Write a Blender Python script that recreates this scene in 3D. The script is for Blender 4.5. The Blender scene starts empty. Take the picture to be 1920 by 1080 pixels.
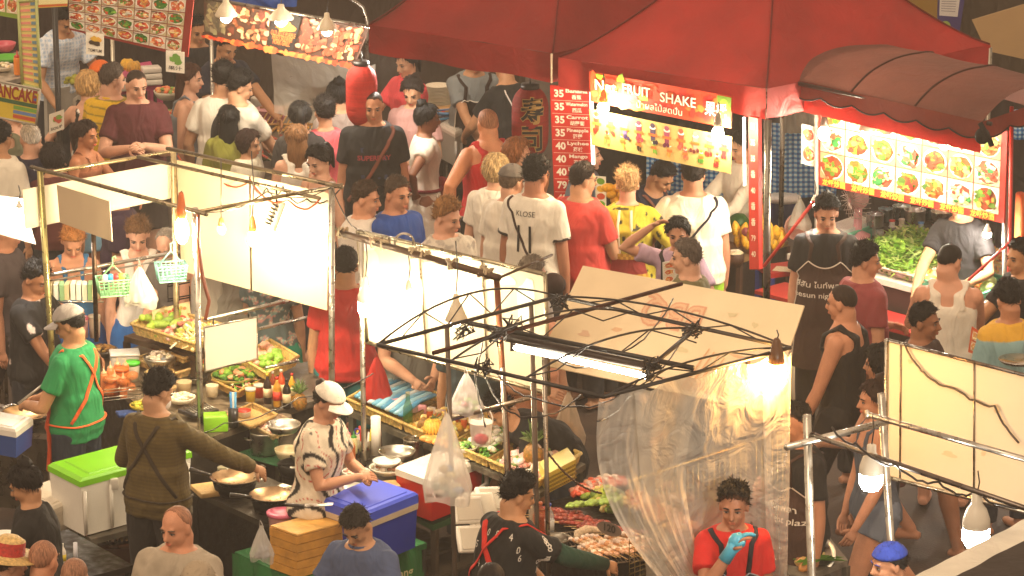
import bpy, math, random
import numpy as np
from mathutils import Vector, Matrix, noise
random.seed(7)
PI = math.pi
sc = bpy.context.scene
# ---------------------------------------------------------------- camera
FPX, PITCH, CAMH = 8270.0, math.radians(16), 9.07
CP, SP = math.cos(PITCH), math.sin(PITCH)
cd = bpy.data.cameras.new('camera'); cam = bpy.data.objects.new('camera', cd); sc.collection.objects.link(cam)
cam.location = (0, 0, CAMH); cam.rotation_euler = (PI/2 - PITCH, 0, 0)
cd.sensor_width = 36; cd.lens = 36*FPX/1920; cd.clip_end = 400; cd.clip_start = 1
sc.camera = cam
# ---------------------------------------------------------------- world, moon-weak sun, exposure
w = bpy.data.worlds.new('World'); sc.world = w; w.use_nodes = True
bg = w.node_tree.nodes['Background']; bg.inputs[0].default_value = (1.0, 0.70, 0.47, 1); bg.inputs[1].default_value = 0.66
sl = bpy.data.lights.new('sun', 'SUN'); sl.energy = 1.0; sl.angle = math.radians(25); sl.color = (1, .78, .55)
so = bpy.data.objects.new('sun', sl); sc.collection.objects.link(so); so.rotation_euler = (math.radians(38), math.radians(-22), 0)
sc.view_settings.view_transform = 'Standard'; sc.view_settings.look = 'None'; sc.view_settings.exposure = 0.52; sc.view_settings.gamma = 1
try: sc.cycles.use_denoising = True; sc.cycles.sample_clamp_indirect = 4; sc.cycles.max_bounces = 6; sc.cycles.transparent_max_bounces = 16; sc.cycles.diffuse_bounces = 3
except Exception: pass
# ---------------------------------------------------------------- pixel of the photo + real height -> point
def ray(px, py):
    a = (px-960)/FPX; b = -(py-540)/FPX
    return Vector((a, CP+b*SP, -SP+b*CP))
def P(px, py, h=0.0):
    d = ray(px, py); t = (CAMH-h)/-d.z
    return Vector((d.x*t, d.y*t, h))
def PY(px, py, Y):
    d = ray(px, py); t = Y/d.y
    return Vector((d.x*t, Y, CAMH+d.z*t))
def PL(px, py, A, B):          # ray meets the upright plane over the ground line A-B
    n = Vector((B[1]-A[1], A[0]-B[0])); d = ray(px, py)
    t = (n.x*A[0]+n.y*A[1])/(n.x*d.x+n.y*d.y)
    return Vector((d.x*t, d.y*t, CAMH+d.z*t))
def S_at(Y, z=1.0): return FPX/(Y*CP-(z-CAMH)*SP)
def C(s):
    s = s.lstrip('#'); s = s if len(s) == 6 else ''.join(c*2 for c in s); r = [int(s[i:i+2], 16)/255 for i in (0, 2, 4)]
    return tuple((x/12.92 if x <= .04045 else ((x+.055)/1.055)**2.4) for x in r)
def cc(c): return C(c) if isinstance(c, str) else c
# ---------------------------------------------------------------- materials
MATS = {}
def mat(kind):
    if kind in MATS: return MATS[kind]
    m = bpy.data.materials.new(kind); m.use_nodes = True; nt = m.node_tree; N = nt.nodes; L = nt.links
    b = N['Principled BSDF']; out = N['Material Output']
    at = N.new('ShaderNodeAttribute'); at.attribute_name = 'Col'
    tc = N.new('ShaderNodeTexCoord')
    rough, metal, nscale, namt, bump, bscale = {'paint': (.45, 0, 9, .12, .05, 60), 'cloth': (.85, 0, 12, .10, .25, 240), 'plastic': (.32, 0, 7, .07, .03, 50), 'metal': (.28, 1, 14, .25, .06, 40),
        'wokmetal': (.38, .55, 14, .35, .2, 40), 'dullmetal': (.5, .75, 18, .4, .2, 50), 'paper': (.6, 0, 8, .05, .03, 40), 'food': (.42, 0, 60, .35, .5, 120), 'leaf': (.5, 0, 40, .35, .3, 90), 'skin': (.55, 0, 20, .10, .12, 160),
        'hair': (.55, 0, 60, .35, .35, 170), 'wicker': (.6, 0, 60, .4, .8, 90), 'vinyl': (.5, 0, 1.6, .06, .22, 2.5), 'tent': (.75, 0, 2.2, .30, .5, 6), 'asphalt': (.75, 0, 4, .45, .6, 60), 'wood': (.6, 0, 10, .3, .3, 60), 'board': (.55, 0, 5, .06, .04, 30)}.get(kind, (.5, 0, 8, .1, .05, 50))
    nz = N.new('ShaderNodeTexNoise'); nz.inputs['Scale'].default_value = nscale; nz.inputs['Detail'].default_value = 4
    L.new(tc.outputs['Object'], nz.inputs['Vector'])
    mr = N.new('ShaderNodeMapRange'); mr.inputs[1].default_value = .25; mr.inputs[2].default_value = .75; mr.inputs[3].default_value = 1-namt; mr.inputs[4].default_value = 1+namt
    L.new(nz.outputs[0], mr.inputs[0])
    mx = N.new('ShaderNodeVectorMath'); mx.operation = 'SCALE'; L.new(at.outputs['Color'], mx.inputs[0]); L.new(mr.outputs[0], mx.inputs['Scale'])
    L.new(mx.outputs[0], b.inputs['Base Color'])
    b.inputs['Roughness'].default_value = rough; b.inputs['Metallic'].default_value = metal
    n2 = N.new('ShaderNodeTexNoise'); n2.inputs['Scale'].default_value = bscale; n2.inputs['Detail'].default_value = 3
    if kind in ('hair',):
        mp = N.new('ShaderNodeMapping'); mp.inputs['Scale'].default_value = (1, 1, .12); L.new(tc.outputs['Object'], mp.inputs[0]); L.new(mp.outputs[0], n2.inputs['Vector']); L.new(mp.outputs[0], nz.inputs['Vector'])
        n2.inputs['Scale'].default_value = 260; nz.inputs['Scale'].default_value = 120
    else: L.new(tc.outputs['Object'], n2.inputs['Vector'])
    bp = N.new('ShaderNodeBump'); bp.inputs['Strength'].default_value = bump; bp.inputs['Distance'].default_value = .01
    L.new(n2.outputs[0], bp.inputs['Height']); L.new(bp.outputs[0], b.inputs['Normal'])
    if kind == 'cloth':       # soft folds on top of the weave
        n3 = N.new('ShaderNodeTexNoise'); n3.inputs['Scale'].default_value = 7; n3.inputs['Detail'].default_value = 2; n3.inputs['Distortion'].default_value = 1.2
        m3 = N.new('ShaderNodeMapping'); m3.inputs['Scale'].default_value = (1, 1, .45); L.new(tc.outputs['Object'], m3.inputs[0]); L.new(m3.outputs[0], n3.inputs['Vector'])
        b3 = N.new('ShaderNodeBump'); b3.inputs['Strength'].default_value = .8; b3.inputs['Distance'].default_value = .040; L.new(n3.outputs[0], b3.inputs['Height']); L.new(b3.outputs[0], bp.inputs['Normal'])
    if kind in ('tent', 'vinyl'): bp.inputs['Distance'].default_value = .05; nz.inputs['Detail'].default_value = 8; n2.inputs['Distortion'].default_value = (1.0 if kind == 'tent' else 0)
    if kind == 'hair': b.inputs['Specular IOR Level'].default_value = .22
    if kind == 'skin':
        b.inputs['Subsurface Weight'].default_value = .0; b.inputs['Specular IOR Level'].default_value = .4
    if kind in ('metal', 'dullmetal'):
        r2 = N.new('ShaderNodeMapRange'); r2.inputs[1].default_value = .3; r2.inputs[2].default_value = .7; r2.inputs[3].default_value = rough*.6; r2.inputs[4].default_value = rough*1.7
        L.new(nz.outputs[0], r2.inputs[0]); L.new(r2.outputs[0], b.inputs['Roughness'])
    if kind in ('leaf', 'tent', 'sheer'):
        tr = N.new('ShaderNodeBsdfTranslucent'); L.new(mx.outputs[0], tr.inputs[0]); ms = N.new('ShaderNodeMixShader'); ms.inputs[0].default_value = {'leaf': .3, 'tent': .22, 'sheer': .45}[kind]
        L.new(b.outputs[0], ms.inputs[1]); L.new(tr.outputs[0], ms.inputs[2]); L.new(ms.outputs[0], out.inputs[0])
    if kind == 'film':        # thin clear plastic sheet
        b.inputs['Roughness'].default_value = .2; b.inputs['Specular IOR Level'].default_value = 1.0
        tp = N.new('ShaderNodeBsdfTransparent'); tp.inputs[0].default_value = (.93, .9, .85, 1)
        lw = N.new('ShaderNodeLayerWeight'); lw.inputs[0].default_value = .35
        m2 = N.new('ShaderNodeMapRange'); m2.inputs[3].default_value = .30; m2.inputs[4].default_value = .85; L.new(lw.outputs['Facing'], m2.inputs[0])
        ms = N.new('ShaderNodeMixShader'); L.new(m2.outputs[0], ms.inputs[0]); L.new(tp.outputs[0], ms.inputs[1]); L.new(b.outputs[0], ms.inputs[2]); L.new(ms.outputs[0], out.inputs[0])
        bp.inputs['Strength'].default_value = 1; bp.inputs['Distance'].default_value = .035; n2.inputs['Scale'].default_value = 5; n2.inputs['Distortion'].default_value = 1.5
    if kind == 'bagfilm':     # milky carrier bag
        b.inputs['Roughness'].default_value = .3
        tp = N.new('ShaderNodeBsdfTransparent'); ms = N.new('ShaderNodeMixShader'); ms.inputs[0].default_value = .55
        L.new(tp.outputs[0], ms.inputs[1]); L.new(b.outputs[0], ms.inputs[2]); L.new(ms.outputs[0], out.inputs[0])
    if kind == 'clearplastic':
        b.inputs['Roughness'].default_value = .1
        tp = N.new('ShaderNodeBsdfTransparent'); ms = N.new('ShaderNodeMixShader'); ms.inputs[0].default_value = .45
        L.new(tp.outputs[0], ms.inputs[1]); L.new(b.outputs[0], ms.inputs[2]); L.new(ms.outputs[0], out.inputs[0])
    MATS[kind] = m; return m
def glow(name, col, strength):
    k = name+str(strength)+str(col)
    if k in MATS: return MATS[k]
    m = bpy.data.materials.new(name); m.use_nodes = True; b = m.node_tree.nodes['Principled BSDF']
    b.inputs['Base Color'].default_value = (.8, .8, .8, 1); b.inputs['Emission Color'].default_value = (*col, 1); b.inputs['Emission Strength'].default_value = strength
    MATS[k] = m; return m
# ---------------------------------------------------------------- mesh builder
def ring_frame(d):
    d = Vector(d).normalized(); a = Vector((0, 0, 1)) if abs(d.z) < .9 else Vector((1, 0, 0))
    u = d.cross(a).normalized(); return u, d.cross(u).normalized()
class MB:
    def __init__(s): s.V = []; s.F = []; s.C = []; s.S = []
    def add(s, vs, fs, col, smooth=False):
        o = len(s.V); s.V.extend([tuple(v) for v in vs]); col = cc(col)
        for f in fs: s.F.append(tuple(i+o for i in f)); s.C.append(col); s.S.append(smooth)
        return s
    def quad(s, a, b, c, d, col): return s.add([a, b, c, d], [(0, 1, 2, 3)], col)
    def box(s, c, size, col, rz=0, M=None, bev=0):
        x, y, z = [v/2 for v in size]; R = (M if M is not None else Matrix.Rotation(rz, 3, 'Z')); c = Vector(c)
        if bev <= 0:
            vs = [c+R@Vector(p) for p in ((-x, -y, -z), (x, -y, -z), (x, y, -z), (-x, y, -z), (-x, -y, z), (x, -y, z), (x, y, z), (-x, y, z))]
            return s.add(vs, [(3, 2, 1, 0), (4, 5, 6, 7), (0, 1, 5, 4), (1, 2, 6, 5), (2, 3, 7, 6), (3, 0, 4, 7)], col)
        b = min(bev, x*.9, y*.9, z*.9); vs = []; n = 4
        prof = [(-z, b), (-z+b*.3, b*.3), (-z+b, 0), (z-b, 0), (z-b*.3, b*.3), (z, b)]
        for (zz, ins) in prof:
            for (sx, sy) in ((1, 1), (-1, 1), (-1, -1), (1, -1)):
                a0 = {(1, 1): 0, (-1, 1): 90, (-1, -1): 180, (1, -1): 270}[(sx, sy)]
                for k in range(3):
                    an = math.radians(a0+45*k); vs.append(c+R@Vector((sx*(x-b)+(b-ins)*math.cos(an), sy*(y-b)+(b-ins)*math.sin(an), zz)))
        m = 12; fs = [tuple(range(m-1, -1, -1)), tuple(range(5*m, 6*m))]
        for r in range(5):
            for k in range(m): fs.append((r*m+k, r*m+(k+1) % m, (r+1)*m+(k+1) % m, (r+1)*m+k))
        return s.add(vs, fs, col, True)
    def tube(s, pts, r, col, n=8, flat=1.0, up=None, caps=True, smooth=True):
        pts = [Vector(p) for p in pts]; m = len(pts); rs = r if isinstance(r, (list, tuple)) else [r]*m
        vs = []; pu = None
        for i, p in enumerate(pts):
            d = (pts[min(i+1, m-1)]-pts[max(i-1, 0)])
            if d.length < 1e-9: d = Vector((0, 0, 1))
            d.normalize()
            if pu is None: u, v = ring_frame(d) if up is None else ((d.cross(Vector(up))).normalized(), None)
            else: u = pu-d*pu.dot(d); u = u.normalized() if u.length > 1e-6 else ring_frame(d)[0]
            v = d.cross(u).normalized(); pu = u
            for k in range(n):
                a = 2*PI*k/n; vs.append(p+u*(math.cos(a)*rs[i])+v*(math.sin(a)*rs[i]*flat))
        fs = []
        for i in range(m-1):
            for k in range(n): fs.append((i*n+k, i*n+(k+1) % n, (i+1)*n+(k+1) % n, (i+1)*n+k))
        if caps: fs += [tuple(range(n-1, -1, -1)), tuple(range((m-1)*n, m*n))]
        return s.add(vs, fs, col, smooth)
    def lathe(s, prof, c=(0, 0, 0), col='#ffffff', n=20, M=None, wob=0, open_=False):
        c = Vector(c); R = M if M is not None else Matrix.Identity(3); m = len(prof); vs = []
        for (r, z) in prof:
            for k in range(n):
                a = 2*PI*k/n; rr = r*(1+wob*math.sin(3*a+z*9)); vs.append(c+R@Vector((rr*math.cos(a), rr*math.sin(a), z)))
        cols = col if isinstance(col, list) else [col]*(m-1)
        o = len(s.V); s.V.extend([tuple(v) for v in vs])
        for i in range(m-1):
            for k in range(n): s.F.append((o+i*n+k, o+i*n+(k+1) % n, o+(i+1)*n+(k+1) % n, o+(i+1)*n+k)); s.C.append(cc(cols[i])); s.S.append(True)
        for i, rev in ((0, True), (m-1, False)):
            if prof[i][0] > 1e-5 and not (open_ and i):
                f = tuple(o+i*n+k for k in range(n)); s.F.append(f[::-1] if rev else f); s.C.append(cc(cols[min(i, m-2)])); s.S.append(False)
        return s
    def ell(s, c, r, col, M=None, n=12, m=8, wob=0, seed=0):
        c = Vector(c); r = (r, r, r) if isinstance(r, (int, float)) else r; R = M if M is not None else Matrix.Identity(3)
        vs = [c+R@Vector((0, 0, -r[2]))]
        for i in range(1, m):
            t = PI*i/m-PI/2
            for k in range(n):
                a = 2*PI*k/n; d = Vector((math.cos(t)*math.cos(a), math.cos(t)*math.sin(a), math.sin(t)))
                q = 1+(wob*noise.noise(d*2.2+Vector((seed, 0, 0))) if wob else 0)
                vs.append(c+R@Vector((d.x*r[0]*q, d.y*r[1]*q, d.z*r[2]*q)))
        vs.append(c+R@Vector((0, 0, r[2]))); L = len(vs)-1; fs = []
        for k in range(n): fs.append((0, 1+(k+1) % n, 1+k)); fs.append((L, L-n+k, L-n+(k+1) % n))
        for i in range(m-2):
            for k in range(n): fs.append((1+i*n+k, 1+i*n+(k+1) % n, 1+(i+1)*n+(k+1) % n, 1+(i+1)*n+k))
        return s.add(vs, fs, col, True)
    def prism(s, pts, h, col, M=None, off=(0, 0, 0)):      # flat outline in xy, extruded by h along z, M places it
        M = M if M is not None else Matrix.Identity(3); off = Vector(off); n = len(pts)
        vs = [off+M@Vector((x, y, 0)) for x, y in pts]+[off+M@Vector((x, y, h)) for x, y in pts]
        return s.add(vs, [tuple(range(n-1, -1, -1)), tuple(range(n, 2*n))]+[(i, (i+1) % n, n+(i+1) % n, n+i) for i in range(n)], col)
    def grid(s, f, nu, nv, col, smooth=True, thick=0):
        vs = [f(i/nu, j/nv) for j in range(nv+1) for i in range(nu+1)]; o = len(s.V); s.V.extend([tuple(v) for v in vs])
        for j in range(nv):
            for i in range(nu):
                a = o+j*(nu+1)+i; c = col(i/nu, j/nv) if callable(col) else col
                s.F.append((a, a+1, a+nu+2, a+nu+1)); s.C.append(cc(c)); s.S.append(smooth)
        return s
    def merge(s, o, M=None):
        k = len(s.V); s.V.extend([tuple(M@Vector(v)) for v in o.V] if M is not None else o.V); s.F.extend([tuple(i+k for i in f) for f in o.F]); s.C.extend(o.C); s.S.extend(o.S); return s
    def mesh(s, name, m):
        me = bpy.data.meshes.new(name); me.from_pydata(s.V, [], s.F)
        a = me.color_attributes.new('Col', 'FLOAT_COLOR', 'CORNER'); n = np.array([len(f) for f in s.F]); col = np.ones((len(s.F), 4), np.float32); col[:, :3] = np.array(s.C)
        a.data.foreach_set('color', np.repeat(col, n, axis=0).ravel()); me.polygons.foreach_set('use_smooth', np.array(s.S)); me.materials.append(m if not isinstance(m, str) else mat(m)); me.update(); return me
    def build(s, name, m, parent=None, world=False):
        if not s.F: return None
        if world and parent is not None:
            l = parent.location; R = Matrix.Rotation(-parent.rotation_euler.z, 3, 'Z'); s.V = [tuple(R@(Vector(v)-l)) for v in s.V]
        return link(bpy.data.objects.new(name, s.mesh(name, m)), parent)
def link(o, parent=None):
    sc.collection.objects.link(o)
    if parent is not None: o.parent = parent
    return o
def thing(name, label, cat, loc=(0, 0, 0), rz=0, group=None):
    o = bpy.data.objects.new(name, None); sc.collection.objects.link(o); o.location = loc; o.rotation_euler = (0, 0, rz); o.empty_display_size = .1
    o['label'] = label; o['category'] = cat
    if group: o['group'] = group
    return o
def tag(o, label, cat, group=None, kind=None):
    if label: o['label'] = label; o['category'] = cat
    if group: o['group'] = group
    if kind: o['kind'] = kind
    return o
def dup(root, loc, rz=0, label=None, scale=None, rot=None):
    r = root.copy(); sc.collection.objects.link(r); r.location = loc; r.rotation_euler = rot if rot else (0, 0, rz)
    if scale: r.scale = (scale,)*3 if isinstance(scale, (int, float)) else scale
    if label: r['label'] = label
    for ch in list(root.children):
        c = ch.copy(); sc.collection.objects.link(c); c.parent = r
        for g in list(ch.children):
            d = g.copy(); sc.collection.objects.link(d); d.parent = c
    return r
def single(mb, name, m, label, cat, loc=(0, 0, 0), rz=0, group=None):
    o = mb.build(name, m); o.location = loc; o.rotation_euler = (0, 0, rz); return tag(o, label, cat, group)
def jit(c, a=.12):
    c = cc(c); k = 1+random.uniform(-a, a); return tuple(max(0, min(1, x*k*(1+random.uniform(-a, a)*.4))) for x in c)
# ---------------------------------------------------------------- lettering
TXT = {}
def text_mesh(body, bold=0.0):
    k = (body, bold)
    if k not in TXT:
        cu = bpy.data.curves.new('lettering', 'FONT'); cu.body = body; cu.size = 1; cu.align_x = 'CENTER'; cu.align_y = 'CENTER'; cu.offset = bold; cu.resolution_u = 3
        ob = bpy.data.objects.new('lettering', cu); sc.collection.objects.link(ob); dg = bpy.context.evaluated_depsgraph_get()
        me = bpy.data.meshes.new_from_object(ob.evaluated_get(dg)); TXT[k] = ([tuple(v.co) for v in me.vertices], [tuple(p.vertices) for p in me.polygons])
        bpy.data.objects.remove(ob); bpy.data.curves.remove(cu); bpy.data.meshes.remove(me)
    return TXT[k]
class Sheet:
    """a flat four-cornered board: TL TR BR BL; off lifts towards the viewer"""
    def __init__(s, tl, tr, br, bl):
        s.c = [Vector(v) for v in (tl, tr, br, bl)]; s.n = (s.c[1]-s.c[0]).cross(s.c[3]-s.c[0]).normalized()
        if s.n.y > 0: s.n = -s.n
        s.w = ((s.c[1]-s.c[0]).length+(s.c[2]-s.c[3]).length)/2; s.h = ((s.c[3]-s.c[0]).length+(s.c[2]-s.c[1]).length)/2
    def pt(s, u, v, off=0):
        a = s.c[0].lerp(s.c[1], u); b = s.c[3].lerp(s.c[2], u); return a.lerp(b, v)+s.n*off
    def rect(s, mb, u0, v0, u1, v1, col, off=.002): return mb.quad(s.pt(u0, v1, off), s.pt(u1, v1, off), s.pt(u1, v0, off), s.pt(u0, v0, off), col)
    def disc(s, mb, u, v, ru, rv, col, off=.003, n=14, wob=0):
        vs = []
        for k in range(n):
            a = 2*PI*k/n; q = 1+random.uniform(-wob, wob); vs.append(s.pt(u+ru*q*math.cos(a), v-rv*q*math.sin(a), off))
        return mb.add(vs, [tuple(range(n))], col)
    def text(s, mb, body, u, v, hgt, col, off=.004, wid=None, bold=.01, slant=0):
        vs, fs = text_mesh(body, bold)
        if not vs: return
        k = hgt/s.h; x0 = min(a[0] for a in vs); x1 = max(a[0] for a in vs); sx = hgt if wid is None else wid/(x1-x0)
        mb.add([s.pt(u+a[0]*sx/s.w, v-a[1]*k+slant*a[0]*sx/s.w, off) for a in vs], fs, col)
    def slab(s, mb, col, th=.006):
        n = 6; f = [s.pt(i/n, j/n) for j in range(n+1) for i in range(n+1)]; b = [p-s.n*th for p in f]; m = (n+1)**2; fs = []
        for j in range(n):
            for i in range(n): a = j*(n+1)+i; fs += [(a+n+1, a+n+2, a+1, a), (m+a, m+a+1, m+a+n+2, m+a+n+1)]
        for i in range(n):
            for a, c in ((i, i+1), (n*(n+1)+i+1, n*(n+1)+i), ((i+1)*(n+1), i*(n+1)), (i*(n+1)+n, (i+1)*(n+1)+n)): fs.append((a, c, m+c, m+a))
        return mb.add(f+b, fs, col)
    def dish(s, mb, u0, v0, u1, v1, pal, bgc='#d9c9a8', plate='#efe9dc', off=.003, n=16):
        s.rect(mb, u0, v0, u1, v1, bgc, off); um, vm = (u0+u1)/2, (v0+v1)/2; ru, rv = (u1-u0)*.48, (v1-v0)*.47
        s.disc(mb, um, vm, ru, rv, plate, off+.001); s.disc(mb, um, vm, ru*.86, rv*.86, jit(pal[0], .15), off+.0013, 12, .12)
        for i in range(n):
            a = random.uniform(0, 2*PI); q = random.random()**.6*.75
            s.disc(mb, um+ru*q*math.cos(a), vm+rv*q*math.sin(a), ru*random.uniform(.12, .34), rv*random.uniform(.12, .3), jit(random.choice(pal), .32), off+.0015+.0004*i, 6, .4)
# ================================================================ people
SECT = [(-.30, .090, .064), (-.12, .096, .066), (0, .092, .066), (.25, .080, .060), (.5, .084, .062), (.72, .091, .065), (.84, .090, .058), (.91, .078, .050), (.96, .056, .041), (1.0, .040, .037)]
SECTF = [(-.30, .096, .066), (-.12, .104, .070), (0, .097, .066), (.25, .070, .053), (.5, .075, .058), (.68, .080, .068), (.82, .081, .054), (.90, .069, .046), (.95, .049, .037), (1.0, .036, .034)]
def interp(tab, t):
    if t <= tab[0][0]: return tab[0][1:]
    for a, b in zip(tab, tab[1:]):
        if t <= b[0]:
            k = (t-a[0])/(b[0]-a[0]); k = k*k*(3-2*k)*.5+k*.5; return tuple(x+(y-x)*k for x, y in zip(a[1:], b[1:]))
    return tab[-1][1:]
class Torso:
    def __init__(s, h, lean=0, fem=False, fat=1.0, side=0):
        s.h = h; s.lean = math.radians(lean); s.side = math.radians(side); s.tab = SECTF if fem else SECT; s.fat = fat; s.len = .305*h; s.hip = Vector((0, 0, .53*h)); s.fem = fem
        s.pts = []; p = s.hip.copy(); n = 40; s.n = n
        for i in range(n+9):
            s.pts.append(p.copy()); u, f, x = s.frame(i/n); p = p+u*(s.len/n)
    def frame(s, t):
        k = max(0, min(1, t*1.8+.12)); a = s.lean*k if t >= 0 else 0; b = s.side*k if t >= 0 else 0
        R = Matrix.Rotation(a, 3, 'X') @ Matrix.Rotation(b, 3, 'Y')
        return R@Vector((0, 0, 1)), R@Vector((0, -1, 0)), R@Vector((1, 0, 0))
    def c(s, t):
        if t < 0: return s.hip+Vector((0, 0, s.len*t))
        i = min(t*s.n, len(s.pts)-1.001); k = int(i); return s.pts[k].lerp(s.pts[k+1], i-k)
    def rad(s, t):
        rx, ry = interp(s.tab, t); k = s.fat if t < .8 else 1+(s.fat-1)*.45; belly = 1+(s.fat-1)*1.2 if t < .7 else 1+(s.fat-1)*.5
        return rx*s.h*k, ry*s.h*belly
    def surf(s, t, ang, off=0.0, sx=1.0):
        u, f, x = s.frame(t); rx, ry = s.rad(t); a = math.radians(ang)
        e = 1.0; ca, sa = math.cos(a), math.sin(a)
        sq = 1/((abs(ca)**2.5+abs(sa)**2.5)**(1/2.5))
        return s.c(t)+x*((rx*sx+off)*sa*sq)+f*((ry+off)*ca*sq)
def loft_t(mb, T, ts, off, n=24, sx=None, flare=None):
    m = len(ts); vs = []
    for i, t in enumerate(ts):
        o = off(t) if callable(off) else off
        for k in range(n): vs.append(T.surf(t, 360*k/n, o, (sx(t) if sx else 1)))
    fs = [tuple(range(n)), tuple(range(m*n-1, (m-1)*n-1, -1))]
    for i in range(m-1):
        for k in range(n): fs.append((i*n+k, (i+1)*n+k, (i+1)*n+(k+1) % n, i*n+(k+1) % n))
    mb.add(vs, fs, (1, 1, 1))
def cap_tube(mb, pts, rs, n=14):
    mb.tube(pts, rs, (1, 1, 1), n); mb.ell(pts[0], rs[0], (1, 1, 1), n=10, m=7); mb.ell(pts[-1], rs[-1], (1, 1, 1), n=10, m=7)
def remesh(mb, vox, it=2, fac=.5):
    me = bpy.data.meshes.new('tmp'); me.from_pydata(mb.V, [], mb.F); ob = bpy.data.objects.new('tmp', me); sc.collection.objects.link(ob)
    m = ob.modifiers.new('r', 'REMESH'); m.mode = 'VOXEL'; m.voxel_size = vox; m.use_smooth_shade = True
    if it: q = ob.modifiers.new('s', 'SMOOTH'); q.factor = fac; q.iterations = it
    dg = bpy.context.evaluated_depsgraph_get(); out = bpy.data.meshes.new_from_object(ob.evaluated_get(dg))
    bpy.data.objects.remove(ob); bpy.data.meshes.remove(me); return out
def coords(me):
    a = np.empty(len(me.vertices)*3, np.float32); me.vertices.foreach_get('co', a); return a.reshape(-1, 3)
def paint(me, col, fn=None):
    n = len(me.vertices); a = me.color_attributes.new('Col', 'FLOAT_COLOR', 'POINT'); arr = np.ones((n, 4), np.float32); arr[:, :3] = cc(col)
    if fn is not None: fn(coords(me), arr)
    a.data.foreach_set('color', arr.ravel())
def crumple(me, amp, seed, vert=.45):
    co = coords(me); nr = np.empty(len(me.vertices)*3, np.float32); me.vertices.foreach_get('normal', nr); nr = nr.reshape(-1, 3)
    d = np.empty(len(co), np.float32)
    for i, (x, y, z) in enumerate(co.tolist()):
        q = noise.noise((x*9+seed, y*9, z*9*vert)); r = noise.noise((x*19, y*19+seed, z*26*vert)); d[i] = max(-.12, (1-abs(q)*2.6)*.8+r*.45)
    co += nr*(d*amp)[:, None]; me.vertices.foreach_set('co', co.ravel()); me.update()
HEADC = Vector((0, .012, .025)); CR = (.074, .092, .085)
def head_parts(mb, X, k, fem=False, fat=1.0):
    def e(c, r): mb.ell(X@(Vector(c)*k), tuple(v*k for v in r), (1, 1, 1), M=X.to_3x3(), n=20, m=14)
    w = 1+(fat-1)*.5
    e((0, .012, .025), (.072, .090, .083)); e((0, -.026, -.032), (.058*w, .058, .074)); e((0, -.064, -.090), (.022*w, .018, .016)); e((0, -.012, -.062), (.052*w, .05, .035))
    for sx in (-1, 1):
        e((sx*.076, .012, -.008), (.008, .019, .031)); e((sx*.030, -.058, -.030), (.022, .022, .020)); e((sx*.024, -.074, .026), (.024, .010, .008))
    mb.tube([X@(Vector(p)*k) for p in ((0, -.078, .018), (0, -.091, -.006), (0, -.103, -.027), (0, -.090, -.034))], [.009*k, .011*k, .015*k, .010*k], (1, 1, 1), 10)
    e((0, -.083, -.056), (.022, .009, .012))
def face_bits(mb, X, k, skin, browc, fem, eyes='open'):
    R = X.to_3x3(); q = lambda p: X@(Vector(p)*k)
    lip = tuple(min(1, a*b) for a, b in zip(cc(skin), ((1.0, .62, .6) if not fem else (1.05, .42, .42))))
    mb.ell(q((0, -.0895, -.0545)), (.021*k, .005*k, .004*k), lip, M=R); mb.ell(q((0, -.0885, -.062)), (.017*k, .006*k, .0045*k), lip, M=R)
    for s in (-1, 1):
        mb.ell(q((s*.031, -.0745, .003)), (.0135*k, .006*k, .0048*k), (.34, .31, .28) if eyes == 'open' else tuple(c*.75 for c in cc(skin)), M=R)
        if eyes == 'open': mb.ell(q((s*.031, -.0795, .003)), (.0062*k, .003*k, .0052*k), (.012, .009, .007), M=R)
        mb.tube([q((s*.046, -.0700, .004)), q((s*.038, -.0795, .0095)), q((s*.030, -.0820, .0105)), q((s*.018, -.0790, .006))], .0022*k, (.03, .018, .012), 5)
        mb.tube([q((s*.050, -.0700, .022)), q((s*.038, -.0840, .030)), q((s*.016, -.0870, .025))], [.002*k, .0042*k, .0035*k], browc, 6)
        mb.ell(q((s*.008, -.100, -.0345)), (.004*k, .004*k, .0022*k), tuple(c*.35 for c in cc(skin)), M=R)
def hairline(az, style):
    a = abs(az)        # 0 front, 180 back
    base = [(0, 31), (35, 28), (58, 15), (75, -6), (88, -14), (100, -10), (112, -34), (140, -48), (180, -52)]
    if style in ('bob', 'long', 'pony', 'bun'): base = [(0, 33), (30, 29), (52, 8), (68, -14), (84, -24), (100, -30), (120, -52), (180, -62)]
    if style == 'bob': base = [(0, 34), (30, 30), (50, 4), (64, -40), (84, -66), (120, -74), (180, -76)]
    if style == 'fringe': base = [(0, 70), (50, 62), (70, 20), (80, 4), (96, -10), (112, -34), (140, -46), (180, -50)]
    if style == 'cap': base = [(0, 12), (90, 6), (180, 2)]
    if style == 'buzz': base = [(0, 33), (30, 36), (50, 26), (72, 0), (88, -10), (100, -6), (115, -32), (180, -46)]
    for p, q in zip(base, base[1:]):
        if a <= q[0]: return p[1]+(q[1]-p[1])*(a-p[0])/(q[0]-p[0])
    return base[-1][1]
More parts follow.
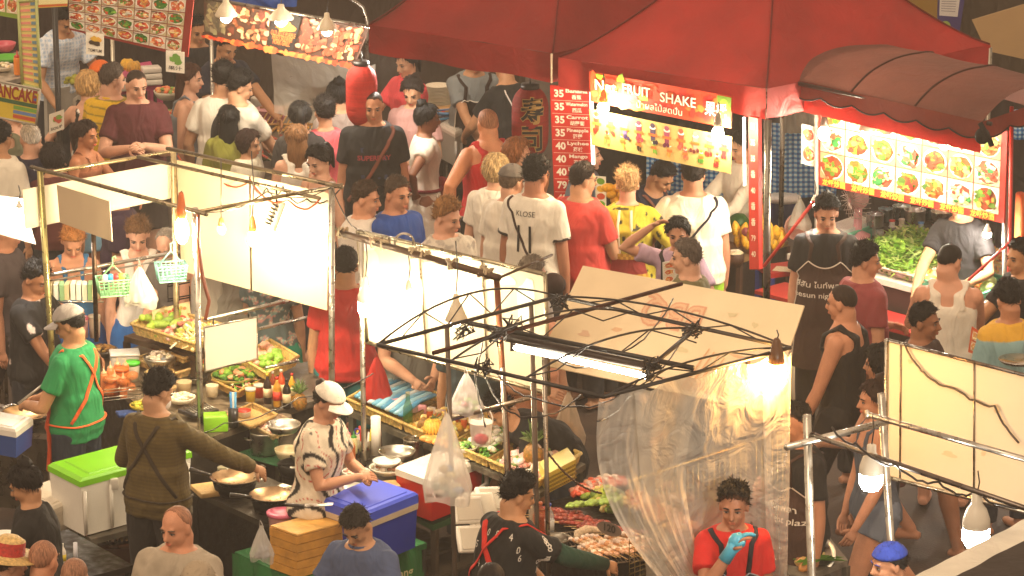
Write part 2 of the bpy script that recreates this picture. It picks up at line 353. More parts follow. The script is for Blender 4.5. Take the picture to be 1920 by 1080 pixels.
def hair_shell(mb, X, k, style, thick, seed, rough=.25, col=(1, 1, 1), top=1.0, inset=-.014, skin=None):
    n, m = 96, 56; vs = []; c0 = HEADC; cols = []; cs = cc(skin) if skin is not None else None
    for j in range(m+1):
        el = -90+180*j/m
        for i in range(n):
            az = -180+360*i/n; e, a = math.radians(el), math.radians(az)
            d = Vector((math.sin(a)*math.cos(e), -math.cos(a)*math.cos(e), math.sin(e)))
            hl = hairline(az, style)+(noise.noise(Vector((az*.06, seed, 0)))*5+noise.noise(Vector((az*.3, seed, 7)))*7)*(style != 'cap'); q = max(0, min(1, (el-hl)/12)); st_ = noise.noise(Vector((az*.22+el*.05+seed, el*.022, 3))); s2_ = noise.noise(Vector((az*.55-el*.04, el*.03+seed, 9)))
            g_ = 1+(.55*st_+.5*s2_)*(style != 'cap'); b_ = max(0, min(1, (el-hl-3)/9)) if cs is not None else 1; b_ = .6+.4*b_; cols.append(tuple((c*g_)*b_+(cs[j_] if cs is not None else 0)*(1-b_) for j_, c in enumerate(cc(col)))); q = q*q*(3-2*q)
            r = 1/math.sqrt((d.x/CR[0])**2+(d.y/CR[1])**2+(d.z/CR[2])**2)
            nz = noise.noise(d*3.2+Vector((seed, seed, 0)))*rough*.8+noise.noise(Vector((d.x*30+seed, d.y*30, d.z*5)))*rough*.6
            tf_ = 1.0 if (skin is None) else (.30+.70*max(0, min(1, (el-6)/38)))
            tk = tf_*thick*(1+nz+(.28*st_+.22*s2_)*(style != 'cap'))*(1+(top-1)*max(0, d.z)); o = inset+(tk-inset)*q
            if style == 'bob' and el < -20: o += .012*q*(-20-el)/50
            vs.append(X@((c0+d*(r+o))*k))
    fs = []
    for j in range(m):
        for i in range(n): fs.append((j*n+i, j*n+(i+1) % n, (j+1)*n+(i+1) % n, (j+1)*n+i))
    mb.add(vs, fs, col, True); mb.C[-len(fs):] = [cols[f[0]] for f in fs]
    if style == 'cap' or thick < .006: return
    rs = random.Random(seed); inv = X.to_3x3()
    for i in range(520):          # loose tufts over the shell
        a = rs.uniform(-180, 180); e = rs.uniform(-50, 88); hl = hairline(a, style)
        if e < hl+4: continue
        ii = int((a+180)/360*n) % n; jj = min(m-1, int((e+90)/180*m)); b0 = vs[jj*n+ii]; er, ar = math.radians(e), math.radians(a)
        nd = inv@Vector((math.sin(ar)*math.cos(er), -math.cos(ar)*math.cos(er), math.sin(er))); dn = inv@Vector((-math.sin(ar)*math.sin(er), math.cos(ar)*math.sin(er), math.cos(er)))*-1
        if style in ('short', 'fringe', 'buzz'): fw_ = inv@Vector((rs.uniform(-.6, .6), -.8 if top > 1.3 else rs.uniform(-.8, .8), .25)); t_ = (fw_-nd*fw_.dot(nd))
        else: t_ = dn
        d_ = (t_*.9+nd*(.10+.55*rs.random()*(style == 'short'))+Vector((rs.uniform(-.25, .25), rs.uniform(-.25, .25), rs.uniform(-.1, .1)))).normalized(); L_ = rs.uniform(.6, 1.4)*min(.034, thick*1.3+.006); sd_ = d_.cross(nd).normalized()*.0032; b0 = b0-nd*.002
        g_ = rs.uniform(.55, 1.6); mb.add([b0-sd_, b0+sd_, b0+d_*L_+nd*.001, b0+nd*.004+d_*L_*.3], [(0, 1, 3), (1, 2, 3), (0, 3, 2)], tuple(min(1, c*g_) for c in cc(col)), False)
def ik(a, t, l1, l2, pole):
    a, t = Vector(a), Vector(t); d = t-a; D = min(d.length, (l1+l2)*.995); d = d.normalized(); t = a+d*D
    x = (l1*l1-l2*l2+D*D)/(2*D); y = math.sqrt(max(0, l1*l1-x*x)); pv = Vector(pole); pv = pv-d*pv.dot(d)
    pv = pv.normalized() if pv.length > 1e-5 else Vector((0, 1, 0)); return a+d*x+pv*y, t
def hand(mb, fb, w, d, k, side, grip=.5, norm=None, col=(1, 1, 1)):
    d = Vector(d).normalized(); n = Vector(norm) if norm is not None else Vector((side*-.8, -.2, -.5)); n = (n-d*n.dot(d)).normalized(); s = d.cross(n).normalized()
    L = .078*k; mb.tube([w, w+d*L*.35, w+d*L*.75, w+d*L], [.024*k, .034*k, .040*k, .036*k], (1, 1, 1), 12, flat=.42, up=n)
    mb.ell(w, .024*k, (1, 1, 1))
    for i, (o, fl) in enumerate(((-.028, .066), (-.0095, .074), (.0095, .069), (.027, .054))):
        b = w+d*L*.9+s*(o*k); q = d; p = [b-d*.01]; r = []
        for j, sg in enumerate((.45, .32, .28)):
            ang = grip*(.5+.5*j)+.05*i; q = (d*math.cos(ang)+n*math.sin(ang)).normalized(); b = b+q*(fl*sg*k); p.append(b)
        fb.tube(p, [.0098*k, .0092*k, .0084*k, .0065*k], col, 7)
    th = w+d*L*.28-s*(.026*k); t1 = th+(d*.6-s*.7+n*.35).normalized()*.034*k; t2 = t1+(d*.85-s*.2+n*.45).normalized()*.028*k
    fb.tube([th, t1, t2], [.012*k, .0105*k, .008*k], col, 7)
ARM = {'down': (.125, -.015, .43), 'hang': (.12, -.05, .44), 'belly': (.03, -.16, .62), 'front': (.09, -.23, .60), 'low': (.07, -.24, .52), 'hips': (.16, -.02, .57), 'chest': (.04, -.13, .70), 'chin': (.02, -.10, .80), 'back': (.08, .10, .52), 'work': (.10, -.26, .56), 'reach': (.12, -.34, .58)}
def person(px, py, h, label, face=0, lean=0, side=0, yaw=0, pitch=8, roll=0, skin='#b98563', hair=('short', '#120c09'), top=('tee', '#888888'), bottom=('pants', '#20222a'), arms=('down', 'down'), legs=(0, 0), fem=False, fat=1.0,
           vox=.0085, fn=None, seed=None, hs=1.0, shoes='#2a2320', eyes='open', group=None, feet=None, spread=0, zoff=0):
    seed = len(PEOPLE)*3.7+1 if seed is None else seed
    T = Torso(h, lean, fem, fat, side); k = (h/1.7)**.6*hs*.95; body = MB(); fing = MB()
    sw = (.079 if fem else .087)*h*(1+(fat-1)*.3)
    u, f, x = T.frame(.9); nb = T.c(.93); hd = (u*.75+Vector((0, -.12, .5))).normalized(); ct = nb+hd*(.118*h*.50+.050*k)+Vector((0, -.012, 0))
    X = Matrix.Translation(ct) @ Matrix.Rotation(math.radians(yaw), 4, 'Z') @ Matrix.Rotation(math.radians(roll), 4, 'Y') @ Matrix.Rotation(math.radians(pitch), 4, 'X')
    topz = X@Vector((0, .01*k, .112*k))
    loft_t(body, T, [-.12, 0, .12, .25, .4, .5, .6, .72, .8, .86, .9, .94, .97, 1.0], 0)
    nr = (.031 if fem else .036)*h*.97*(1+(fat-1)*.4); body.tube([T.c(.86), T.c(.97), X@Vector((0, .022*k, -.06*k)), X@Vector((0, .015*k, -.01*k))], [nr*1.25, nr*1.08, nr, nr*.9], (1, 1, 1), 16)
    head_parts(body, X, k, fem, fat)
    armp = []
    for i, sd in enumerate((1, -1)):      # arms[0] = the person's left (+x)
        sh = T.c(.835)+x*(sd*sw)-u*(.006*h); a = arms[i]; a = ARM[a] if isinstance(a, str) else a
        tgt = Vector((a[0]*sd*h, a[1]*h, a[2]*h)); pole = Vector((sd*.75, .55, -.5)) if len(a) < 4 else Vector((a[3][0]*sd, a[3][1], a[3][2]))
        el, wr = ik(sh, tgt, .172*h, .150*h, pole); fw = (1+(fat-1)*.7)*(.9 if fem else 1)
        R = [.031*h*fw, .029*h*fw, .025*h*fw, .0225*h*fw, .024*h*fw, .020*h*fw, .0150*h*fw]
        cap_tube(body, [sh, sh.lerp(el, .35), sh.lerp(el, .75), el, el.lerp(wr, .25), el.lerp(wr, .65), wr], R)
        if not a is ARM['down']: g = .65
        else: g = .4
        hand(body, fing, wr, ((wr-el).normalized()+Vector((0, -.05, -.15))).normalized(), k*.98, sd, g, None, cc(skin)); armp.append((sh, el, wr, fw))
    legp = []
    for i, sd in enumerate((1, -1)):
        hp = T.hip+Vector((sd*.052*h, 0, -.01*h)); ag = math.radians(legs[i]); kn = hp+Vector((sd*(.012+spread)*h, -math.sin(ag)*.24*h, -math.cos(ag)*.24*h)); bk = math.radians(legs[i]-(22 if legs[i] < 0 else abs(legs[i])*.35))
        an = kn+Vector((sd*(.004+spread)*h, -math.sin(bk)*.24*h, -math.cos(bk)*.24*h)); fl = (1+(fat-1)*.6)*(1.05 if fem else 1)
        cap_tube(body, [hp, hp.lerp(kn, .35), kn, kn.lerp(an, .3), kn.lerp(an, .75), an], [.058*h*fl, .050*h*fl, .034*h*fl, .036*h*fl, .024*h*fl, .021*h*fl])
        body.tube([an+Vector((0, .035*h, -.022*h)), an+Vector((0, -.02*h, -.02*h)), an+Vector((0, -.085*h, -.03*h)), an+Vector((0, -.115*h, -.033*h))], [.018*h, .026*h, .024*h, .016*h], (1, 1, 1), 10, flat=.75)
        legp.append((hp, kn, an, fl))
    minz = min(p[2].z for p in legp)-.045*h
    me = remesh(body, vox, 2, .45); paint(me, skin)
    fb = MB(); fb.merge(fing); face_bits(fb, X, k, skin, tuple(c*.8 for c in cc(hair[1])) if hair[0] not in ('bald',) else (.12, .08, .05), fem, eyes)
    root = thing('person', label, 'person'); 
    me.materials.append(mat('skin')); me2 = fb.mesh('tmp', 'skin'); me.name = 'person'
    # weld face details and fingers into the body mesh
    ob = bpy.data.objects.new('body', join_pt(me, me2)); link(ob, root)
    # ---- hair
    hb = MB(); st = hair[0]; hc = cc(hair[1]); sdv = seed
    if st in ('short', 'buzz', 'fringe', 'spiky', 'thickshort'): hair_shell(hb, X, k, {'spiky': 'short', 'bandana': 'cap', 'thickshort': 'short'}.get(st, st), {'short': .013, 'buzz': .004, 'fringe': .006, 'spiky': .022, 'thickshort': .024}[st], sdv, {'spiky': .8, 'buzz': .1}.get(st, .4), hc, {'short': 1.5, 'spiky': 1.5, 'thickshort': 1.2}.get(st, 1), skin=skin)
    elif st == 'bald': hair_shell(hb, X, k, 'fringe', .0022, sdv, .1, tuple(.55*a_+.45*b_ for a_, b_ in zip(cc(hair[1]), cc(skin))), skin=skin)
    elif st == 'bob': hair_shell(hb, X, k, 'bob', .024, sdv, .35, hc)
    elif st in ('long', 'pony', 'bun'):
        hair_shell(hb, X, k, st, .017, sdv, .3, hc)
        if st == 'long':
            L = hair[2] if len(hair) > 2 else .32; yv = X.to_3x3()@Vector((0, 1, 0)); yv.z *= .3; yv.normalize(); xv = Vector((0, 0, 1)).cross(yv).normalized()*-1; a = X@Vector((0, .03*k, .03*k)); vs = []; rows = 14; nn = 26
            for j in range(rows+1):
                q = j/rows; cz = a+yv*(.030+.030*min(1, q*2.4))*k-Vector((0, 0, L*q)); 
                if q > .5: cz += (T.frame(.9)[1]*-.0)
                rx = (.070+.018*math.sin(q*PI))*k*(1-.35*q**3); ry = (.052-.02*q)*k
                for i in range(nn):
                    an = 2*PI*i/nn; nz = 1+.16*noise.noise(Vector((math.cos(an)*4+sdv, math.sin(an)*4, q*1.3)))
                    vs.append(cz+xv*(math.cos(an)*rx*nz)+yv*(math.sin(an)*ry*nz))
            fs = [tuple(range(nn)), tuple(range((rows+1)*nn-1, rows*nn-1, -1))]
            for j in range(rows):
                for i in range(nn): fs.append((j*nn+i, (j+1)*nn+i, (j+1)*nn+(i+1) % nn, j*nn+(i+1) % nn))
            hb.add(vs, fs, hc, True)
        if st == 'pony': hb.tube([X@(Vector(p)*k) for p in ((0, .085, .06), (0, .125, .055), (0, .135, 0), (0, .125, -.08), (0, .12, -.15))], [.014*k, .03*k, .036*k, .026*k, .008*k], hc, 12)
        if st == 'bun': hb.ell(X@Vector((0, .065*k, .118*k)), .042*k, hc, wob=.4, n=16, m=12, seed=sdv)
    if st in ('cap', 'baseball'):
        hair_shell(hb, X, k, 'short', .009, sdv, .2, cc(hair[2] if len(hair) > 2 else '#120c09')); 
    if hb.F: hb.build('hair', 'hair', root)
    if st == 'bandana': hair_shell(hb, X, k, 'short', .009, sdv, .2, cc(hair[2])); hb.build('hair', 'hair', root); cb = MB(); hair_shell(cb, X, k, 'cap', .016, sdv, .3, hc, 1.1); cb.build('bandana', 'cloth', root)
    if st in ('cap', 'baseball'):
        cb = MB(); hair_shell(cb, X, k, 'cap', .020, sdv, .05, hc, 1.25); back = (st == 'cap' and len(hair) > 3 and hair[3] == 'noback')
        sg = 1
        def brim(uu, vv, o=0):
            a = math.radians(-62+124*uu); r0 = .088; r1 = .088+.075*math.cos(a)*1.0; r = r0+(r1-r0)*vv
            return X@(Vector((math.sin(a)*r*.92, -math.cos(a)*r*1.05*sg+.004, .052-.018*vv-.02*abs(uu-.5)**2*4-o))*k)
        cb.grid(lambda a, b: brim(a, b), 14, 4, hc); cb.grid(lambda a, b: brim(1-a, b, .005), 14, 4, hc); cb.build('cap', 'cloth', root)
    # ---- clothes
    tt = top[0]; tc = top[1]; vx = .011
    hemt = top[2] if len(top) > 2 else -.14
    shirt_me = None
    if tt != 'none':
        c = MB(); off = .020 if tt in ('tee', 'long', 'polo') else .012
        if tt in ('tee', 'polo', 'long'):
            loft_t(c, T, list(np.linspace(hemt, .97, 16)), lambda t: off+.012*max(0, .3-t)*(1.5 if not fem else .8)+(.016 if .0 < t < .45 and not fem else 0))
            for (sh, el, wr, fw) in armp:
                c.ell(sh, .031*h*fw+.012, (1, 1, 1), n=14, m=10)
                if tt == 'long': c.tube([sh, sh.lerp(el, .5), el, el.lerp(wr, .5), el.lerp(wr, .94)], [.031*h*fw+.011, .029*h*fw+.010, .026*h*fw+.010, .024*h*fw+.010, .017*h*fw+.010], (1, 1, 1), 16)
                else: c.tube([sh, sh.lerp(el, .3), sh.lerp(el, .62)], [.031*h*fw+.011, .030*h*fw+.013, .030*h*fw+.015], (1, 1, 1), 16)
        if tt in ('tank', 'cami'):
            tl = .74 if tt == 'tank' else .68; loft_t(c, T, list(np.linspace(hemt, tl, 12)), lambda t: off+.01*max(0, .3-t), sx=lambda t: 1 if t < .6 else 1-(t-.6)*.9)
            for sd in (1, -1):
                w_ = 26 if tt == 'tank' else 24
                c.tube([T.surf(tl-.04, sd*w_, .004), T.surf(.86, sd*w_*.95, .007), T.c(.975)+x*(sd*.055*h)+u*.006, T.surf(.86, 180-sd*w_*.9, .007), T.surf(tl-.04, 180-sd*w_, .004)], (.022 if tt == 'tank' else .011)*h/1.7*1.7, (1, 1, 1), 10, flat=.4, up=(0, -1, 0))
        if tt == 'dress':
            n0 = list(np.linspace(-.9, .95, 26)); loft_t(c, T, n0, lambda t: off+.10*max(0, -.02-t)*1.0)
            for (sh, el, wr, fw) in armp: c.ell(sh, .031*h+.008, (1, 1, 1)); c.tube([sh, sh.lerp(el, .4)], [.031*h+.006, .030*h+.014], (1, 1, 1), 14)
        m3 = remesh(c, vx, 2, .5); crumple(m3, .0085 if tt != 'tank' else .003, seed, .5); paint(m3, tc, fn); m3.materials.append(mat('cloth')); m3.name = 'shirt'
        shirt_me = m3; link(bpy.data.objects.new('dress' if tt == 'dress' else 'shirt', m3), root)
        if tt == 'polo':
            cb = MB(); cb.tube([T.c(.955)+Matrix.Rotation(2*PI*i/16, 3, 'Z')@Vector((0, -.050*h*.72, 0))+u*(.014+.006*math.cos(2*PI*i/16)*-1) for i in range(17)], .011, tc, 8, caps=False); cb.build('collar', 'cloth', root)
    bt, bc = bottom[0], bottom[1]
    if bt != 'none':
        c = MB(); blen = {'pants': .97, 'shorts': .45, 'short': .2}.get(bt, 0)
        if bt in ('pants', 'shorts', 'short'):
            loft_t(c, T, [-.14, -.05, 0, .06], .008)
            for (hp, kn, an, fl) in legp:
                pt = lambda q: hp.lerp(kn, q*2) if q <= .5 else kn.lerp(an, q*2-1)
                n_ = [0, .15, .3, .5, .7, .97]; q_ = [q for q in n_ if q < blen]+[blen]; rr = {0: .064, .15: .060, .2: .060, .3: .052, .45: .052, .5: .043, .7: .040, .97: .038}
                c.tube([pt(q) for q in q_], [rr[q]*h*fl+(.006 if bt != 'pants' else .0) for q in q_], (1, 1, 1), 16); c.ell(hp, .062*h*fl, (1, 1, 1))
        else:   # skirt
            L = bottom[2] if len(bottom) > 2 else .75; loft_t(c, T, list(np.linspace(-L, .08, 12)), lambda t: .012+.10*max(0, .02-t))
        m4 = remesh(c, .013, 2, .5); crumple(m4, .006, seed+9, .4); paint(m4, bc); m4.materials.append(mat('cloth')); m4.name = 'trousers'
        link(bpy.data.objects.new({'pants': 'trousers', 'shorts': 'shorts', 'short': 'shorts'}.get(bt, 'skirt'), m4), root)
    # ---- place by the crown of the head
    rz = math.radians(face); R = Matrix.Rotation(rz, 3, 'Z'); topw = R@topz; gz = -minz+zoff
    W = P(px, py, topz.z+gz); root.location = (W.x-topw.x, W.y-topw.y, gz); root.rotation_euler = (0, 0, rz)
    info = dict(shirt=shirt_me, root=root, T=T, X=X, k=k, h=h, arms=armp, legs=legp, R=R); PEOPLE.append(info); return info
PEOPLE = []
def join_pt(me, me2):
    n1 = len(me.vertices); co = np.vstack([coords(me), coords(me2)]); l1 = np.empty(len(me.loops), np.int32); me.loops.foreach_get('vertex_index', l1); l2 = np.empty(len(me2.loops), np.int32); me2.loops.foreach_get('vertex_index', l2)
    t1 = np.empty(len(me.polygons), np.int32); me.polygons.foreach_get('loop_total', t1); t2 = np.empty(len(me2.polygons), np.int32); me2.polygons.foreach_get('loop_total', t2)
    c1 = np.empty(n1*4, np.float32); me.color_attributes['Col'].data.foreach_get('color', c1); c1 = c1.reshape(-1, 4)[l1]
    c2 = np.empty(len(me2.loops)*4, np.float32); me2.color_attributes['Col'].data.foreach_get('color', c2)
    out = bpy.data.meshes.new('body'); out.vertices.add(len(co)); out.vertices.foreach_set('co', co.ravel()); li = np.concatenate([l1, l2+n1]).astype(np.int32); tt = np.concatenate([t1, t2]).astype(np.int32)
    out.loops.add(len(li)); out.loops.foreach_set('vertex_index', li); out.polygons.add(len(tt)); st = np.concatenate([[0], np.cumsum(tt)[:-1]]).astype(np.int32); out.polygons.foreach_set('loop_start', st); out.polygons.foreach_set('loop_total', tt)
    out.update(calc_edges=True); out.validate(); out.polygons.foreach_set('use_smooth', np.ones(len(out.polygons), bool))
    a = out.color_attributes.new('Col', 'FLOAT_COLOR', 'CORNER')
    if len(out.loops) == len(li): a.data.foreach_set('color', np.concatenate([c1.ravel(), c2]))
    out.materials.append(mat('skin')); bpy.data.meshes.remove(me); bpy.data.meshes.remove(me2); return out
from mathutils.bvhtree import BVHTree
def snap(I, t, a, off, least=0.0):     # a point on the outside of the shirt
    T = I['T']
    if 'bvh' not in I:
        me = I['shirt']; I['bvh'] = BVHTree.FromPolygons([v.co.copy() for v in me.vertices], [tuple(p.vertices) for p in me.polygons]) if me else None
    p0 = T.surf(t, a, .30); p1 = T.surf(t, a, 0.0); d = (p1-p0); L = d.length; d.normalize()
    if I['bvh']:
        h_ = I['bvh'].ray_cast(p0, d, L+.06)
        if h_[0] is not None:
            dist = max(.0, min((h_[3]), L+.02)); return p0+d*(min(dist, L-least)-off)
    return T.surf(t, a, max(off, least)+.004)
def dense(path, n=7):
    out = []
    for (a, b) in zip(path, path[1:]): out += [(a[0]+(b[0]-a[0])*i/n, a[1]+(b[1]-a[1])*i/n) for i in range(n)]
    return out+[path[-1]]
def apron(I, col, t0=.72, t1=-.75, hw=62, trim='#e8e0d0', straps='neck', txt=None, txtc='#e8e0d0', bib=.55):
    T = I['T']; mb = MB(); L = I['legs']; fl = lambda t: .012+.09*max(0, -.15-t)*.55+(.02 if t < -.05 else 0)
    def f(a, b, o=0):
        t = t0+(t1-t0)*b; s = 2*a-1; w_ = hw if t < bib-.06 else hw*(.5+.5*max(0, (t0-t)/(t0-bib+.06))); dip = .05*(1-s*s)*max(0, 1-b*7)*1.6
        return snap(I, t-dip, s*w_, .010+o, fl(t)+o)
    mb.grid(lambda a, b: f(a, b), 18, 24, col); mb.grid(lambda a, b: f(1-a, b, -.006), 18, 24, col)
    o = mb.build('apron', 'cloth', I['root'])
    tr = MB()
    if trim:
        tr.tube([f(i/18, 0, .003) for i in range(19)], .0045, trim, 6); 
        for e in (0, 1): tr.tube([f(e, i/24, .003) for i in range(25)], .004, trim, 6)
    if straps == 'neck':
        for e in (.02, .98): tr.tube([f(e, 0), snap(I, .86, (2*e-1)*28, .008), snap(I, .93, (2*e-1)*50, .010), T.surf(.97, (2*e-1)*90, .035), snap(I, .9, 180-(2*e-1)*30, .008)], .014, col, 8, flat=.35, up=(0, -1, 0))
    if tr.F: tr.build('trim', 'cloth', o)
    if txt:
        tb = MB()
        for j, s in enumerate(txt): on_body(tb, I, s, .36-.13*j, 0, .05, txtc, .054)
        tb.build('lettering', 'paper', o)
    return o
def backx(I, col, w_=.016):          # apron straps crossing on the back
    T = I['T']; mb = MB()
    for s in (1, -1): mb.tube([snap(I, .8, s*30, .006), T.surf(.97, s*85, .034)]+[snap(I, t_, a_, .005) for t_, a_ in dense([(.90, 180-s*26), (.5, 180+s*18), (.12, 180+s*62)])], w_, col, 8, flat=.3, up=(0, 1, 0))
    mb.tube([snap(I, .08, a, .006) for a in range(60, 301, 10)], w_*.7, col, 8, flat=.5)
    return mb.build('apron_straps', 'cloth', I['root'])
def strap(I, path, w_, col, name='strap', off=.036): 
    T = I['T']; mb = MB(); mb.tube([snap(I, t, a, .006) for t, a in dense(path)], w_, col, 8, flat=.3, up=(0, 1, 0)); return mb.build(name, 'cloth', I['root'])
def on_body(mb, I, s, t0, a0, hgt, col, off=.034, bold=.01, wide=1.0):
    T = I['T']; vs, fs = text_mesh(s, bold); out = []
    for x, y, z in vs:
        t = t0+y*hgt/T.len; rx, ry = T.rad(t); out.append(snap(I, t, a0+math.degrees(math.asin(max(-.95, min(.95, x*hgt*wide/(rx*1.2)))))*1.0, (.018 if off > .05 else .005)))
    mb.add(out, fs, col)
def handpos(I, i):
    sh, el, wr, fw = I['arms'][i]; d = (wr-el).normalized(); R = I['R']; return I['root'].location+R@(wr+d*.09*I['k'])
# ================================================================ ground and backdrop
g = MB(); g.quad((-60, -5, 0), (60, -5, 0), (60, 120, 0), (-60, 120, 0), '#3c2e24'); o = g.build('ground', 'asphalt'); o['kind'] = 'structure'
STEEL, DARK, WHITE = '#b9b4a8', '#2b2522', '#e9e4d8'
def V2(v): return (v.x, v.y)
def bar(root, name, a, b, r=.014, col=STEEL, m='metal', n=10):
    mb = MB(); mb.tube([a, b], r, col, n); return mb.build(name, m, root, world=True)
def post(root, x1, y1, z1, x2, y2, r=.016, col=STEEL, m='metal', z0=0):
    a = P(x1, y1, z1); b = PY(x2, y2, a.y); k = (a.z-z0)/(a.z-b.z); return bar(root, 'post', a, a.lerp(b, k), r, col, m)
def at0(v): return (v.x, v.y, 0)
def sheet_on(A, B, pts, off=0):
    return Sheet(*[PL(x, y, A, B) for x, y in pts])
BRIGHT = 1.25
def bulb(px, py, Y, label, r=.035, col=(1, .78, .5), power=900, sock='#d06a2a', cordlen=.35, kind='round', L=.10, tilt=0):
    p = PY(px, py, Y); t = thing('hanging_lamp', label, 'lamp', p); mb = MB()
    if kind == 'led':
        mb.lathe([(.001, -L*.5), (r*.7, -L*.48), (r, -L*.25), (r, L*.15)], col='#ffffff', n=20); 
        s = MB(); s.lathe([(r, L*.15), (r*1.05, L*.2), (r*1.02, L*.45), (r*.75, L*.8), (r*.42, L*1.0), (r*.40, L*1.3), (r*.2, L*1.35)], col='#d8d2c2', n=20)
    elif kind == 'cone':
        mb.ell((0, 0, -.01), r, '#ffffff'); s = MB(); s.lathe([(r*2.0, 0), (r*2.05, .01), (r*1.2, L*.7), (r*.6, L), (r*.5, L*1.35), (r*.2, L*1.4)], col='#d8cbb0', n=20)
    else:
        mb.ell((0, 0, 0), (r, r, L*.5), '#ffffff', n=14, m=10); s = MB(); s.lathe([(r*.55, L*.42), (r*.8, L*.5), (r*.7, L*.8), (r*.4, L*1.3), (r*.2, L*1.4)], col=sock, n=14)
    e = (r/.035)**-2
    mb.build('bulb', glow('lit bulb', col, round(power*e*BRIGHT)), t); s.build('lamp_socket', 'plastic', t)
    c = MB(); c.tube([(0, 0, L*1.3), (.01, .005, L*1.3+cordlen*.5), (0, 0, L*1.3+cordlen)], .004, '#2a2420', 5); c.build('cord', 'plastic', t); return t
def offbulb(px, py, Y, label, sock='#c8662c', r=.03, cordlen=.3):
    p = PY(px, py, Y); t = thing('hanging_lamp', label, 'lamp', p); mb = MB(); mb.ell((0, 0, 0), (r, r, r*1.25), '#f2ead8', n=14, m=10); mb.build('bulb', 'plastic', t)
    s = MB(); s.lathe([(r*.7, r*.7), (r*.75, r*1.2), (r*.45, r*2.6), (r*.2, r*2.7)], col=sock, n=14); s.build('lamp_socket', 'plastic', t)
    c = MB(); c.tube([(0, 0, r*2.6), (.006, 0, r*2.6+cordlen)], .004, '#2a2420', 5); c.build('cord', 'plastic', t); return t
def cable(pts, r, label, col='#1c1815', name='power_cable', sag=.06, seed=0):
    random.seed(seed); out = []
    for a, b in zip(pts, pts[1:]):
        for i in range(8): q = i/8; out.append(Vector(a).lerp(b, q)-Vector((0, 0, sag*4*q*(1-q)))+Vector((0, 0, random.uniform(-.006, .006))))
    out.append(Vector(pts[-1])); mb = MB(); mb.tube(out, r, col, 6); return tag(mb.build(name, 'plastic'), label, 'cable')
# ---- stall frame at the left, white cloth sides
A, B, D, Cc = P(75, 322, 2.25), P(325, 285, 2.25), P(635, 350, 2.25), P(365, 395, 2.25)
fr = thing('stall_frame', 'steel pipe stall frame holding the bright white panels at left', 'stall frame', at0(Cc))
post(fr, 75, 320, 2.26, 99, 690, .020, '#a8a06a'); post(fr, 325, 280, 2.28, 330, 560, .018, '#d8c89a'); post(fr, 366, 390, 2.27, 376, 780, .020); post(fr, 622, 342, 2.27, 622, 725, .020); 
bar(fr, 'rail', P(58, 313, 2.27), P(388, 402, 2.27), .013, '#8a7d66'); bar(fr, 'rail', P(100, 322, 2.24), P(327, 283, 2.24), .012, '#d8c89a')
bar(fr, 'rail', P(313, 278, 2.3), P(642, 351, 2.3), .013, '#8a7d66'); bar(fr, 'rail', P(258, 294, 2.26), P(600, 372, 2.26), .011, '#8a7d66'); bar(fr, 'rail', P(372, 397, 2.25), P(642, 347, 2.25), .012, '#9a8a6a')
bar(fr, 'rail', P(92, 516, 1.5), P(336, 472, 1.5), .012); bar(fr, 'rail', P(92, 527, 1.46), P(332, 483, 1.46), .006)
bar(fr, 'rail', P(383, 600, 1.35), P(617, 546, 1.35), .013); bar(fr, 'rail', P(383, 640, 1.2), P(617, 586, 1.2), .010)
a = P(175, 440, 2.0); bar(fr, 'post', PY(175, 425, 26.25), PY(181, 640, 26.25), .015, '#4a3c30')
def cloth_panel(name, label, sh, cat='panel', col='#dccfb4', m='vinyl', th=.008, seam=()):
    t = thing(name, label, cat, at0(sh.pt(.5, 1))); mb = MB(); sh.slab(mb, col, th); mb.build('board', m, t, world=True)
    for u in seam:
        s = MB(); s.tube([sh.pt(u, 0, .004), sh.pt(u, 1, .004)], .006, '#8a7d6a', 6); s.build('batten', 'metal', t, world=True)
    return t
shAB = sheet_on(V2(A), V2(B), [(42, 356), (327, 303), (327, 370), (48, 430)]); cloth_panel('side_panel', 'low white valance panel along the back left of the lit stall', shAB)
shG = sheet_on(V2(A), V2(Cc), [(106, 347), (205, 378), (210, 453), (112, 417)]); cloth_panel('notice_board', 'plain tan board hanging from the front left rail', shG, 'board', '#b8a488')
shBD = sheet_on(V2(B), V2(D), [(331, 300), (617, 363), (613, 582), (340, 508)]); cloth_panel('side_panel', 'tall glaring white panel behind the hanging bulbs', shBD, col='#cdbc9c', seam=(.49,))
mb = MB(); q0 = PY(383, 613, Cc.y+.1); shW = Sheet(PY(382, 614, Cc.y+.05), PY(482, 594, Cc.y+.25), PY(482, 672, Cc.y+.25), PY(384, 697, Cc.y+.05))
t = cloth_panel('menu_board', 'small blank white board clipped to the low rail by the post', shW, 'board', '#ece4d0')
e = MB(); 
for a_, b_ in ((0, 0), (1, 0), (1, 1), (0, 1)): pass
ee = [shW.pt(0, 0, .002), shW.pt(1, 0, .002), shW.pt(1, 1, .002), shW.pt(0, 1, .002), shW.pt(0, 0, .002)]; e.tube(ee, .006, '#9a9080', 6); e.build('board_frame', 'metal', t, world=True)
for x in (400, 466):
    e = MB(); e.tube([PY(x, 612-(x-383)*.2, Cc.y+.1), PY(x, 600-(x-383)*.2, Cc.y+.1)], .005, '#555555', 6); e.build('hook', 'metal', t, world=True)
bulb(341, 432, Cc.y-.02, 'large lit bulb in an orange socket beside the front post of the white stall', .040, (1, .80, .52), 600, L=.17, cordlen=.02)
bulb(474, 447, 26.0, 'lit bulb in the middle of the tall white panel', .030, (1, .82, .56), 420, cordlen=.42)
offbulb(415, 430, 26.1, 'unlit bulb in an orange socket left of the lit one on the white panel', r=.028, cordlen=.36)
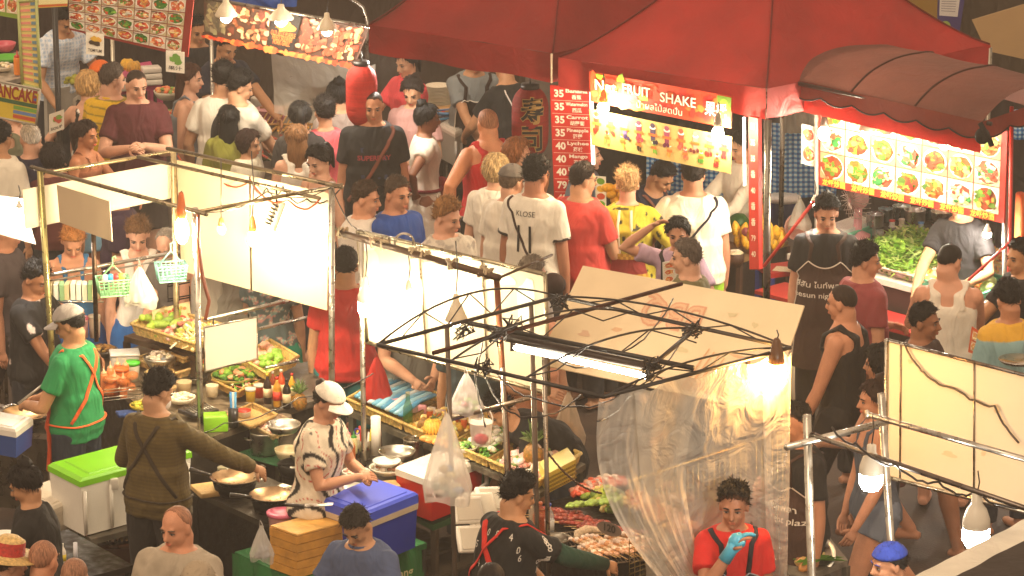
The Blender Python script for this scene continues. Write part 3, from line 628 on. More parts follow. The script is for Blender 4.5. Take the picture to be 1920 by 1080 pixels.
# flood lamp with dark cooling ribs
p = PY(519, 405, 26.05); t = thing('flood_lamp', 'white flood lamp with dark cooling ribs on the front rail', 'lamp', p, math.radians(20)); R = Matrix.Rotation(math.radians(22), 3, 'Y')
mb = MB(); mb.box((0, 0, 0), (.045, .07, .19), '#c9c0ac', M=R, bev=.012); mb.build('housing', 'plastic', t); mb = MB()
for i in range(6): mb.box(R@Vector((-.035, 0, -.06+.024*i)), (.03, .06, .006), '#2a2622', M=R)
mb.build('cooling_ribs', 'metal', t); mb = MB(); mb.box(R@Vector((.026, 0, 0)), (.004, .055, .16), '#ffffff', M=R); mb.build('diffuser', glow('flood', (1, .85, .6), 14), t); bar(t, 'bracket', p+Vector((0, 0, .08)), p+Vector((.0, 0, .2)), .006, DARK)
cable([P(333, 293, 2.2), P(400, 325, 2.15), P(470, 340, 2.2), P(540, 375, 2.2), P(600, 372, 2.2)], .006, 'orange and dark cable looped along the rail of the white stall', '#a8401c', seed=2)
cable([P(470, 338, 2.2), P(500, 352, 2.15), P(530, 350, 2.2), P(575, 372, 2.2), P(640, 352, 2.2)], .005, 'thin black cable tangled around the middle of the top rail', seed=3)
cable([PY(372, 400, Cc.y-.04), PY(371, 450, Cc.y-.05), PY(380, 520, Cc.y-.04), PY(392, 565, Cc.y-.03), PY(385, 600, Cc.y-.04)], .012, 'thick rust coloured cable hanging down the front post', '#7a3a22', sag=0, seed=4)
# ---- middle stall: glaring light box panel, pipe with ties
E1, G1 = P(672, 430, 2.2), P(1024, 512, 2.2)
shM = sheet_on(V2(E1), V2(G1), [(672, 432), (1024, 514), (1031, 738), (690, 641)])
t = cloth_panel('backlit_panel', 'long white frosted panel in a metal frame over the middle stall', shM, col='#c8bca0'); mb = MB()
for (u, v, ru, rv, c_) in ((.07, .25, .03, .12, '#c8d8b0'), (.12, .5, .03, .1, '#bcd8c0'), (.05, .12, .04, .05, '#ecd0cc'), (.75, .12, .08, .05, '#e0e4c8'), (.9, .3, .05, .2, '#d8e4d0'), (.2, .08, .1, .03, '#d8dce0'), (.62, .12, .05, .06, '#eedcc0')): shM.disc(mb, u, v, ru, rv, c_, .003, 12, .3)
mb.build('faded_print', 'board', t, world=True)
for (u0, v0, u1, v1) in ((0, 0, 1, 0), (1, 0, 1, 1), (1, 1, 0, 1), (0, 1, 0, 0), (.335, 0, .335, 1), (.67, 0, .67, 1)):
    thin = u0 not in (0, 1); mb = MB(); mb.tube([shM.pt(u0, v0, .008), shM.pt(u1, v1, .008)], .007 if thin else .013, '#c0b498' if thin else '#9a9078', 6); mb.build('frame', 'metal', t, world=True)
fm = thing('stall_frame', 'pipe frame with rag ties in front of the frosted panel', 'stall frame', at0(P(760, 540, 2.0)))
post(fm, 677, 452, 2.18, 681, 740, .016); a, b = P(636, 436, 2.26), P(936, 521, 2.26); bar(fm, 'rail', a, b, .020, '#5a4636', 'dullmetal'); post(fm, 931, 520, 2.24, 944, 730, .018, '#7a4a30', 'dullmetal'); bar(fm, 'rail', P(936, 521, 2.25), P(1035, 478, 2.25), .008, '#5a4636', 'dullmetal')
mb = MB(); random.seed(5)
for q in (.02, .24, .30, .47, .55, .72, .88, .93):
    c = a.lerp(b, q)
    mb = MB(); [mb.tube([c+Vector((random.uniform(-.03, .03), -.02, random.uniform(-.02, .03))), c+Vector((random.uniform(-.04, .04), 0, .035)), c+Vector((random.uniform(-.03, .03), .01, -.03))], .008, jit('#b8a484'), 5) for j in range(5)]; mb.build('rag_tie', 'cloth', fm, world=True)
mb = MB(); c = P(758, 455, 2.3); mb.tube([c+Vector((.055*math.cos(a_), 0, .055*math.sin(a_))) for a_ in np.linspace(-.4, PI+.3, 14)], .007, '#b8b0a0', 6); mb.build('hook', 'metal', fm, world=True)
bulb(686, 572, E1.y-.28, 'big lit bulb under a white cap at the left post of the frosted panel', .046, (1, .84, .6), 430, kind='led', L=.13, cordlen=.25)
bulb(855, 600, 23.9, 'lit lamp under a cream cone shade in front of the frosted panel', .032, (1, .84, .6), 420, kind='cone', L=.11, cordlen=.32)
bulb(766, 556, 24.5, 'small lit bulb with a pale neck between the two larger lamps', .028, (1, .84, .6), 260, sock='#d8cdb8', L=.07, cordlen=.16)
# ---- black truss canopy frame of the grill stall
tL, tF, tR, tB = P(708, 646, 2.3), P(1132, 744, 2.3), P(1482, 652, 2.3), P(1046, 556, 2.3)
tr = thing('truss_canopy', 'black welded truss roof frame without its canvas', 'canopy', at0((tL+tR)/2)); K = '#1d1815'
for a, b in ((tL, tF), (tF, tR), (tL, tB), (tB, tR)): bar(tr, 'rail', a, b, .011, K, 'paint')
def arch(a, b, rise, r=.006, n=16, legs=5):
    mb = MB(); pts = [a.lerp(b, i/n)+Vector((0, 0, rise*4*(i/n)*(1-i/n))) for i in range(n+1)]; mb.tube(pts, r, K, 6)
    for j in range(legs):
        q0 = (j+.5)/legs; lo = a.lerp(b, q0); up = lambda q: a.lerp(b, q)+Vector((0, 0, rise*4*q*(1-q)))
        mb.tube([up(max(.02, q0-.5/legs)), lo, up(min(.98, q0+.5/legs))], r*.7, K, 5)
    return mb.build('truss', 'paint', tr, world=True)
arch(tL, tB, .15, legs=4); arch(tB, tR, .07, legs=4); arch(tL.lerp(tF, .33), tB.lerp(tR, .33), .12, legs=3); arch(tL.lerp(tF, .66), tB.lerp(tR, .66), .10, legs=3); arch(tF, tR, .07, legs=3)
m1, m2 = P(950, 626, 2.36), P(1262, 530, 2.36); bar(tr, 'rail', P(812, 662, 2.34), P(1278, 532, 2.34), .012, '#4a2c22', 'dullmetal'); bar(tr, 'rail', P(880, 606, 2.33), P(1300, 690, 2.33), .014, K, 'paint'); bar(tr, 'rail', P(1215, 692, 2.33), P(1300, 620, 2.33), .012, K, 'paint')
tp = [(1, (838, 612, 2.2, 846, 860)), (1, (996, 572, 2.2, 1001, 760)), (1, (1402, 670, 2.25, 1408, 1000))]
for _, (x1, y1, z1, x2, y2) in tp: post(tr, x1, y1, z1, x2, y2, .014, '#6a5c50', 'dullmetal')
mb = MB(); random.seed(8)
for cx, cy in ((930, 628), (960, 612), (1050, 570), (1295, 620), (1225, 690), (905, 690), (870, 620)):
    c = P(cx, cy, 2.36)
    mb = MB(); [mb.tube([c]+[c+Vector([random.uniform(-.06, .06) for _ in range(3)]) for _ in range(4)], .0045, K, 5) for j in range(7)]; mb.build('tangled_wire', 'plastic', tr, world=True)
for i, pts in enumerate([[(905, 690), (940, 760), (1010, 780), (1090, 740)], [(950, 610), (1080, 690), (1200, 640), (1262, 560)], [(905, 640), (890, 700), (910, 800)], [(1290, 610), (1240, 690), (1180, 745), (1120, 790)], [(930, 700), (1000, 745), (1120, 760), (1210, 700)]]):
    cable([P(x, y, 2.28-.04*i) for x, y in pts], .0045, ['thin black wire drooping under the left half of the truss', 'black wire crossing the pale BBQ board', 'short wire dangling beside the rusty post', 'wire hanging from the right end of the tube light', 'long slack wire under the tube light'][i], seed=20+i, sag=.03)
# fluorescent tube under its dark batten
a, b = P(962, 640, 2.26), P(1216, 696, 2.26); t = thing('tube_light', 'lit fluorescent tube under a dark batten on the truss', 'lamp', (a+b)/2); mb = MB(); mb.tube([a-Vector((0, 0, .03)), b-Vector((0, 0, .03))], .016, '#fff', 10); mb.build('tube', glow('tube', (1, .88, .68), 26), t, world=True)
mb = MB(); mb.tube([a+Vector((-.03, 0, .02)), b+Vector((.03, 0, .02))], .024, '#3a2c24', 8); mb.build('batten', 'paint', t, world=True)
for e in (a, b): mb = MB(); mb.box(e-Vector((0, 0, .02)), (.03, .04, .06), '#2a221e'); mb.build('end_cap', 'plastic', t, world=True)
# ---- pale BBQ board lying on the canopy
shQ = Sheet(P(1093, 498, 2.05), P(1508, 573, 2.05), P(1440, 772, 1.55), P(1006, 682, 1.6)); t = thing('sign_board', 'pale tilted board with faded mirrored BBQ lettering', 'sign', at0(shQ.pt(.5, 1)))
mb = MB(); shQ.slab(mb, '#d8c6a4', .010); mb.build('board', 'board', t, world=True); mb = MB(); random.seed(3)
vs, fs = text_mesh('BBQ', .04); mb.add([shQ.pt(.47-a[0]*.14, .30-a[1]*.36*-1, .004) for a in vs], fs, '#cc9a7c')
vs, fs = text_mesh('BBQ', -.01); mb.add([shQ.pt(.47-a[0]*.14, .30+a[1]*.36, .0065) for a in vs], fs, '#d2ae8c')
for i in range(26):
    u, v = random.uniform(.05, .95), random.uniform(.05, .95)
    if .28 < u < .72 and v < .6: continue
    c0 = shQ.pt(u, v); shQ.disc(mb, u, v, random.uniform(.01, .04), random.uniform(.01, .03), random.choice(['#cca884', '#d0a07c', '#c8a88c', '#c4b892']), .002+.0001*i, 9, .4)
for k in range(14): u = .62+.025*k; mb.quad(shQ.pt(u, .95, .0055), shQ.pt(u+.012, .96, .0055), shQ.pt(u+.06, .55+.02*k, .0055), shQ.pt(u+.055, .55+.02*k, .0055), '#d0a47c')
mb.build('faded_lettering', 'board', t, world=True)
bulb(1455, 705, 22.35, 'glaring orange tungsten bulb hanging inside the plastic curtain', .055, (1, .50, .14), 520, L=.15, cordlen=.06, sock='#5a3a20')
# ---- clear plastic curtains round the grill
def curtain(label, top, bot, amp, folds, seed, nu=60, nv=50, m='film', sway=0, col='#ebe3d4', swirl=1.0):
    random.seed(seed); mb = MB()
    def f(u, v):
        a = top[0].lerp(top[1], u); b = bot[0].lerp(bot[1], u); p = a.lerp(b, v); e = min(1, .25+v)*amp
        n = noise.noise(Vector((u*folds*.6+seed, v*1.2, 0)))+.5*noise.noise(Vector((u*folds*1.6, v*3*swirl+seed, 4)))+.25*noise.noise(Vector((u*folds*4, v*9*swirl+seed, 9)))
        nn = Vector((-(a-top[1]).y*0, -1, 0)); p = p+Vector((e*.3*n, -e*n, 0))+Vector((0, 0, -.05*math.sin(u*PI*5)*(1-v)*.5)); p.x += sway*math.sin(v*PI)
        return p
    mb.grid(f, nu, nv, col); return tag(mb.build('plastic_curtain', m), label, 'plastic curtain')
curtain('bunched clear plastic curtain hanging at the left of the grill', (P(1122, 752, 2.26), P(1330, 696, 2.26)), (PY(1255, 1110, 22.0), PY(1335, 1090, 22.2)), .06, 7, 1, sway=-.14)
curtain('flat clear plastic sheet stretched behind the grill fence', (P(1190, 733, 2.27), P(1440, 668, 2.27)), (PY(1215, 1130, 22.3), PY(1452, 1060, 22.5)), .035, 5, 2)
curtain('amber lit clear plastic strip beside the orange bulb', (P(1428, 676, 2.26), P(1484, 660, 2.26)), (PY(1440, 1120, 22.4), PY(1476, 1100, 22.3)), .02, 3, 3, nu=20)
# wire fence behind the plastic
sf = Sheet(PY(1180, 905, 23.0), PY(1478, 805, 23.3), PY(1478, 1090, 23.3), PY(1180, 1190, 23.0)); mb = MB()
for i in range(31): mb.tube([sf.pt(i/30, 0), sf.pt(i/30, 1)], .0022, '#a8905a', 4)
for i in range(31): mb.tube([sf.pt(0, i/30), sf.pt(1, i/30)], .0022, '#a8905a', 4)
t = thing('wire_screen', 'fine wire mesh screen behind the plastic curtain', 'screen', at0(sf.pt(.5, 1))); mb.build('mesh', 'metal', t, world=True); mb = MB(); mb.tube([sf.pt(0, 0), sf.pt(1, 0), sf.pt(1, 1)], .012, '#b89a5a', 8); mb.build('frame', 'metal', t, world=True)
# ---- frame, white panel and LED bulbs at the lower right
fR = thing('stall_frame', 'bright steel pipe frame with crossing rails at lower right', 'stall frame', at0(P(1515, 820, 2.2)))
post(fR, 1513, 778, 2.32, 1522, 1080, .022); post(fR, 1652, 738, 2.32, 1670, 1010, .020); bar(fR, 'rail', P(1474, 839, 2.2), P(1668, 789, 2.2), .018, '#d0ccc0'); bar(fR, 'rail', P(1514, 812, 2.22), P(1960, 966, 2.22), .014, '#6a6058'); bar(fR, 'rail', P(1626, 777, 2.24), P(1960, 872, 2.24), .015, '#a8a298')
mb = MB(); c = P(1626, 777, 2.24); mb.lathe([(.02, -.01), (.026, 0), (.02, .012)], c, '#d8d4c8', 12, M=Matrix.Rotation(PI/2, 3, 'Y')); mb.build('end_cap', 'metal', fR, world=True)
H1, H2 = P(1665, 638, 2.2), P(1920, 702, 2.2); shR = sheet_on(V2(H1), V2(H2), [(1664, 636), (1960, 712), (1960, 968), (1662, 893)])
t = cloth_panel('side_panel', 'stained white panel with metal battens behind the LED bulbs', shR, col='#dcd0b8', seam=(.09, .56)); mb = MB()
for (u, v, ru, rv) in ((.15, .12, .02, .015), (.7, .3, .02, .03), (.4, .72, .05, .02), (.62, .65, .012, .03)): shR.disc(mb, u, v, ru, rv, '#cdbb9a', .003, 10, .4)
mb.build('stain', 'board', t, world=True); mb = MB(); mb.tube([shR.pt(0, 0, .01), shR.pt(1, 0, .01)], .010, '#6a6058', 6); mb.tube([shR.pt(0, 0, .01), shR.pt(0, 1, .01)], .012, '#a09888', 6); mb.tube([shR.pt(0, 1, .01), shR.pt(1, 1, .01)], .012, '#b8b0a0', 6); mb.build('frame', 'metal', t, world=True)
yb = P(1514, 812, 2.22).y
bulb(1633, 895, P(1633, 853, 2.22).y+.02, 'lit white LED bulb between the two front posts at lower right', .058, (1, .95, .84), 300, kind='led', L=.13, cordlen=.16)
bulb(1830, 998, P(1830, 921, 2.22).y, 'large lit white LED bulb hanging low at the right edge', .066, (1, .95, .84), 300, kind='led', L=.15, cordlen=.12)
cable([P(1560, 800, 2.3), P(1605, 832, 2.28), P(1680, 872, 2.26), P(1760, 905, 2.2), P(1830, 925, 2.2), P(1930, 950, 2.15)], .006, 'black twisted cable running along the lower right rail', seed=41, sag=.03)
cable([shR.pt(.13, .0, .02), shR.pt(.25, .16, .02), shR.pt(.45, .22, .02), shR.pt(.7, .28, .02), shR.pt(.85, .5, .02)], .006, 'dark wire wandering across the stained white panel', '#3a3028', seed=42, sag=.02)
# tarpaulin roof corner
mb = MB(); a, b = P(1690, 1092, 2.25), P(1935, 968, 2.25)
mb.grid(lambda u, v: a.lerp(b, u)+Vector((.5*v, -1.3*v, -.02*v+.012*noise.noise(Vector((u*6, v*5, 1))))), 30, 16, lambda u, v: '#e2dccb' if v < .10 else '#3a312b'); tag(mb.build('tarpaulin', 'tent'), 'dark tarpaulin roof corner with a white edge at lower right', 'tarpaulin')
# ================================================================ red tents
def tent(label, c0, c1, c2, c3, zp, sp_, ve=.20, col='#a81c1c', seed=0, legs=()):   # c0 left, c1 front, c2 right, c3 back corners at eave height; zp peak z
    t = thing('market_tent', label, 'tent', at0((c0+c1+c2+c3)/4)); mb = MB(); ze = c0.z
    def f(u, v):
        p = c0.lerp(c1, u).lerp(c3.lerp(c2, u), v); m_ = max(abs(2*u-1), abs(2*v-1)); q = 1-m_; z = ze+(zp-ze)*(q**sp_)
        z += -.03*math.sin(max(0, min(1, q))*PI)*(1-abs(abs(2*u-1)-abs(2*v-1)))**2*0+.012*noise.noise(Vector((u*7+seed, v*7, 0)))*(q < .95); return Vector((p.x, p.y, z))
    mb.grid(f, 48, 48, col); mb.build('canopy', 'tent', t, world=True)
    for a, b in ((c0, c1), (c1, c2), (c2, c3), (c3, c0)):
        s = MB(); L = (b-a).length; nrm = Vector((b.y-a.y, a.x-b.x, 0)).normalized()
        s.grid(lambda u, v: a.lerp(b, u)+nrm*(.006+.010*noise.noise(Vector((u*L*5+seed, v*1.2, 3)))*(.3+v))-Vector((0, 0, ve*v+.008*math.sin(u*L*9)*v)), 40, 6, col); s.build('valance', 'tent', t, world=True)
    for c in (c0, c1, c2, c3):
        s = MB(); pk = (c0+c1+c2+c3)/4; pts = []
        for i in range(13): q = i/12; pts.append(Vector((c.x+(pk.x-c.x)*q, c.y+(pk.y-c.y)*q, ze+(zp-ze)*(q**sp_)+.006)))
        s.tube(pts, .006, '#6e1414', 6); s.build('seam', 'tent', t, world=True); 
        if (c is c2 or c is c3) or c in legs: s = MB(); s.tube([(c.x, c.y, 0), (c.x, c.y, ze-.02)], .018, '#8a8478', 8); s.build('post', 'metal', t, world=True)
    return t
ZE = 2.32
q0, q1 = P(693, 46, ZE), P(1036, 100, ZE); wv = Vector((1.55, 1.5, 0)); tent('dark red pyramid tent over the sushi stall', q0, q1, q1+wv, q0+wv, 3.5, 1.15, .20, '#861c18', 1)
q2, q3, q4 = P(1048, 108, ZE), P(1437, 166, ZE), P(1856, 84, ZE); tent('bright red pyramid tent over the fruit shake stall', q2, q3, q4, q4+(q2-q3), 3.35, 1.25, .20, '#9c2420', 2)
tag(single(MB().tube([P(1034, 100, 2.33)+Vector((0, -.02, 0)), P(1034, 100, 2.33)+Vector((0, -.02, -.2))], .02, '#c8b09a', 8, flat=.4), 'corner_strap', 'cloth', 'pale webbing strap joining the two red tents', 'strap'), 'pale webbing strap joining the two red tents', 'strap')
# brown-red awning
a0, a1 = P(1480, 146, 2.33), P(1842, 228, 2.33); aw = thing('awning', 'faded brown red awning with a scalloped edge over the menu stall', 'awning', at0(a1)); prof = [(0, 0), (.10, .05), (.25, .10), (.5, .13), (.75, .12), (1.0, .07), (1.06, -.15)]
ad = Vector((.62, .78, 0)).normalized(); av = a1-a0
def pf(v):
    x = v*(len(prof)-1); i = min(int(x), len(prof)-2); k = x-i; p0 = prof[max(0, i-1)]; p1 = prof[i]; p2 = prof[i+1]; p3 = prof[min(len(prof)-1, i+2)]
    return tuple(.5*((2*p1[j])+(-p0[j]+p2[j])*k+(2*p0[j]-5*p1[j]+4*p2[j]-p3[j])*k*k+(-p0[j]+3*p1[j]-3*p2[j]+p3[j])*k**3) for j in (0, 1))
mb = MB(); mb.grid(lambda u, v: a0+av*u+ad*pf(v)[0]+Vector((0, 0, pf(v)[1]-.012*abs(math.sin(u*PI*3))*1)), 48, 30, '#6c4036'); mb.build('canvas', 'tent', aw, world=True)
def scal(a, b, n, nm='scalloped_edge'):
    mb = MB(); mb.grid(lambda u, v: a.lerp(b, u)+Vector((0, -.004, -v*(.085+.035*abs(math.sin(u*PI*n))))), n*12, 2, '#783026'); o = mb.build(nm, 'tent', aw, world=True)
    e = MB(); e.tube([a.lerp(b, i/(n*12))+Vector((0, -.010, -(.088+.035*abs(math.sin(i/(n*12)*PI*n))))) for i in range(n*12+1)], .006, '#1d1412', 5); e.build('piping', 'cloth', o)
    if o: 
        c = o.children[0] if o.children else None
        if c: c.location = -aw.location
scal(a0, a1, 6); scal(a1, a1+ad*1.0, 3)
bar(aw, 'front_bar', a0+Vector((-.05, .02, -.02)), a1+Vector((.06, .02, -.02)), .014, '#2a201c', 'paint')
for i, q in enumerate((.33, .66)):
    s = MB(); s.tube([a0+av*(q)+ad*pf(v/20)[0]+Vector((0, 0, pf(v/20)[1]+.002)) for v in range(21)], .008, '#3c1a16', 6); s.build('seam', 'tent', aw, world=True)
for c in (a0, a1): mb = MB(); mb.ell(c+Vector((.0, -.02, -.09)), (.05, .04, .055), '#16110f', n=12); mb.tube([c+Vector((-.02, -.03, 0)), c+Vector((.03, -.05, -.08)), c+Vector((.06, -.03, -.15))], .018, '#1a1412', 8); mb.build('cloth_knot', 'cloth', aw, world=True)
# front cloth under the awning: red flat band behind the scallops
mb = MB(); mb.grid(lambda u, v: a0+av*u+Vector((0, .05, -.05-.17*v)), 12, 2, '#b8241e'); mb.build('inner_valance', 'tent', aw, world=True)
# ================================================================ shapes used again and again
RB = math.radians(-37)
def cor4(L, F, R, z): a, b, c = P(*L, z), P(*F, z), P(*R, z); return [a, b, c, a+c-b]      # left, front, right, back
def slab4(mb, q, z0, z1, col, inset=0, top_inset=0):
    c = sum(q, Vector())/4; m = lambda p, k, z: Vector((c.x+(p.x-c.x)*(1-k), c.y+(p.y-c.y)*(1-k), z))
    lo = [m(p, inset, z0) for p in q]; hi = [m(p, top_inset, z1) for p in q]; return mb.add(lo+hi, [(3, 2, 1, 0), (4, 5, 6, 7), (0, 1, 5, 4), (1, 2, 6, 5), (2, 3, 7, 6), (3, 0, 4, 7)], col)
def table(label, L, F, R, z, col='#8a8378', topcol=None, m='dullmetal', z0=0, th=.035, panel=None, cat='table', name='table', shelf=None):
    q = cor4(L, F, R, z); t = thing(name, label, cat, at0(q[1])); mb = MB(); slab4(mb, q, z-th, z, topcol or col); mb.build('table_top', m, t, world=True)
    c = sum(q, Vector())/4
    for p in q: d = p+(c-p)*.05; mb = MB(); mb.box((d.x, d.y, (z-th+z0)/2), (.035, .035, z-th-z0), col, RB); mb.build('leg', m, t, world=True)
    if panel:
        for a, b in ((q[0], q[1]), (q[1], q[2])):
            mb = MB(); a2, b2 = a+(c-a)*.02, b+(c-b)*.02; mb.quad(Vector((a2.x, a2.y, z-panel[1])), Vector((b2.x, b2.y, z-panel[1])), Vector((b2.x, b2.y, z-th)), Vector((a2.x, a2.y, z-th)), panel[0]); mb.build('side_panel', m, t, world=True)
    if shelf: mb = MB(); slab4(mb, q, shelf, shelf+.02, col, .03, .03); mb.build('shelf', m, t, world=True)
    return t, q
def cooler(label, L, F, R, z, hgt, body, lid, lidh=.07, handle=None, rimc=None, latch=None):
    q = cor4(L, F, R, z); t = thing('cooler_box', label, 'cooler', (q[1].x, q[1].y, z-hgt)); mb = MB(); slab4(mb, q, z-hgt, z-lidh, body, .07, .02); mb.build('body', 'plastic', t, world=True)
    mb = MB(); slab4(mb, q, z-lidh, z-.015, lid, 0, 0); slab4(mb, q, z-.0149, z, lid, 0.01, .07); slab4(mb, q, z+.0005, z+.006, lid, .22, .24); mb.build('lid', 'plastic', t, world=True)
    if rimc: mb = MB(); slab4(mb, q, z-lidh-.035, z-lidh+.001, rimc, .005, -.006); mb.build('rim', 'plastic', t, world=True)
    if latch:
        for k in (.3, .72): p = q[1].lerp(q[2], k); mb = MB(); mb.box((p.x, p.y-.01, z-lidh-.03), (.05, .03, .07), latch, RB+.8, bev=.008); mb.build('latch', 'plastic', t, world=True)
        for k in np.linspace(.04, .96, 5): p = q[1].lerp(q[2], k); mb = MB(); mb.tube([(p.x, p.y+.012, z-hgt+.01), (p.x, p.y-.0, z-lidh-.03)], .012, body, 6); mb.build('rib', 'plastic', t, world=True)
    if handle:
        a, b = q[0].lerp(q[1], .12), q[0].lerp(q[1], .95)
        if handle[1] == 'right': a, b = q[1].lerp(q[2], .5)-Vector((0, .02, 0)), q[2]+Vector((.02, -.02, 0))
        mb = MB(); d = Vector((0, -.035, 0)); mb.tube([a+Vector((0, 0, -.12)), a+d+Vector((0, 0, -.14)), a.lerp(b, .5)+d*1.3+Vector((0, 0, -.17)), b+d+Vector((0, 0, -.14)), b+Vector((0, 0, -.10))], .014, handle[0], 8); mb.build('handle', 'plastic', t, world=True)
    return t
def bowlprof(r, h, t=.006, base=.5): return [(r*base, 0), (r*(base+.25), h*.22), (r*.93, h*.7), (r, h), (r-t, h), (r*.93-t, h*.72), (r*(base+.22), h*.25), (.001, h*.12)]
def bowl(px, py, z, r, h, col, label, fill=None, m='plastic', cat='bowl', name='bowl', fillm='food', fn=30, group=None, base=.5):
    t = thing(name, label, cat, P(px, py, z), group=group); mb = MB(); mb.lathe(bowlprof(r, h, base=base), col=col, n=26); mb.build('shell', m, t)
    if fill:
        f = MB(); random.seed(int(px*7+py))
        for i in range(fn):
            a = random.uniform(0, 2*PI); q = random.random()**.5*.82*r; s_ = r*random.uniform(.10, .2); f.ell((q*math.cos(a), q*math.sin(a), h*.85+(1-(q/r)**2)*h*.45), (s_*1.3, s_, s_*.7), jit(random.choice(fill), .2), M=Matrix.Rotation(random.uniform(0, 3), 3, 'Z')@Matrix.Rotation(random.uniform(-.6, .6), 3, 'X'), n=7, m=5)
        o = f.build('filling', fillm, t); o['kind'] = 'stuff'
    return t
def pot(px, py, z, r, h, label, col='#c2beb4', handles=True, rimc=None, cat='pot'):
    t = thing('cooking_pot', label, cat, P(px, py, z)); mb = MB(); mb.lathe([(r*.96, 0), (r, h*.1), (r, h*.94), (r*1.05, h), (r*1.0, h+.002), (r*.97, h*.95), (r*.95, h*.06), (.001, h*.05)], col=col, n=26); mb.build('shell', 'metal', t)
    if handles:
        for s in (-1, 1): mb = MB(); mb.tube([(s*r*.98, -.03, h*.72), (s*(r+.035), -.02, h*.76), (s*(r+.035), .02, h*.76), (s*r*.98, .03, h*.72)], .005, '#8a847a', 6); o = mb.build('handle', 'metal', t); o.rotation_euler.z = .5
    return t
def wok(px, py, z, r, label, rot=0, col='#2a2622', inner='#94795a'):
    t = thing('wok', label, 'wok', P(px, py, z), rot); mb = MB(); h = r*.36
    mb.lathe([(r*.3, 0), (r*.72, h*.35), (r*.97, h*.95), (r*1.02, h), (r*.98, h+.002)], col=col, n=36, open_=True); mb.build('pan', 'metal', t); mb = MB(); mb.lathe([(.001, .010), (r*.3, .012), (r*.68, h*.38), (r*.94, h*.93), (r*.99, h+.002)], col=inner, n=36, open_=True); mb.build('inner_surface', 'metal', t)
    mb = MB(); mb.tube([(-r*.95, 0, h*.95), (-r*1.25, 0, h*1.15), (-r*1.85, 0, h*1.5)], [.012, .012, .016], '#2b2622', 8); mb.build('handle', 'plastic', t)
    mb = MB(); mb.tube([(r*.98, -.05, h), (r*1.14, -.04, h*1.05), (r*1.14, .04, h*1.05), (r*.98, .05, h)], .008, '#9a948a', 6); mb.build('ring_handle', 'metal', t); return t
def bottle(px, py, z, r, h, col, cap, label, m='clearplastic', lab=None, group=None, name='bottle', neck=.35):
    t = thing(name, label, 'bottle', P(px, py, z), group=group); mb = MB(); mb.lathe([(r*.9, 0), (r, .006), (r, h*.62), (r*.8, h*.72), (r*neck, h*.84), (r*neck, h*.93)], col=col, n=14); mb.build('body', m, t)
    mb = MB(); mb.lathe([(r*neck*1.15, h*.92), (r*neck*1.15, h), (.001, h)], col=cap, n=12); mb.build('cap', 'plastic', t)
    if lab: mb = MB(); mb.lathe([(r*1.02, h*.22), (r*1.02, h*.52)], col=lab, n=14); mb.build('paper_label', 'paper', t)
    return t
def squeeze(px, py, z, r, h, col, cap, label, group=None):
    t = thing('sauce_bottle', label, 'bottle', P(px, py, z), group=group); mb = MB(); mb.lathe([(r*.9, 0), (r, .01), (r, h*.66), (r*.85, h*.72)], col=col, n=14); mb.build('body', 'plastic', t)
    mb = MB(); mb.lathe([(r*.86, h*.71), (r*.8, h*.78), (r*.22, h*.84), (r*.1, h)], col=cap, n=12); mb.build('nozzle', 'plastic', t); return t
def plates(px, py, z, r, n, col, label, group=None):
    t = thing('plate_stack', label, 'plates', P(px, py, z), group=group)
    for i in range(n): mb = MB(); mb.lathe([(r*.55, 0), (r*.92, .008), (r, .014), (r*.97, .015), (r*.55, .004), (.001, .004)], (random.uniform(-.004, .004), random.uniform(-.004, .004), i*.011), jit(col, .05), 26); mb.build('plate', 'plastic', t)
    return t
def tray(label, L, F, R, z, h=.06, col='#d2b064', m='wicker', cat='tray', name='basket_tray', splay=.10, zt=None, tilt=0, foot=None):
    """open woven tray: rim corners at z, splayed sides down by h"""
    q = cor4(L, F, R, z); 
    if tilt: q = [q[0]+Vector((0, 0, 0)), q[1]-Vector((0, 0, tilt)), q[2]-Vector((0, 0, tilt*0)), q[3]]
    t = thing(name, label, cat, (q[1].x, q[1].y, z-h)); c = sum(q, Vector())/4; lo = [Vector((c.x+(p.x-c.x)*(1-splay), c.y+(p.y-c.y)*(1-splay), p.z-h)) for p in q]; mb = MB()
    for i in range(4):
        a, b, a2, b2 = q[i], q[(i+1) % 4], lo[i], lo[(i+1) % 4]; n = max(4, int((b-a).length/.028)); out = Vector((0, 0, 0))
        mb.grid(lambda u, v: (a.lerp(b, u)).lerp(a2.lerp(b2, u), v)+((a+b)/2-c).normalized()*(.006*math.sin(u*n*PI+PI*int(v*3+.5))), n*3, 3, lambda u, v: jit(col, .18))
        e = .004; mb.tube([a, b], .009, jit(col, .1), 6)
    mb.add(lo, [(0, 1, 2, 3)], jit(col, .05)); mb.build('woven_side', m, t, world=True); t['q'] = 0; return t, q, lo
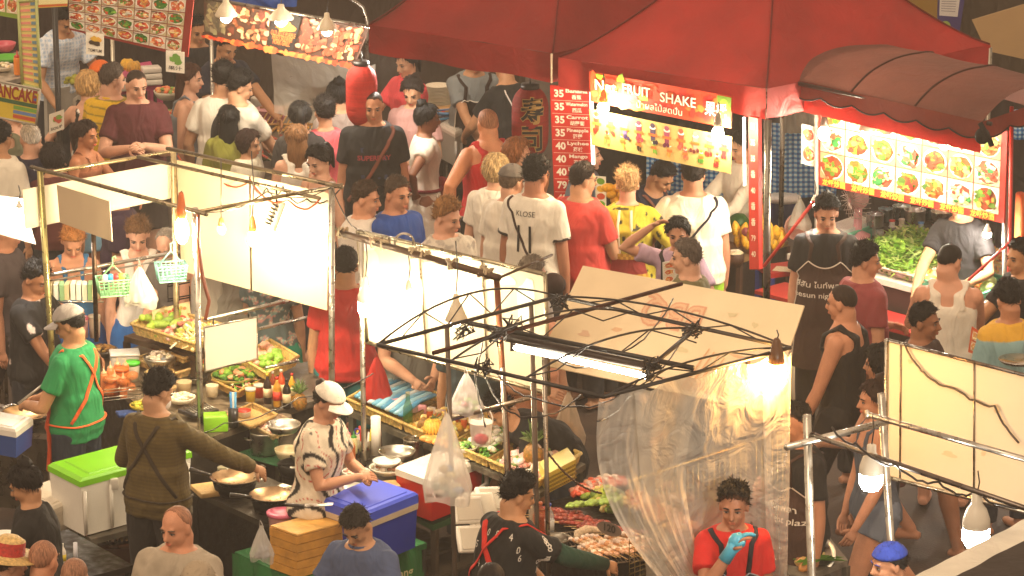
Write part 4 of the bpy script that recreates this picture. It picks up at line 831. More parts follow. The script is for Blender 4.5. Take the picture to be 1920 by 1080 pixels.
def heap(t, q, z, hgt, pal, n, size, m='food', name='filling', shape='ell', seed=1, spread=.9, world=True, stuff=True, longk=1):
    random.seed(seed); mb = MB(); c = sum(q, Vector())/4
    for i in range(n):
        u, v = random.uniform(.5-spread/2, .5+spread/2), random.uniform(.5-spread/2, .5+spread/2); p = q[0].lerp(q[1], v).lerp(q[3].lerp(q[2], v), u)
        zz = z+hgt*(1-abs(2*u-1)**2)*(1-abs(2*v-1)**2)*random.uniform(.6, 1.05); s_ = size*random.uniform(.7, 1.3); R = Matrix.Rotation(random.uniform(0, 2*PI), 3, 'Z')@Matrix.Rotation(random.uniform(-.7, .7), 3, 'Y'); pc = Vector((p.x, p.y, zz)); col = jit(random.choice(pal), .22)
        if shape == 'ell': mb.ell(pc, (s_*1.3*longk, s_, s_*.75), col, M=R, n=7, m=5)
        elif shape == 'leaf':
            L_ = s_*3*longk; w_ = s_*.45; mb.add([pc+R@Vector(k) for k in ((-L_, 0, 0), (-L_*.3, -w_, .01), (L_*.5, -w_*.8, 0), (L_, 0, -.01), (L_*.5, w_*.8, .004), (-L_*.3, w_, .008))], [(0, 1, 2, 3, 4, 5)], col, False)
        elif shape == 'stick': mb.tube([pc-R@Vector((s_*3*longk, 0, 0)), pc, pc+R@Vector((s_*3*longk, 0, s_*.3))], s_*.28, col, 5)
    o = mb.build(name, m, t, world=world)
    if stuff and t is not None: o['kind'] = 'stuff'
    return o
def pineapple(px, py, z, s, label, tilt=0):
    t = thing('pineapple', label, 'pineapple', P(px, py, z)); mb = MB(); n = 18
    R = Matrix.Rotation(tilt, 3, 'Y'); vs = []
    mb.grid(lambda u, v: R@(Vector((math.cos(u*2*PI)*math.sin(max(.02, v*PI*.97)), math.sin(u*2*PI)*math.sin(max(.02, v*PI*.97)), 0))*s*.5*(1+.07*math.sin(u*2*PI*7+v*22)*math.cos(u*2*PI*7-v*22))+Vector((0, 0, s*.62*(1-math.cos(v*PI))))), 36, 16, lambda u, v: jit('#a8742a' if (int(u*18)+int(v*12)) % 2 else '#8a6a2c', .2)); mb.build('fruit', 'food', t)
    c = MB(); random.seed(int(px))
    for i in range(26):
        a = i*2.4; e = .25+.9*(i/26); L_ = s*random.uniform(.7, 1.2)*(1.15-.4*i/26); d = Vector((math.cos(a)*math.sin(e*.9), math.sin(a)*math.sin(e*.9), math.cos(e*.8))); sd = d.cross(Vector((0, 0, 1))).normalized()*s*.11; b = Vector((0, 0, s*1.18))
        c.add([R@p for p in (b-sd, b+sd, b+d*L_*.6+sd*.7+Vector((0, 0, .01)), b+d*L_-Vector((0, 0, s*.15*e)), b+d*L_*.6-sd*.7)], [(0, 1, 2, 3, 4)], jit(random.choice(['#5a7a3a', '#7a9a55', '#8aa070']), .2))
    c.build('leaf_crown', 'leaf', t); return t
def many(name, m, label, cat, group, mk, spots, seed=0):
    """one mesh, an object of its own for every spot (x, y, z, rotation, scale)"""
    random.seed(seed); mb = MB(); mk(mb); me = mb.mesh(name, m); out = []
    for (p, rot, s_) in spots:
        o = bpy.data.objects.new(name, me); sc.collection.objects.link(o); o.location = p; o.rotation_euler = rot; o.scale = (s_,)*3 if not isinstance(s_, tuple) else s_; tag(o, label, cat, group); out.append(o)
    return out
def spots4(q, z, n, hgt=.04, seed=0, spread=.8, s=(.85, 1.15), tilt=.3):
    random.seed(seed); r = []
    for i in range(n):
        u, v = random.uniform(.5-spread/2, .5+spread/2), random.uniform(.5-spread/2, .5+spread/2); p = q[0].lerp(q[1], v).lerp(q[3].lerp(q[2], v), u); r.append(((p.x, p.y, z+hgt*random.random()), (random.uniform(-tilt, tilt), random.uniform(-tilt, tilt), random.uniform(0, 6.3)), random.uniform(*s)))
    return r
def bag(px, py, Y, w_, h_, label, col='#e4dccb', fill=None, m='bagfilm', hang=.12, seed=1):
    t = thing('plastic_bag', label, 'bag', PY(px, py, Y)); mb = MB(); random.seed(seed)      # px,py = top knot
    prof = lambda v: (.07+.93*min(1, v/.82)**.85)*(1-.10*max(0, v-.88)*8)
    mb.grid(lambda u, v: Vector((math.cos(u*2*PI)*w_/2*prof(v)*(1+.16*noise.noise(Vector((math.cos(u*6.28)*3+seed, math.sin(u*6.28)*3, v*2.2)))+.07*noise.noise(Vector((math.cos(u*6.28)*9+seed, math.sin(u*6.28)*9, v*5)))), math.sin(u*2*PI)*w_/3.4*prof(v)*(1+.22*noise.noise(Vector((math.cos(u*6.28)*4, seed, v*4)))), -h_*v+.02*math.sin(u*12)*(v > .9))), 54, 28, col); mb.build('bag', m, t)
    if fill:
        f = MB()
        for i in range(14): f.ell((random.uniform(-.26, .26)*w_, random.uniform(-.1, .1)*w_, -h_*random.uniform(.62, .92)), (w_*.13, w_*.1, w_*.09), jit(random.choice(fill), .2), n=8, m=6, wob=.3, seed=i)
        o = f.build('contents', 'food', t); o['kind'] = 'stuff'
    l = MB(); l.tube([(-.01, 0, -.01), (-.006, 0, hang), (.012, 0, -.01)], .008, col, 6, flat=.4); l.build('handle', m, t); return t
PAL_F = ['#c8452a', '#e0a040', '#d8763a', '#5c8a30', '#e8d8a0', '#b83a20', '#8aa840']
# ================================================================ backdrop of the market
wl = Sheet(PY(-40, -60, 36.5), PY(740, -60, 36.5), PY(740, 330, 36.5), PY(-40, 330, 36.5))
def wall(label, pts, Y, col, m='cloth', name='tarpaulin_wall', cat='wall', wav=.05, seed=0, thick=0):
    c = [PY(x, y, Y) for x, y in pts]; mb = MB(); mb.grid(lambda u, v: c[0].lerp(c[1], u).lerp(c[3].lerp(c[2], u), v)+Vector((0, wav*noise.noise(Vector((u*9+seed, v*2, 0))), 0)), 40, 16, col); return tag(mb.build(name, m), label, cat)
wall('dark brown tarpaulin wall behind the sushi and grill stalls', [(330, -70), (985, -70), (985, 300), (330, 300)], 36.2, '#3a2c20')
wall('very dark wall hanging at the far left behind the noodle stall', [(-60, -70), (345, -70), (345, 250), (-60, 250)], 36.6, '#2c201a', seed=2)
wall('mustard yellow wall high at the right behind the tents', [(1640, -80), (1790, -80), (1790, 130), (1640, 130)], 37.5, '#8a6a20', 'board', wav=.005)
wall('teal blue sheet between the red tent and the yellow wall', [(1540, -80), (1650, -80), (1650, 110), (1540, 110)], 37.4, '#1c5a66', seed=4)
wall('dark brown wall at the upper right corner', [(1780, -80), (1990, -80), (1990, 300), (1780, 300)], 38, '#3c3020', seed=5)
def gingham(u, v): return '#1e5c9a' if (int(u*40) % 2 and int(v*26) % 2) else ('#5d9ac4' if (int(u*40) % 2 or int(v*26) % 2) else '#b8cfd8')
def check_cloth(label, pts, Y, nu, nv, seed=0, sag=0):
    c = [PY(x, y, Y) for x, y in pts]; mb = MB()
    mb.grid(lambda u, v: c[0].lerp(c[1], u).lerp(c[3].lerp(c[2], u), v)+Vector((0, .04*noise.noise(Vector((u*7+seed, v*2, 0))), 0)), nu, nv, lambda u, v: ('#174f92', '#4f8fc0', '#c0d2d8')[(int(round(u*nu)) % 2 == 0)+(int(round(v*nv)) % 2 == 0)], smooth=False); return tag(mb.build('checked_cloth', 'cloth'), label, 'tablecloth')
check_cloth('blue checked cloth wall behind the fruit vendor', [(1440, 232), (1568, 225), (1568, 372), (1440, 368)], 31.6, 26, 32)
check_cloth('blue checked cloth hanging under the drinks banner', [(1212, 290), (1415, 310), (1415, 420), (1212, 410)], 31.3, 44, 26, 2)
check_cloth('blue checked cloth strip beside the menu board at the right edge', [(1893, 205), (1935, 205), (1935, 262), (1893, 262)], 30.5, 10, 14, 3)
wall('pale grey tarpaulin hanging beyond the blue checked cloth', [(1462, 190), (1540, 190), (1540, 250), (1462, 250)], 31.5, '#8f887c', seed=6)
wall('dark cloth closing the back of the fruit stall', [(1105, 150), (1460, 150), (1460, 470), (1105, 470)], 32.6, '#241c18', seed=7)
wall('dark cloth closing the back of the menu stall', [(1500, 150), (1960, 150), (1960, 600), (1500, 480)], 31.9, '#2e2420', seed=8)
# things leaning at the upper right
sp_ = Sheet(PY(1760, -12, 36.5), PY(1810, -12, 36.5), PY(1798, 68, 36.5), PY(1758, 62, 36.5)); t = thing('poster_box', 'purple poster with a pale notice leaning at the upper right', 'poster', at0(sp_.pt(.5, 1))); mb = MB(); sp_.slab(mb, '#352a6a', .08); mb.build('board', 'paper', t, world=True); mb = MB(); sp_.rect(mb, .05, .05, .82, .55, '#c8c4c0'); 
for k in range(6): sp_.rect(mb, .12, .12+.06*k, .7, .135+.06*k, '#77707c', .004)
sp_.disc(mb, .35, .8, .22, .13, '#8aa040', .003); mb.build('notice', 'paper', t, world=True)
sp_ = Sheet(PY(1835, 38, 36), PY(1935, 8, 36), PY(1935, 112, 36), PY(1862, 96, 36)); t = thing('cardboard', 'brown cardboard sheets leaning in the upper right corner', 'cardboard', at0(sp_.pt(.5, 1))); mb = MB(); sp_.slab(mb, '#8a6438', .03); mb.build('sheet', 'paper', t, world=True); mb = MB(); s2 = Sheet(*[p+Vector((-.06, -.03, .01)) for p in sp_.c]); s2.slab(mb, '#a88a60', .01); mb.build('second_sheet', 'paper', t, world=True); mb = MB(); sp_.rect(mb, .02, .2, .14, .95, '#1c1612', .004); mb.build('dark_strip', 'paper', t, world=True)
mb = MB(); mb.ell((0, 0, 0), .12, '#15110f', n=14); single(mb, 'black_bundle', 'cloth', 'round black bundle above the ridge of the red tent', 'bundle', PY(1646, 22, 36.8))
wall('blue canopy strip over the skewer stall', [(372, -30), (560, -30), (556, 12), (440, 20)], 33.5, '#2a55a8', 'tent', name='canopy', cat='canopy')
# ================================================================ food photo banners at the upper left
def banner_frame(t, sh, col, w_=.012):
    mb = MB(); 
    for a, b in (((0, 0), (1, 0)), ((1, 0), (1, 1)), ((1, 1), (0, 1)), ((0, 1), (0, 0))): mb.tube([sh.pt(*a, .006), sh.pt(*b, .006)], w_, col, 6)
    return mb.build('frame', 'paint', t, world=True)
YB = 31.6
sb = Sheet(PY(128, -14, YB+.1), PY(363, -2, YB-.5), PY(352, 107, YB-.5), PY(130, 56, YB+.1)); t = thing('food_banner', 'tilted banner of stir fry dish photos with a red lower border', 'banner', at0(sb.pt(.5, 1))); mb = MB(); sb.slab(mb, '#8a2418', .01); mb.build('board', 'paper', t, world=True); random.seed(11); mb = MB()
pals = [['#c8442a', '#e8a850', '#d86a3a', '#f0d8a8'], ['#4c8a30', '#7ab040', '#c8542a', '#2f6a20'], ['#e07a4a', '#f0c890', '#c03a28', '#e8e0c8'], ['#b85a30', '#e8b878', '#6a9a3a', '#f2e2c0']]
for r in range(4):
    for c in range(7): sb.dish(mb, .004+c*.135, .02+r*.235-.0, .134+c*.135, .24+r*.235, pals[(r*3+c*5) % 4], random.choice(['#d8d0bc', '#c8b890', '#e0d4c0', '#b8a888']), n=22); sb.rect(mb, .01+c*.135, .028+r*.235, .09+c*.135, .045+r*.235, '#5a3a30', .02)
mb.build('dish_photos', 'paper', t, world=True)
def card(px0, py0, px1, py1, Y, label, pal, skew=4, txt='', name='price_card', col='#e6e0d0'):
    s_ = Sheet(PY(px0, py0, Y), PY(px1, py0+skew, Y), PY(px1, py1+skew, Y), PY(px0, py1, Y)); t = thing(name, label, 'sign', at0(s_.pt(.5, 1))); mb = MB(); s_.slab(mb, col, .004); mb.build('card', 'paper', t, world=True); mb = MB(); random.seed(px0)
    for i in range(7): s_.disc(mb, random.uniform(.3, .7), random.uniform(.22, .5), .2, .12, jit(random.choice(pal)), .003+.0005*i, 8, .3)
    s_.text(mb, txt, .5, .80, s_.h*.2, '#2c2622', wid=s_.w*.75); mb.build('print', 'paper', t, world=True); return t
card(161, 60, 195, 101, 31.3, 'white card with a golden dish hanging under the dish photo banner', ['#c88a20', '#e0b040', '#3a2a1a'], txt='TOMYUM')
card(311, 94, 346, 134, 30.9, 'white card with mango and lime pictures below the banner corner', ['#6a9a3a', '#8ab84a', '#d8505a'], txt='果汁')
card(92, 215, 120, 252, 30.6, 'small white fruit card on the black post', ['#c85a4a', '#7aa84a'], skew=-10, txt='SOUP')
sb = Sheet(PY(382, -6, YB), PY(692, 52, YB-.6), PY(663, 126, YB-.6), PY(383, 70, YB)); t = thing('food_banner', 'dark brown grilled meat banner with orange flame edge', 'banner', at0(sb.pt(.5, 1))); mb = MB(); sb.slab(mb, '#4a2e20', .01); mb.build('board', 'paper', t, world=True); mb = MB(); random.seed(12)
for (u0, u1, pal) in ((.02, .14, ['#6a5a40', '#8a7a58', '#4a4030']), (.15, .42, ['#8a4a2c', '#b87850', '#6a3420', '#d8a880']), (.62, .78, ['#a85a3a', '#d89a70', '#7a3a24']), (.80, .985, ['#c87a4a', '#e0b080', '#8a4426', '#d85030'])):
    for i in range(90): sb.disc(mb, random.uniform(u0, u1), random.uniform(.06, .82), random.uniform(.008, .022), random.uniform(.03, .1), jit(random.choice(pal), .2), .003+.0002*i, 6, .4)
sb.rect(mb, .43, .03, .605, .92, '#1a1210', .024); sb.disc(mb, .52, .33, .06, .13, '#d88a3a', .026, 16, .25)
for i in range(40): u = i/40; sb.disc(mb, u+.01, .95, .02, random.uniform(.03, .09), random.choice(['#d8542a', '#e07a3a', '#c23c1c']), .025+.0002*i, 7, .4)
mb.build('meat_photos', 'paper', t, world=True); mb = MB()
sb.text(mb, 'OLD ALLE PURPLE', .52, .52, .05, '#e87a3a', .03, wid=.31*sb.w*.5); sb.text(mb, 'FRIED SKEWER', .52, .63, .05, '#e87a3a', .03, wid=.26*sb.w*.5); sb.text(mb, 'PORK GRILL', .52, .74, .05, '#e87a3a', .03, wid=.22*sb.w*.5); mb.build('lettering', 'paper', t, world=True)
bulb(424, 30, 31.0, 'cone lamp lighting the left of the grilled meat banner', .04, (1, .85, .62), 330, kind='cone', L=.10, cordlen=.2)
bulb(527, 36, 30.9, 'bright lamp over the middle of the grilled meat banner', .045, (1, .88, .68), 360, kind='cone', L=.08, cordlen=.2)
bulb(613, 56, 30.6, 'cone lamp at the right end of the grilled meat banner', .035, (1, .88, .7), 300, kind='cone', L=.09, cordlen=.2)
st = thing('stall_frame', 'thin poles and rail carrying the grilled meat banner', 'stall frame', at0(PY(520, 60, 31.2))); bar(st, 'rail', PY(360, -8, 31.5), PY(700, 52, 31.0), .014, '#8a8478'); post(st, 396, 60, 1.75, 399, 200, .014); post(st, 210, 62, 1.7, 214, 200, .016, '#b0aa98')
mb = MB(); mb.tube([PY(622, -12, 32.2), PY(655, -4, 32.2), PY(680, 14, 32.2), PY(688, 40, 32.2), PY(690, 300, 32.2)], .016, '#9a948a', 8); mb.build('bent_pipe', 'metal', st, world=True)
curtain('clear plastic screen hanging behind the skewer counter', (PY(508, 96, 31.9), PY(704, 120, 31.6)), (PY(515, 212, 31.9), PY(700, 260, 31.6)), .03, 6, 11, nu=40, nv=24)
# far left: yellow menu strips, pancake sign, black pole
s_ = Sheet(PY(34, 2, 30.2), PY(68, -2, 30.2), PY(76, 166, 30.2), PY(42, 158, 30.2)); t = thing('menu_strip', 'tall yellow menu strip on a metal frame at the far left', 'menu', at0(s_.pt(.5, 1))); mb = MB(); s_.slab(mb, '#d8c878', .01); mb.build('board', 'paper', t, world=True); mb = MB(); random.seed(4)
for k in range(13): s_.rect(mb, .08, .03+.073*k, .62, .06+.073*k, jit('#d88a7a')); s_.rect(mb, .66, .03+.073*k, .92, .065+.073*k, jit('#6a8aa0'), .003); s_.rect(mb, .08, .067+.073*k, .92, .072+.073*k, '#a8946a', .003)
mb.build('rows', 'paper', t, world=True); banner_frame(t, s_, '#a8b070')
s_ = Sheet(PY(-30, 146, 30.1), PY(76, 168, 30.0), PY(68, 234, 30.0), PY(-30, 214, 30.1)); t = thing('shop_sign', 'yellow and red pancake sign at the far left edge', 'sign', at0(s_.pt(.5, 1))); mb = MB(); s_.slab(mb, '#c8b030', .01); mb.build('board', 'paper', t, world=True); mb = MB(); s_.rect(mb, 0, .02, 1, .12, '#e0e0c8'); s_.rect(mb, .02, .44, .98, .55, '#2f5a34'); s_.rect(mb, .55, .58, .98, .68, '#6a9a3a'); s_.rect(mb, .55, .71, .98, .80, '#5a7ab0'); s_.rect(mb, .55, .83, .98, .93, '#b84a2a'); s_.disc(mb, .92, .3, .035, .12, '#3a5a9a'); s_.text(mb, 'PANCAKE', .55, .26, .125, '#8a2014', .004, wid=.33, bold=.03); mb.build('lettering', 'paper', t, world=True); banner_frame(t, s_, '#a8a090', .008)
s_ = Sheet(PY(-30, -14, 30.4), PY(36, -8, 30.4), PY(36, 36, 30.4), PY(-30, 24, 30.4)); t = thing('food_banner', 'small food photo banner in the top left corner', 'banner', at0(s_.pt(.5, 1))); mb = MB(); s_.slab(mb, '#7a9a30', .01); mb.build('board', 'paper', t, world=True); mb = MB(); s_.dish(mb, .3, .1, .6, .8, pals[0]); s_.dish(mb, .64, .1, .96, .8, pals[3]); mb.build('dish_photos', 'paper', t, world=True)
s_ = Sheet(PY(72, -16, 31.0), PY(128, -16, 31.0), PY(126, 12, 31.0), PY(72, 15, 31.0)); t = thing('food_banner', 'narrow yellow banner beside the dish photo banner', 'banner', at0(s_.pt(.5, 1))); mb = MB(); s_.slab(mb, '#d0b840', .01); mb.build('board', 'paper', t, world=True); mb = MB(); s_.rect(mb, 0, .3, 1, .8, '#e0d8a0'); s_.rect(mb, 0, .82, 1, .95, '#c8602a'); mb.build('stripe', 'paper', t, world=True)
bp_ = thing('tent_pole', 'black upright pole in front of the fruit table at upper left', 'pole', at0(PY(106, 100, 31.9))); mb = MB(); a = PY(101, -20, 31.9); b = PY(109, 186, 31.9); mb.tube([a, a.lerp(b, a.z/(a.z-b.z))], .022, '#1c1a18', 8); mb.build('shaft', 'paint', bp_, world=True)
table('stainless food counter at the far left behind the pancake sign', (-60, 118), (-20, 160), (100, 132), .95, topcol='#b8b0a0')
table('grey fruit table behind the black pole', (80, 160), (86, 172), (150, 158), .95, '#9a968c', panel=('#a09c92', .3), m='board')
bowl(8, 96, .96, .10, .07, '#c85a6a', 'pink plastic basin on the far left counter')
bowl(14, 115, .96, .12, .04, '#58b030', 'flat green plastic basket on the far left counter')
squeeze(33, 140, .96, .030, .20, '#e0822a', '#c0301c', 'orange squeeze bottle with a red cap by the menu strip')
bowl(4, 132, .96, .10, .04, '#d8d0bc', 'shallow white tray of noodles on the far left counter', ['#e8e0c8', '#d8c898'])
bowl(84, 98, .96, .10, .05, '#8a8478', 'metal pan with a handle on the far left counter', m='metal')
mg = lambda mb: mb.ell((0, 0, 0), (.055, .032, .030), '#a8a83a', n=10, m=8, wob=.1)
many('green_mango', 'food', 'green mango piled on the grey table behind the black pole', 'mango', 'mangoes on the grey table', mg, [(tuple(P(92+i % 5*11+(i//5)*4, 152-(i//5)*7, .99+.03*(i//5))), (0, 0, i*1.3), 1) for i in range(13)])
t, q = table('pink plastic table with bananas and cartons', (196, 128), (214, 172), (302, 158), .85, '#c04a7a', m='plastic')
def banana_bunch(px, py, z, label, n=7, col='#d8a828'):
    t = thing('banana_bunch', label, 'bananas', P(px, py, z)); 
    for i in range(n):
        mb = MB(); a = -.9+1.8*i/(n-1); pts = [Vector((math.sin(a)*(.02+.05*k), -math.cos(a)*.10*math.sin(k*1.3)-.01, .075-.09*k*k+.02*k)) for k in np.linspace(0, 1, 6)]; mb.tube(pts, [.006, .013, .017, .017, .013, .005], jit(col, .1), 8); mb.build('banana', 'food', t)
    return t
banana_bunch(240, 128, .9, 'yellow banana bunch on the pink table', 9); banana_bunch(252, 132, .92, 'riper banana bunch at the right end of the pink table', 6, '#c89830')
mb = MB(); 
for i in range(3): mb.box((0, 0, .025+.05*i), (.17-.01*i, .12, .045), jit('#dcd6ca', .05), .2+.05*i, bev=.01)
single(mb, 'food_cartons', 'plastic', 'stack of white foam cartons on the pink table', 'cartons', P(284, 158, .86))
mb = MB(); mb.box((0, 0, .04), (.18, .12, .08), '#c2bcb0', .2, bev=.008); single(mb, 'plastic_tub', 'plastic', 'pale plastic tub beside the stack of cartons', 'tub', P(243, 168, .86))
bowl(314, 186, .85, .11, .07, '#d8d0b8', 'white basin of shrimp behind the maroon shirt', ['#e0a060', '#d86a3a', '#7aa040'])
bowl(318, 224, .85, .10, .05, '#b8b0a0', 'metal dish of salad behind the maroon shirt', ['#5a8a2c', '#e0b880', '#c8502a'])
# skewer counter of the grilled meat stall
t, q = table('long skewer counter crowded with plates and grills', (425, 235), (520, 300), (650, 250), .9, '#6a6258', topcol='#8a8070', shelf=.35)
plates(506, 228, .91, .115, 9, '#d88a90', 'tall stack of pink plates on the skewer counter'); plates(478, 244, .91, .10, 6, '#d8929a', 'low stack of pink plates at the front of the skewer counter')
mb = MB(); mb.lathe([(.06, 0), (.065, .13), (.06, .135), (.05, .13)], col='#d8cfc0', n=18); single(mb, 'paper_roll', 'paper', 'white roll standing behind the pink plates', 'roll', P(486, 214, .91))
rk = thing('grill_rack', 'wooden slatted rack holding skewers on the counter', 'rack', P(530, 238, .92)); mb = MB()
for i in range(9): mb.tube([(-.16+.04*i, -.12, .05), (-.16+.04*i+.06, .14, .12)], .006, '#c8a060', 5)
for y in (-.12, .14): mb.tube([(-.18, y, .05 if y < 0 else .12), (.24, y, .05 if y < 0 else .12)], .009, '#b88a4c', 6)
mb.build('slats', 'wood', rk)
sk = lambda mb: (mb.tube([(-.14, 0, 0), (.12, 0, 0)], .0025, '#d8b880', 5), [mb.ell((-.03+.035*i, 0, 0), (.022, .013, .010), jit('#a8402c', .2), n=8, m=5) for i in range(5)])
many('meat_skewer', 'food', 'red meat skewer laid on the skewer counter', 'skewer', 'skewers on the meat counter', sk, [(tuple(P(505+(i % 8)*13-(i//8)*7, 262+(i % 8)*-1.0+(i//8)*11, .915+.01*(i % 2))), (0, 0, 1.9+random.uniform(-.2, .2)), 1) for i in range(26)], 5)
many('chicken_skewer', 'food', 'pale yellow skewer on the far side of the skewer counter', 'skewer', 'pale skewers on the meat counter', lambda mb: (mb.tube([(-.14, 0, 0), (.12, 0, 0)], .0025, '#d8b880', 5), [mb.ell((-.03+.035*i, 0, 0), (.022, .013, .010), jit('#d8a850', .2), n=8, m=5) for i in range(5)]), [(tuple(P(500+i*11, 246-i*1.2, .915)), (0, 0, 1.5+random.uniform(-.2, .2)), 1) for i in range(12)], 6)
for i in range(16):
    x, y = 478+(i % 8)*9, 292+(i//8)*9; bottle(x, y, .62, .022, .16, '#3a4a1e', '#c8b060', 'small green bottle in the rows below the skewer counter', 'plastic', group='green bottles below the skewer counter')
mb = MB(); mb.box((0, 0, .01), (.20, .13, .02), '#d8dcd8', .3, bev=.005); single(mb, 'foam_tray', 'plastic', 'white foam tray at the front edge of the skewer counter', 'tray', P(505, 272, .92))
# ================================================================ sushi stall
def lantern(px, py, Y, r, hh, label, chars, col='#b02418'):
    t = thing('paper_lantern', label, 'lantern', PY(px, py, Y)); mb = MB(); n = 40; prof = []
    for i in range(n+1): q = i/n; z = -hh/2+hh*q; e = abs(2*q-1); rr = r*(1-e**5*.55)*(1+.012*(i % 2)); prof.append((rr, z))
    mb.lathe(prof, col=[jit(col, .10) for _ in range(n)], n=36); mb.build('paper_shell', 'tent', t); 
    mb = MB(); mb.lathe([(r*.5, hh/2-.01), (r*.5, hh/2+.03), (.001, hh/2+.03)], col='#181210', n=20); mb.build('top_cap', 'paint', t); mb = MB(); mb.lathe([(.001, -hh/2-.03), (r*.5, -hh/2-.03), (r*.5, -hh/2+.01)], col='#181210', n=20); mb.build('bottom_cap', 'paint', t); mb = MB(); mb.tube([(0, 0, hh/2+.03), (0, 0, hh/2+.10)], .006, '#2a2420', 5); mb.build('hook', 'paint', t)
    if chars:
        for j, (offz, bold, col2, lift) in enumerate(((0, .045, '#b89048', .014), (0, .015, '#120c0a', .017))):
            mb = MB()
            for i, ch in enumerate(chars):
                vs, fs = text_mesh(ch, bold); zc = hh*.20-.40*hh*i; sz = hh*.40
                mb.add([((r*1.0+lift)*math.sin(x*sz/r*.8+.12), -(r+lift)*math.cos(x*sz/r*.8+.12), zc+y*sz) for x, y, z in vs], fs, col2)
            mb.build('lettering', 'paper', t)
    return t
lantern(678, 178, 30.7, .112, .44, 'plain red paper lantern at the left corner of the sushi tent', '')
lantern(994, 229, 30.35, .130, .50, 'red paper lantern with black and gold sushi characters', '寿司', '#9a2018')
bulb(731, 96, 30.9, 'small white bulb under the left corner of the dark red tent', .028, (1, .95, .85), 520, kind='led', L=.05, cordlen=.05)
table('sushi preparation counter behind the lanterns', (735, 205), (800, 262), (985, 205), .88, '#5a5248', topcol='#6a6054', shelf=.3)
plates(822, 196, .9, .10, 14, '#d8ceb4', 'tall stack of cream plates on the sushi counter'); plates(848, 194, .9, .085, 8, '#c8c0aa', 'shorter stack of pale plates right of the tall one')
t = cooler('grey box with a white lid in front of the sushi cook', (822, 232), (853, 249), (896, 226), .98, .27, '#b8b4aa', '#e4e0d4', .04, latch='#9a968c')
mb = MB(); random.seed(3)
for i in range(12): mb.box((random.uniform(-.12, .12), random.uniform(-.06, .06), .01+.006*i), (.16, .03, .008), random.choice(['#3a8ac8', '#58a8d8', '#c8d4da', '#2a6aa8']), random.uniform(-.6, .6))
o = single(mb, 'wrapped_chopsticks', 'plastic', 'blue and clear wrappers scattered by the grey box', 'wrappers', P(845, 226, .99))
bottle(831, 255, .75, .035, .20, '#3a1410', '#b82018', 'dark cola bottle with a red cap by the grey box', 'plastic', lab='#a81c18')
mb = MB(); mb.box((0, 0, .01), (.28, .2, .02), '#b8905a', .2, bev=.004); single(mb, 'cutting_board', 'wood', 'wooden cutting board on the sushi counter', 'board', P(835, 205, .89))
t, q = table('dark wooden crate table beside the white dress girl', (828, 292), (850, 310), (892, 290), .60, '#4a3a2c', m='wood')
# ================================================================ fruit shake stall
V3 = Vector((0, -.14, 0)); f2, f3 = V2(q2+V3), V2(q3+V3)
s_ = sheet_on(f2, f3, [(1105, 134), (1373, 181), (1371, 241), (1107, 190)]); t = thing('shop_banner', 'red and orange fruit shake banner with large white lettering', 'banner', at0(s_.pt(.5, 1))); mb = MB(); s_.slab(mb, '#c83a1c', .006); mb.build('cloth', 'paper', t, world=True); mb = MB(); random.seed(6)
for i in range(46): u = random.random(); s_.disc(mb, min(.97, max(.03, u)), random.uniform(.1, .9), random.uniform(.02, .06), random.uniform(.08, .22), jit(random.choice(['#e0522a', '#d8901c', '#c8301c', '#e8a83a', '#b82a4a', '#7aa02a'] if u < .45 else ['#c8281c', '#d8401c', '#b8201c', '#e06a2a']), .1), .001+.0001*i, 10, .25)
s_.rect(mb, .90, .03, .998, .97, '#6a8a28', .008); s_.disc(mb, .95, .3, .03, .2, '#8ab03a', .009); mb.build('fruit_print', 'paper', t, world=True); mb = MB()
for dz, bo, co in ((.0095, .05, '#6a1410'), (.011, .012, '#f2e2cc')):
    s_.text(mb, 'Net', .115, .40, .105, co, dz, wid=.17, bold=bo); s_.text(mb, 'FRUIT', .335, .36, .092, co, dz, wid=.22, bold=bo); s_.text(mb, 'SHAKE', .630, .42, .092, co, dz, wid=.28, bold=bo); s_.text(mb, '果摇', .895, .52, .105, co, dz, wid=.17, bold=bo*.8); s_.text(mb, 'น้ำผลไม้สดปั่น', .50, .80, .06, co, dz, wid=.36, bold=bo*.5)
mb.build('lettering', 'paper', t, world=True)
s_ = sheet_on(f2, f3, [(1105, 204), (1372, 257), (1370, 326), (1109, 272)]); t = thing('drinks_banner', 'cream banner with two rows of smoothie cups', 'banner', at0(s_.pt(.5, 1))); mb = MB(); s_.slab(mb, '#bfa564', .006); mb.build('cloth', 'paper', t, world=True); mb = MB(); random.seed(9)
def cupprint(u, v, k, col, fr):
    sx, sy = .021*k, .19*k; mb.add([s_.pt(u-sx, v-sy, .003), s_.pt(u+sx, v-sy, .003), s_.pt(u+sx*.62, v+sy, .003), s_.pt(u-sx*.62, v+sy, .003)][::-1], [(0, 1, 2, 3)], col); s_.disc(mb, u, v-sy, sx*1.1, .05*k, '#e8e2d4', .0035); s_.disc(mb, u, v-sy*1.3, sx*.8, .07*k, col, .004)
    s_.rect(mb, u-sx*1.5, v-.03, u+sx*1.5, v+.045, '#e0662a', .005)
    for j in range(3): s_.disc(mb, u+random.uniform(-1, 1)*sx*1.4, v+sy*1.1+random.uniform(-.03, .03), sx*.5, .06, jit(fr), .0055+.0003*j)
for i, (c_, f_) in enumerate([('#b83a20', '#a02818'), ('#c85a3a', '#b03020'), ('#6a5a8a', '#3a2a5a'), ('#b82a4a', '#c83a4a'), ('#4a3a5a', '#1c1430'), ('#8a3a5a', '#5a1a3a'), ('#c84a3a', '#d85a4a'), ('#9a8a7a', '#6a2a2a'), ('#7a5a4a', '#8a2a20'), ('#a82a2a', '#c02a2a')]): cupprint(.05+.1*i, .36, 1.0, c_, f_)
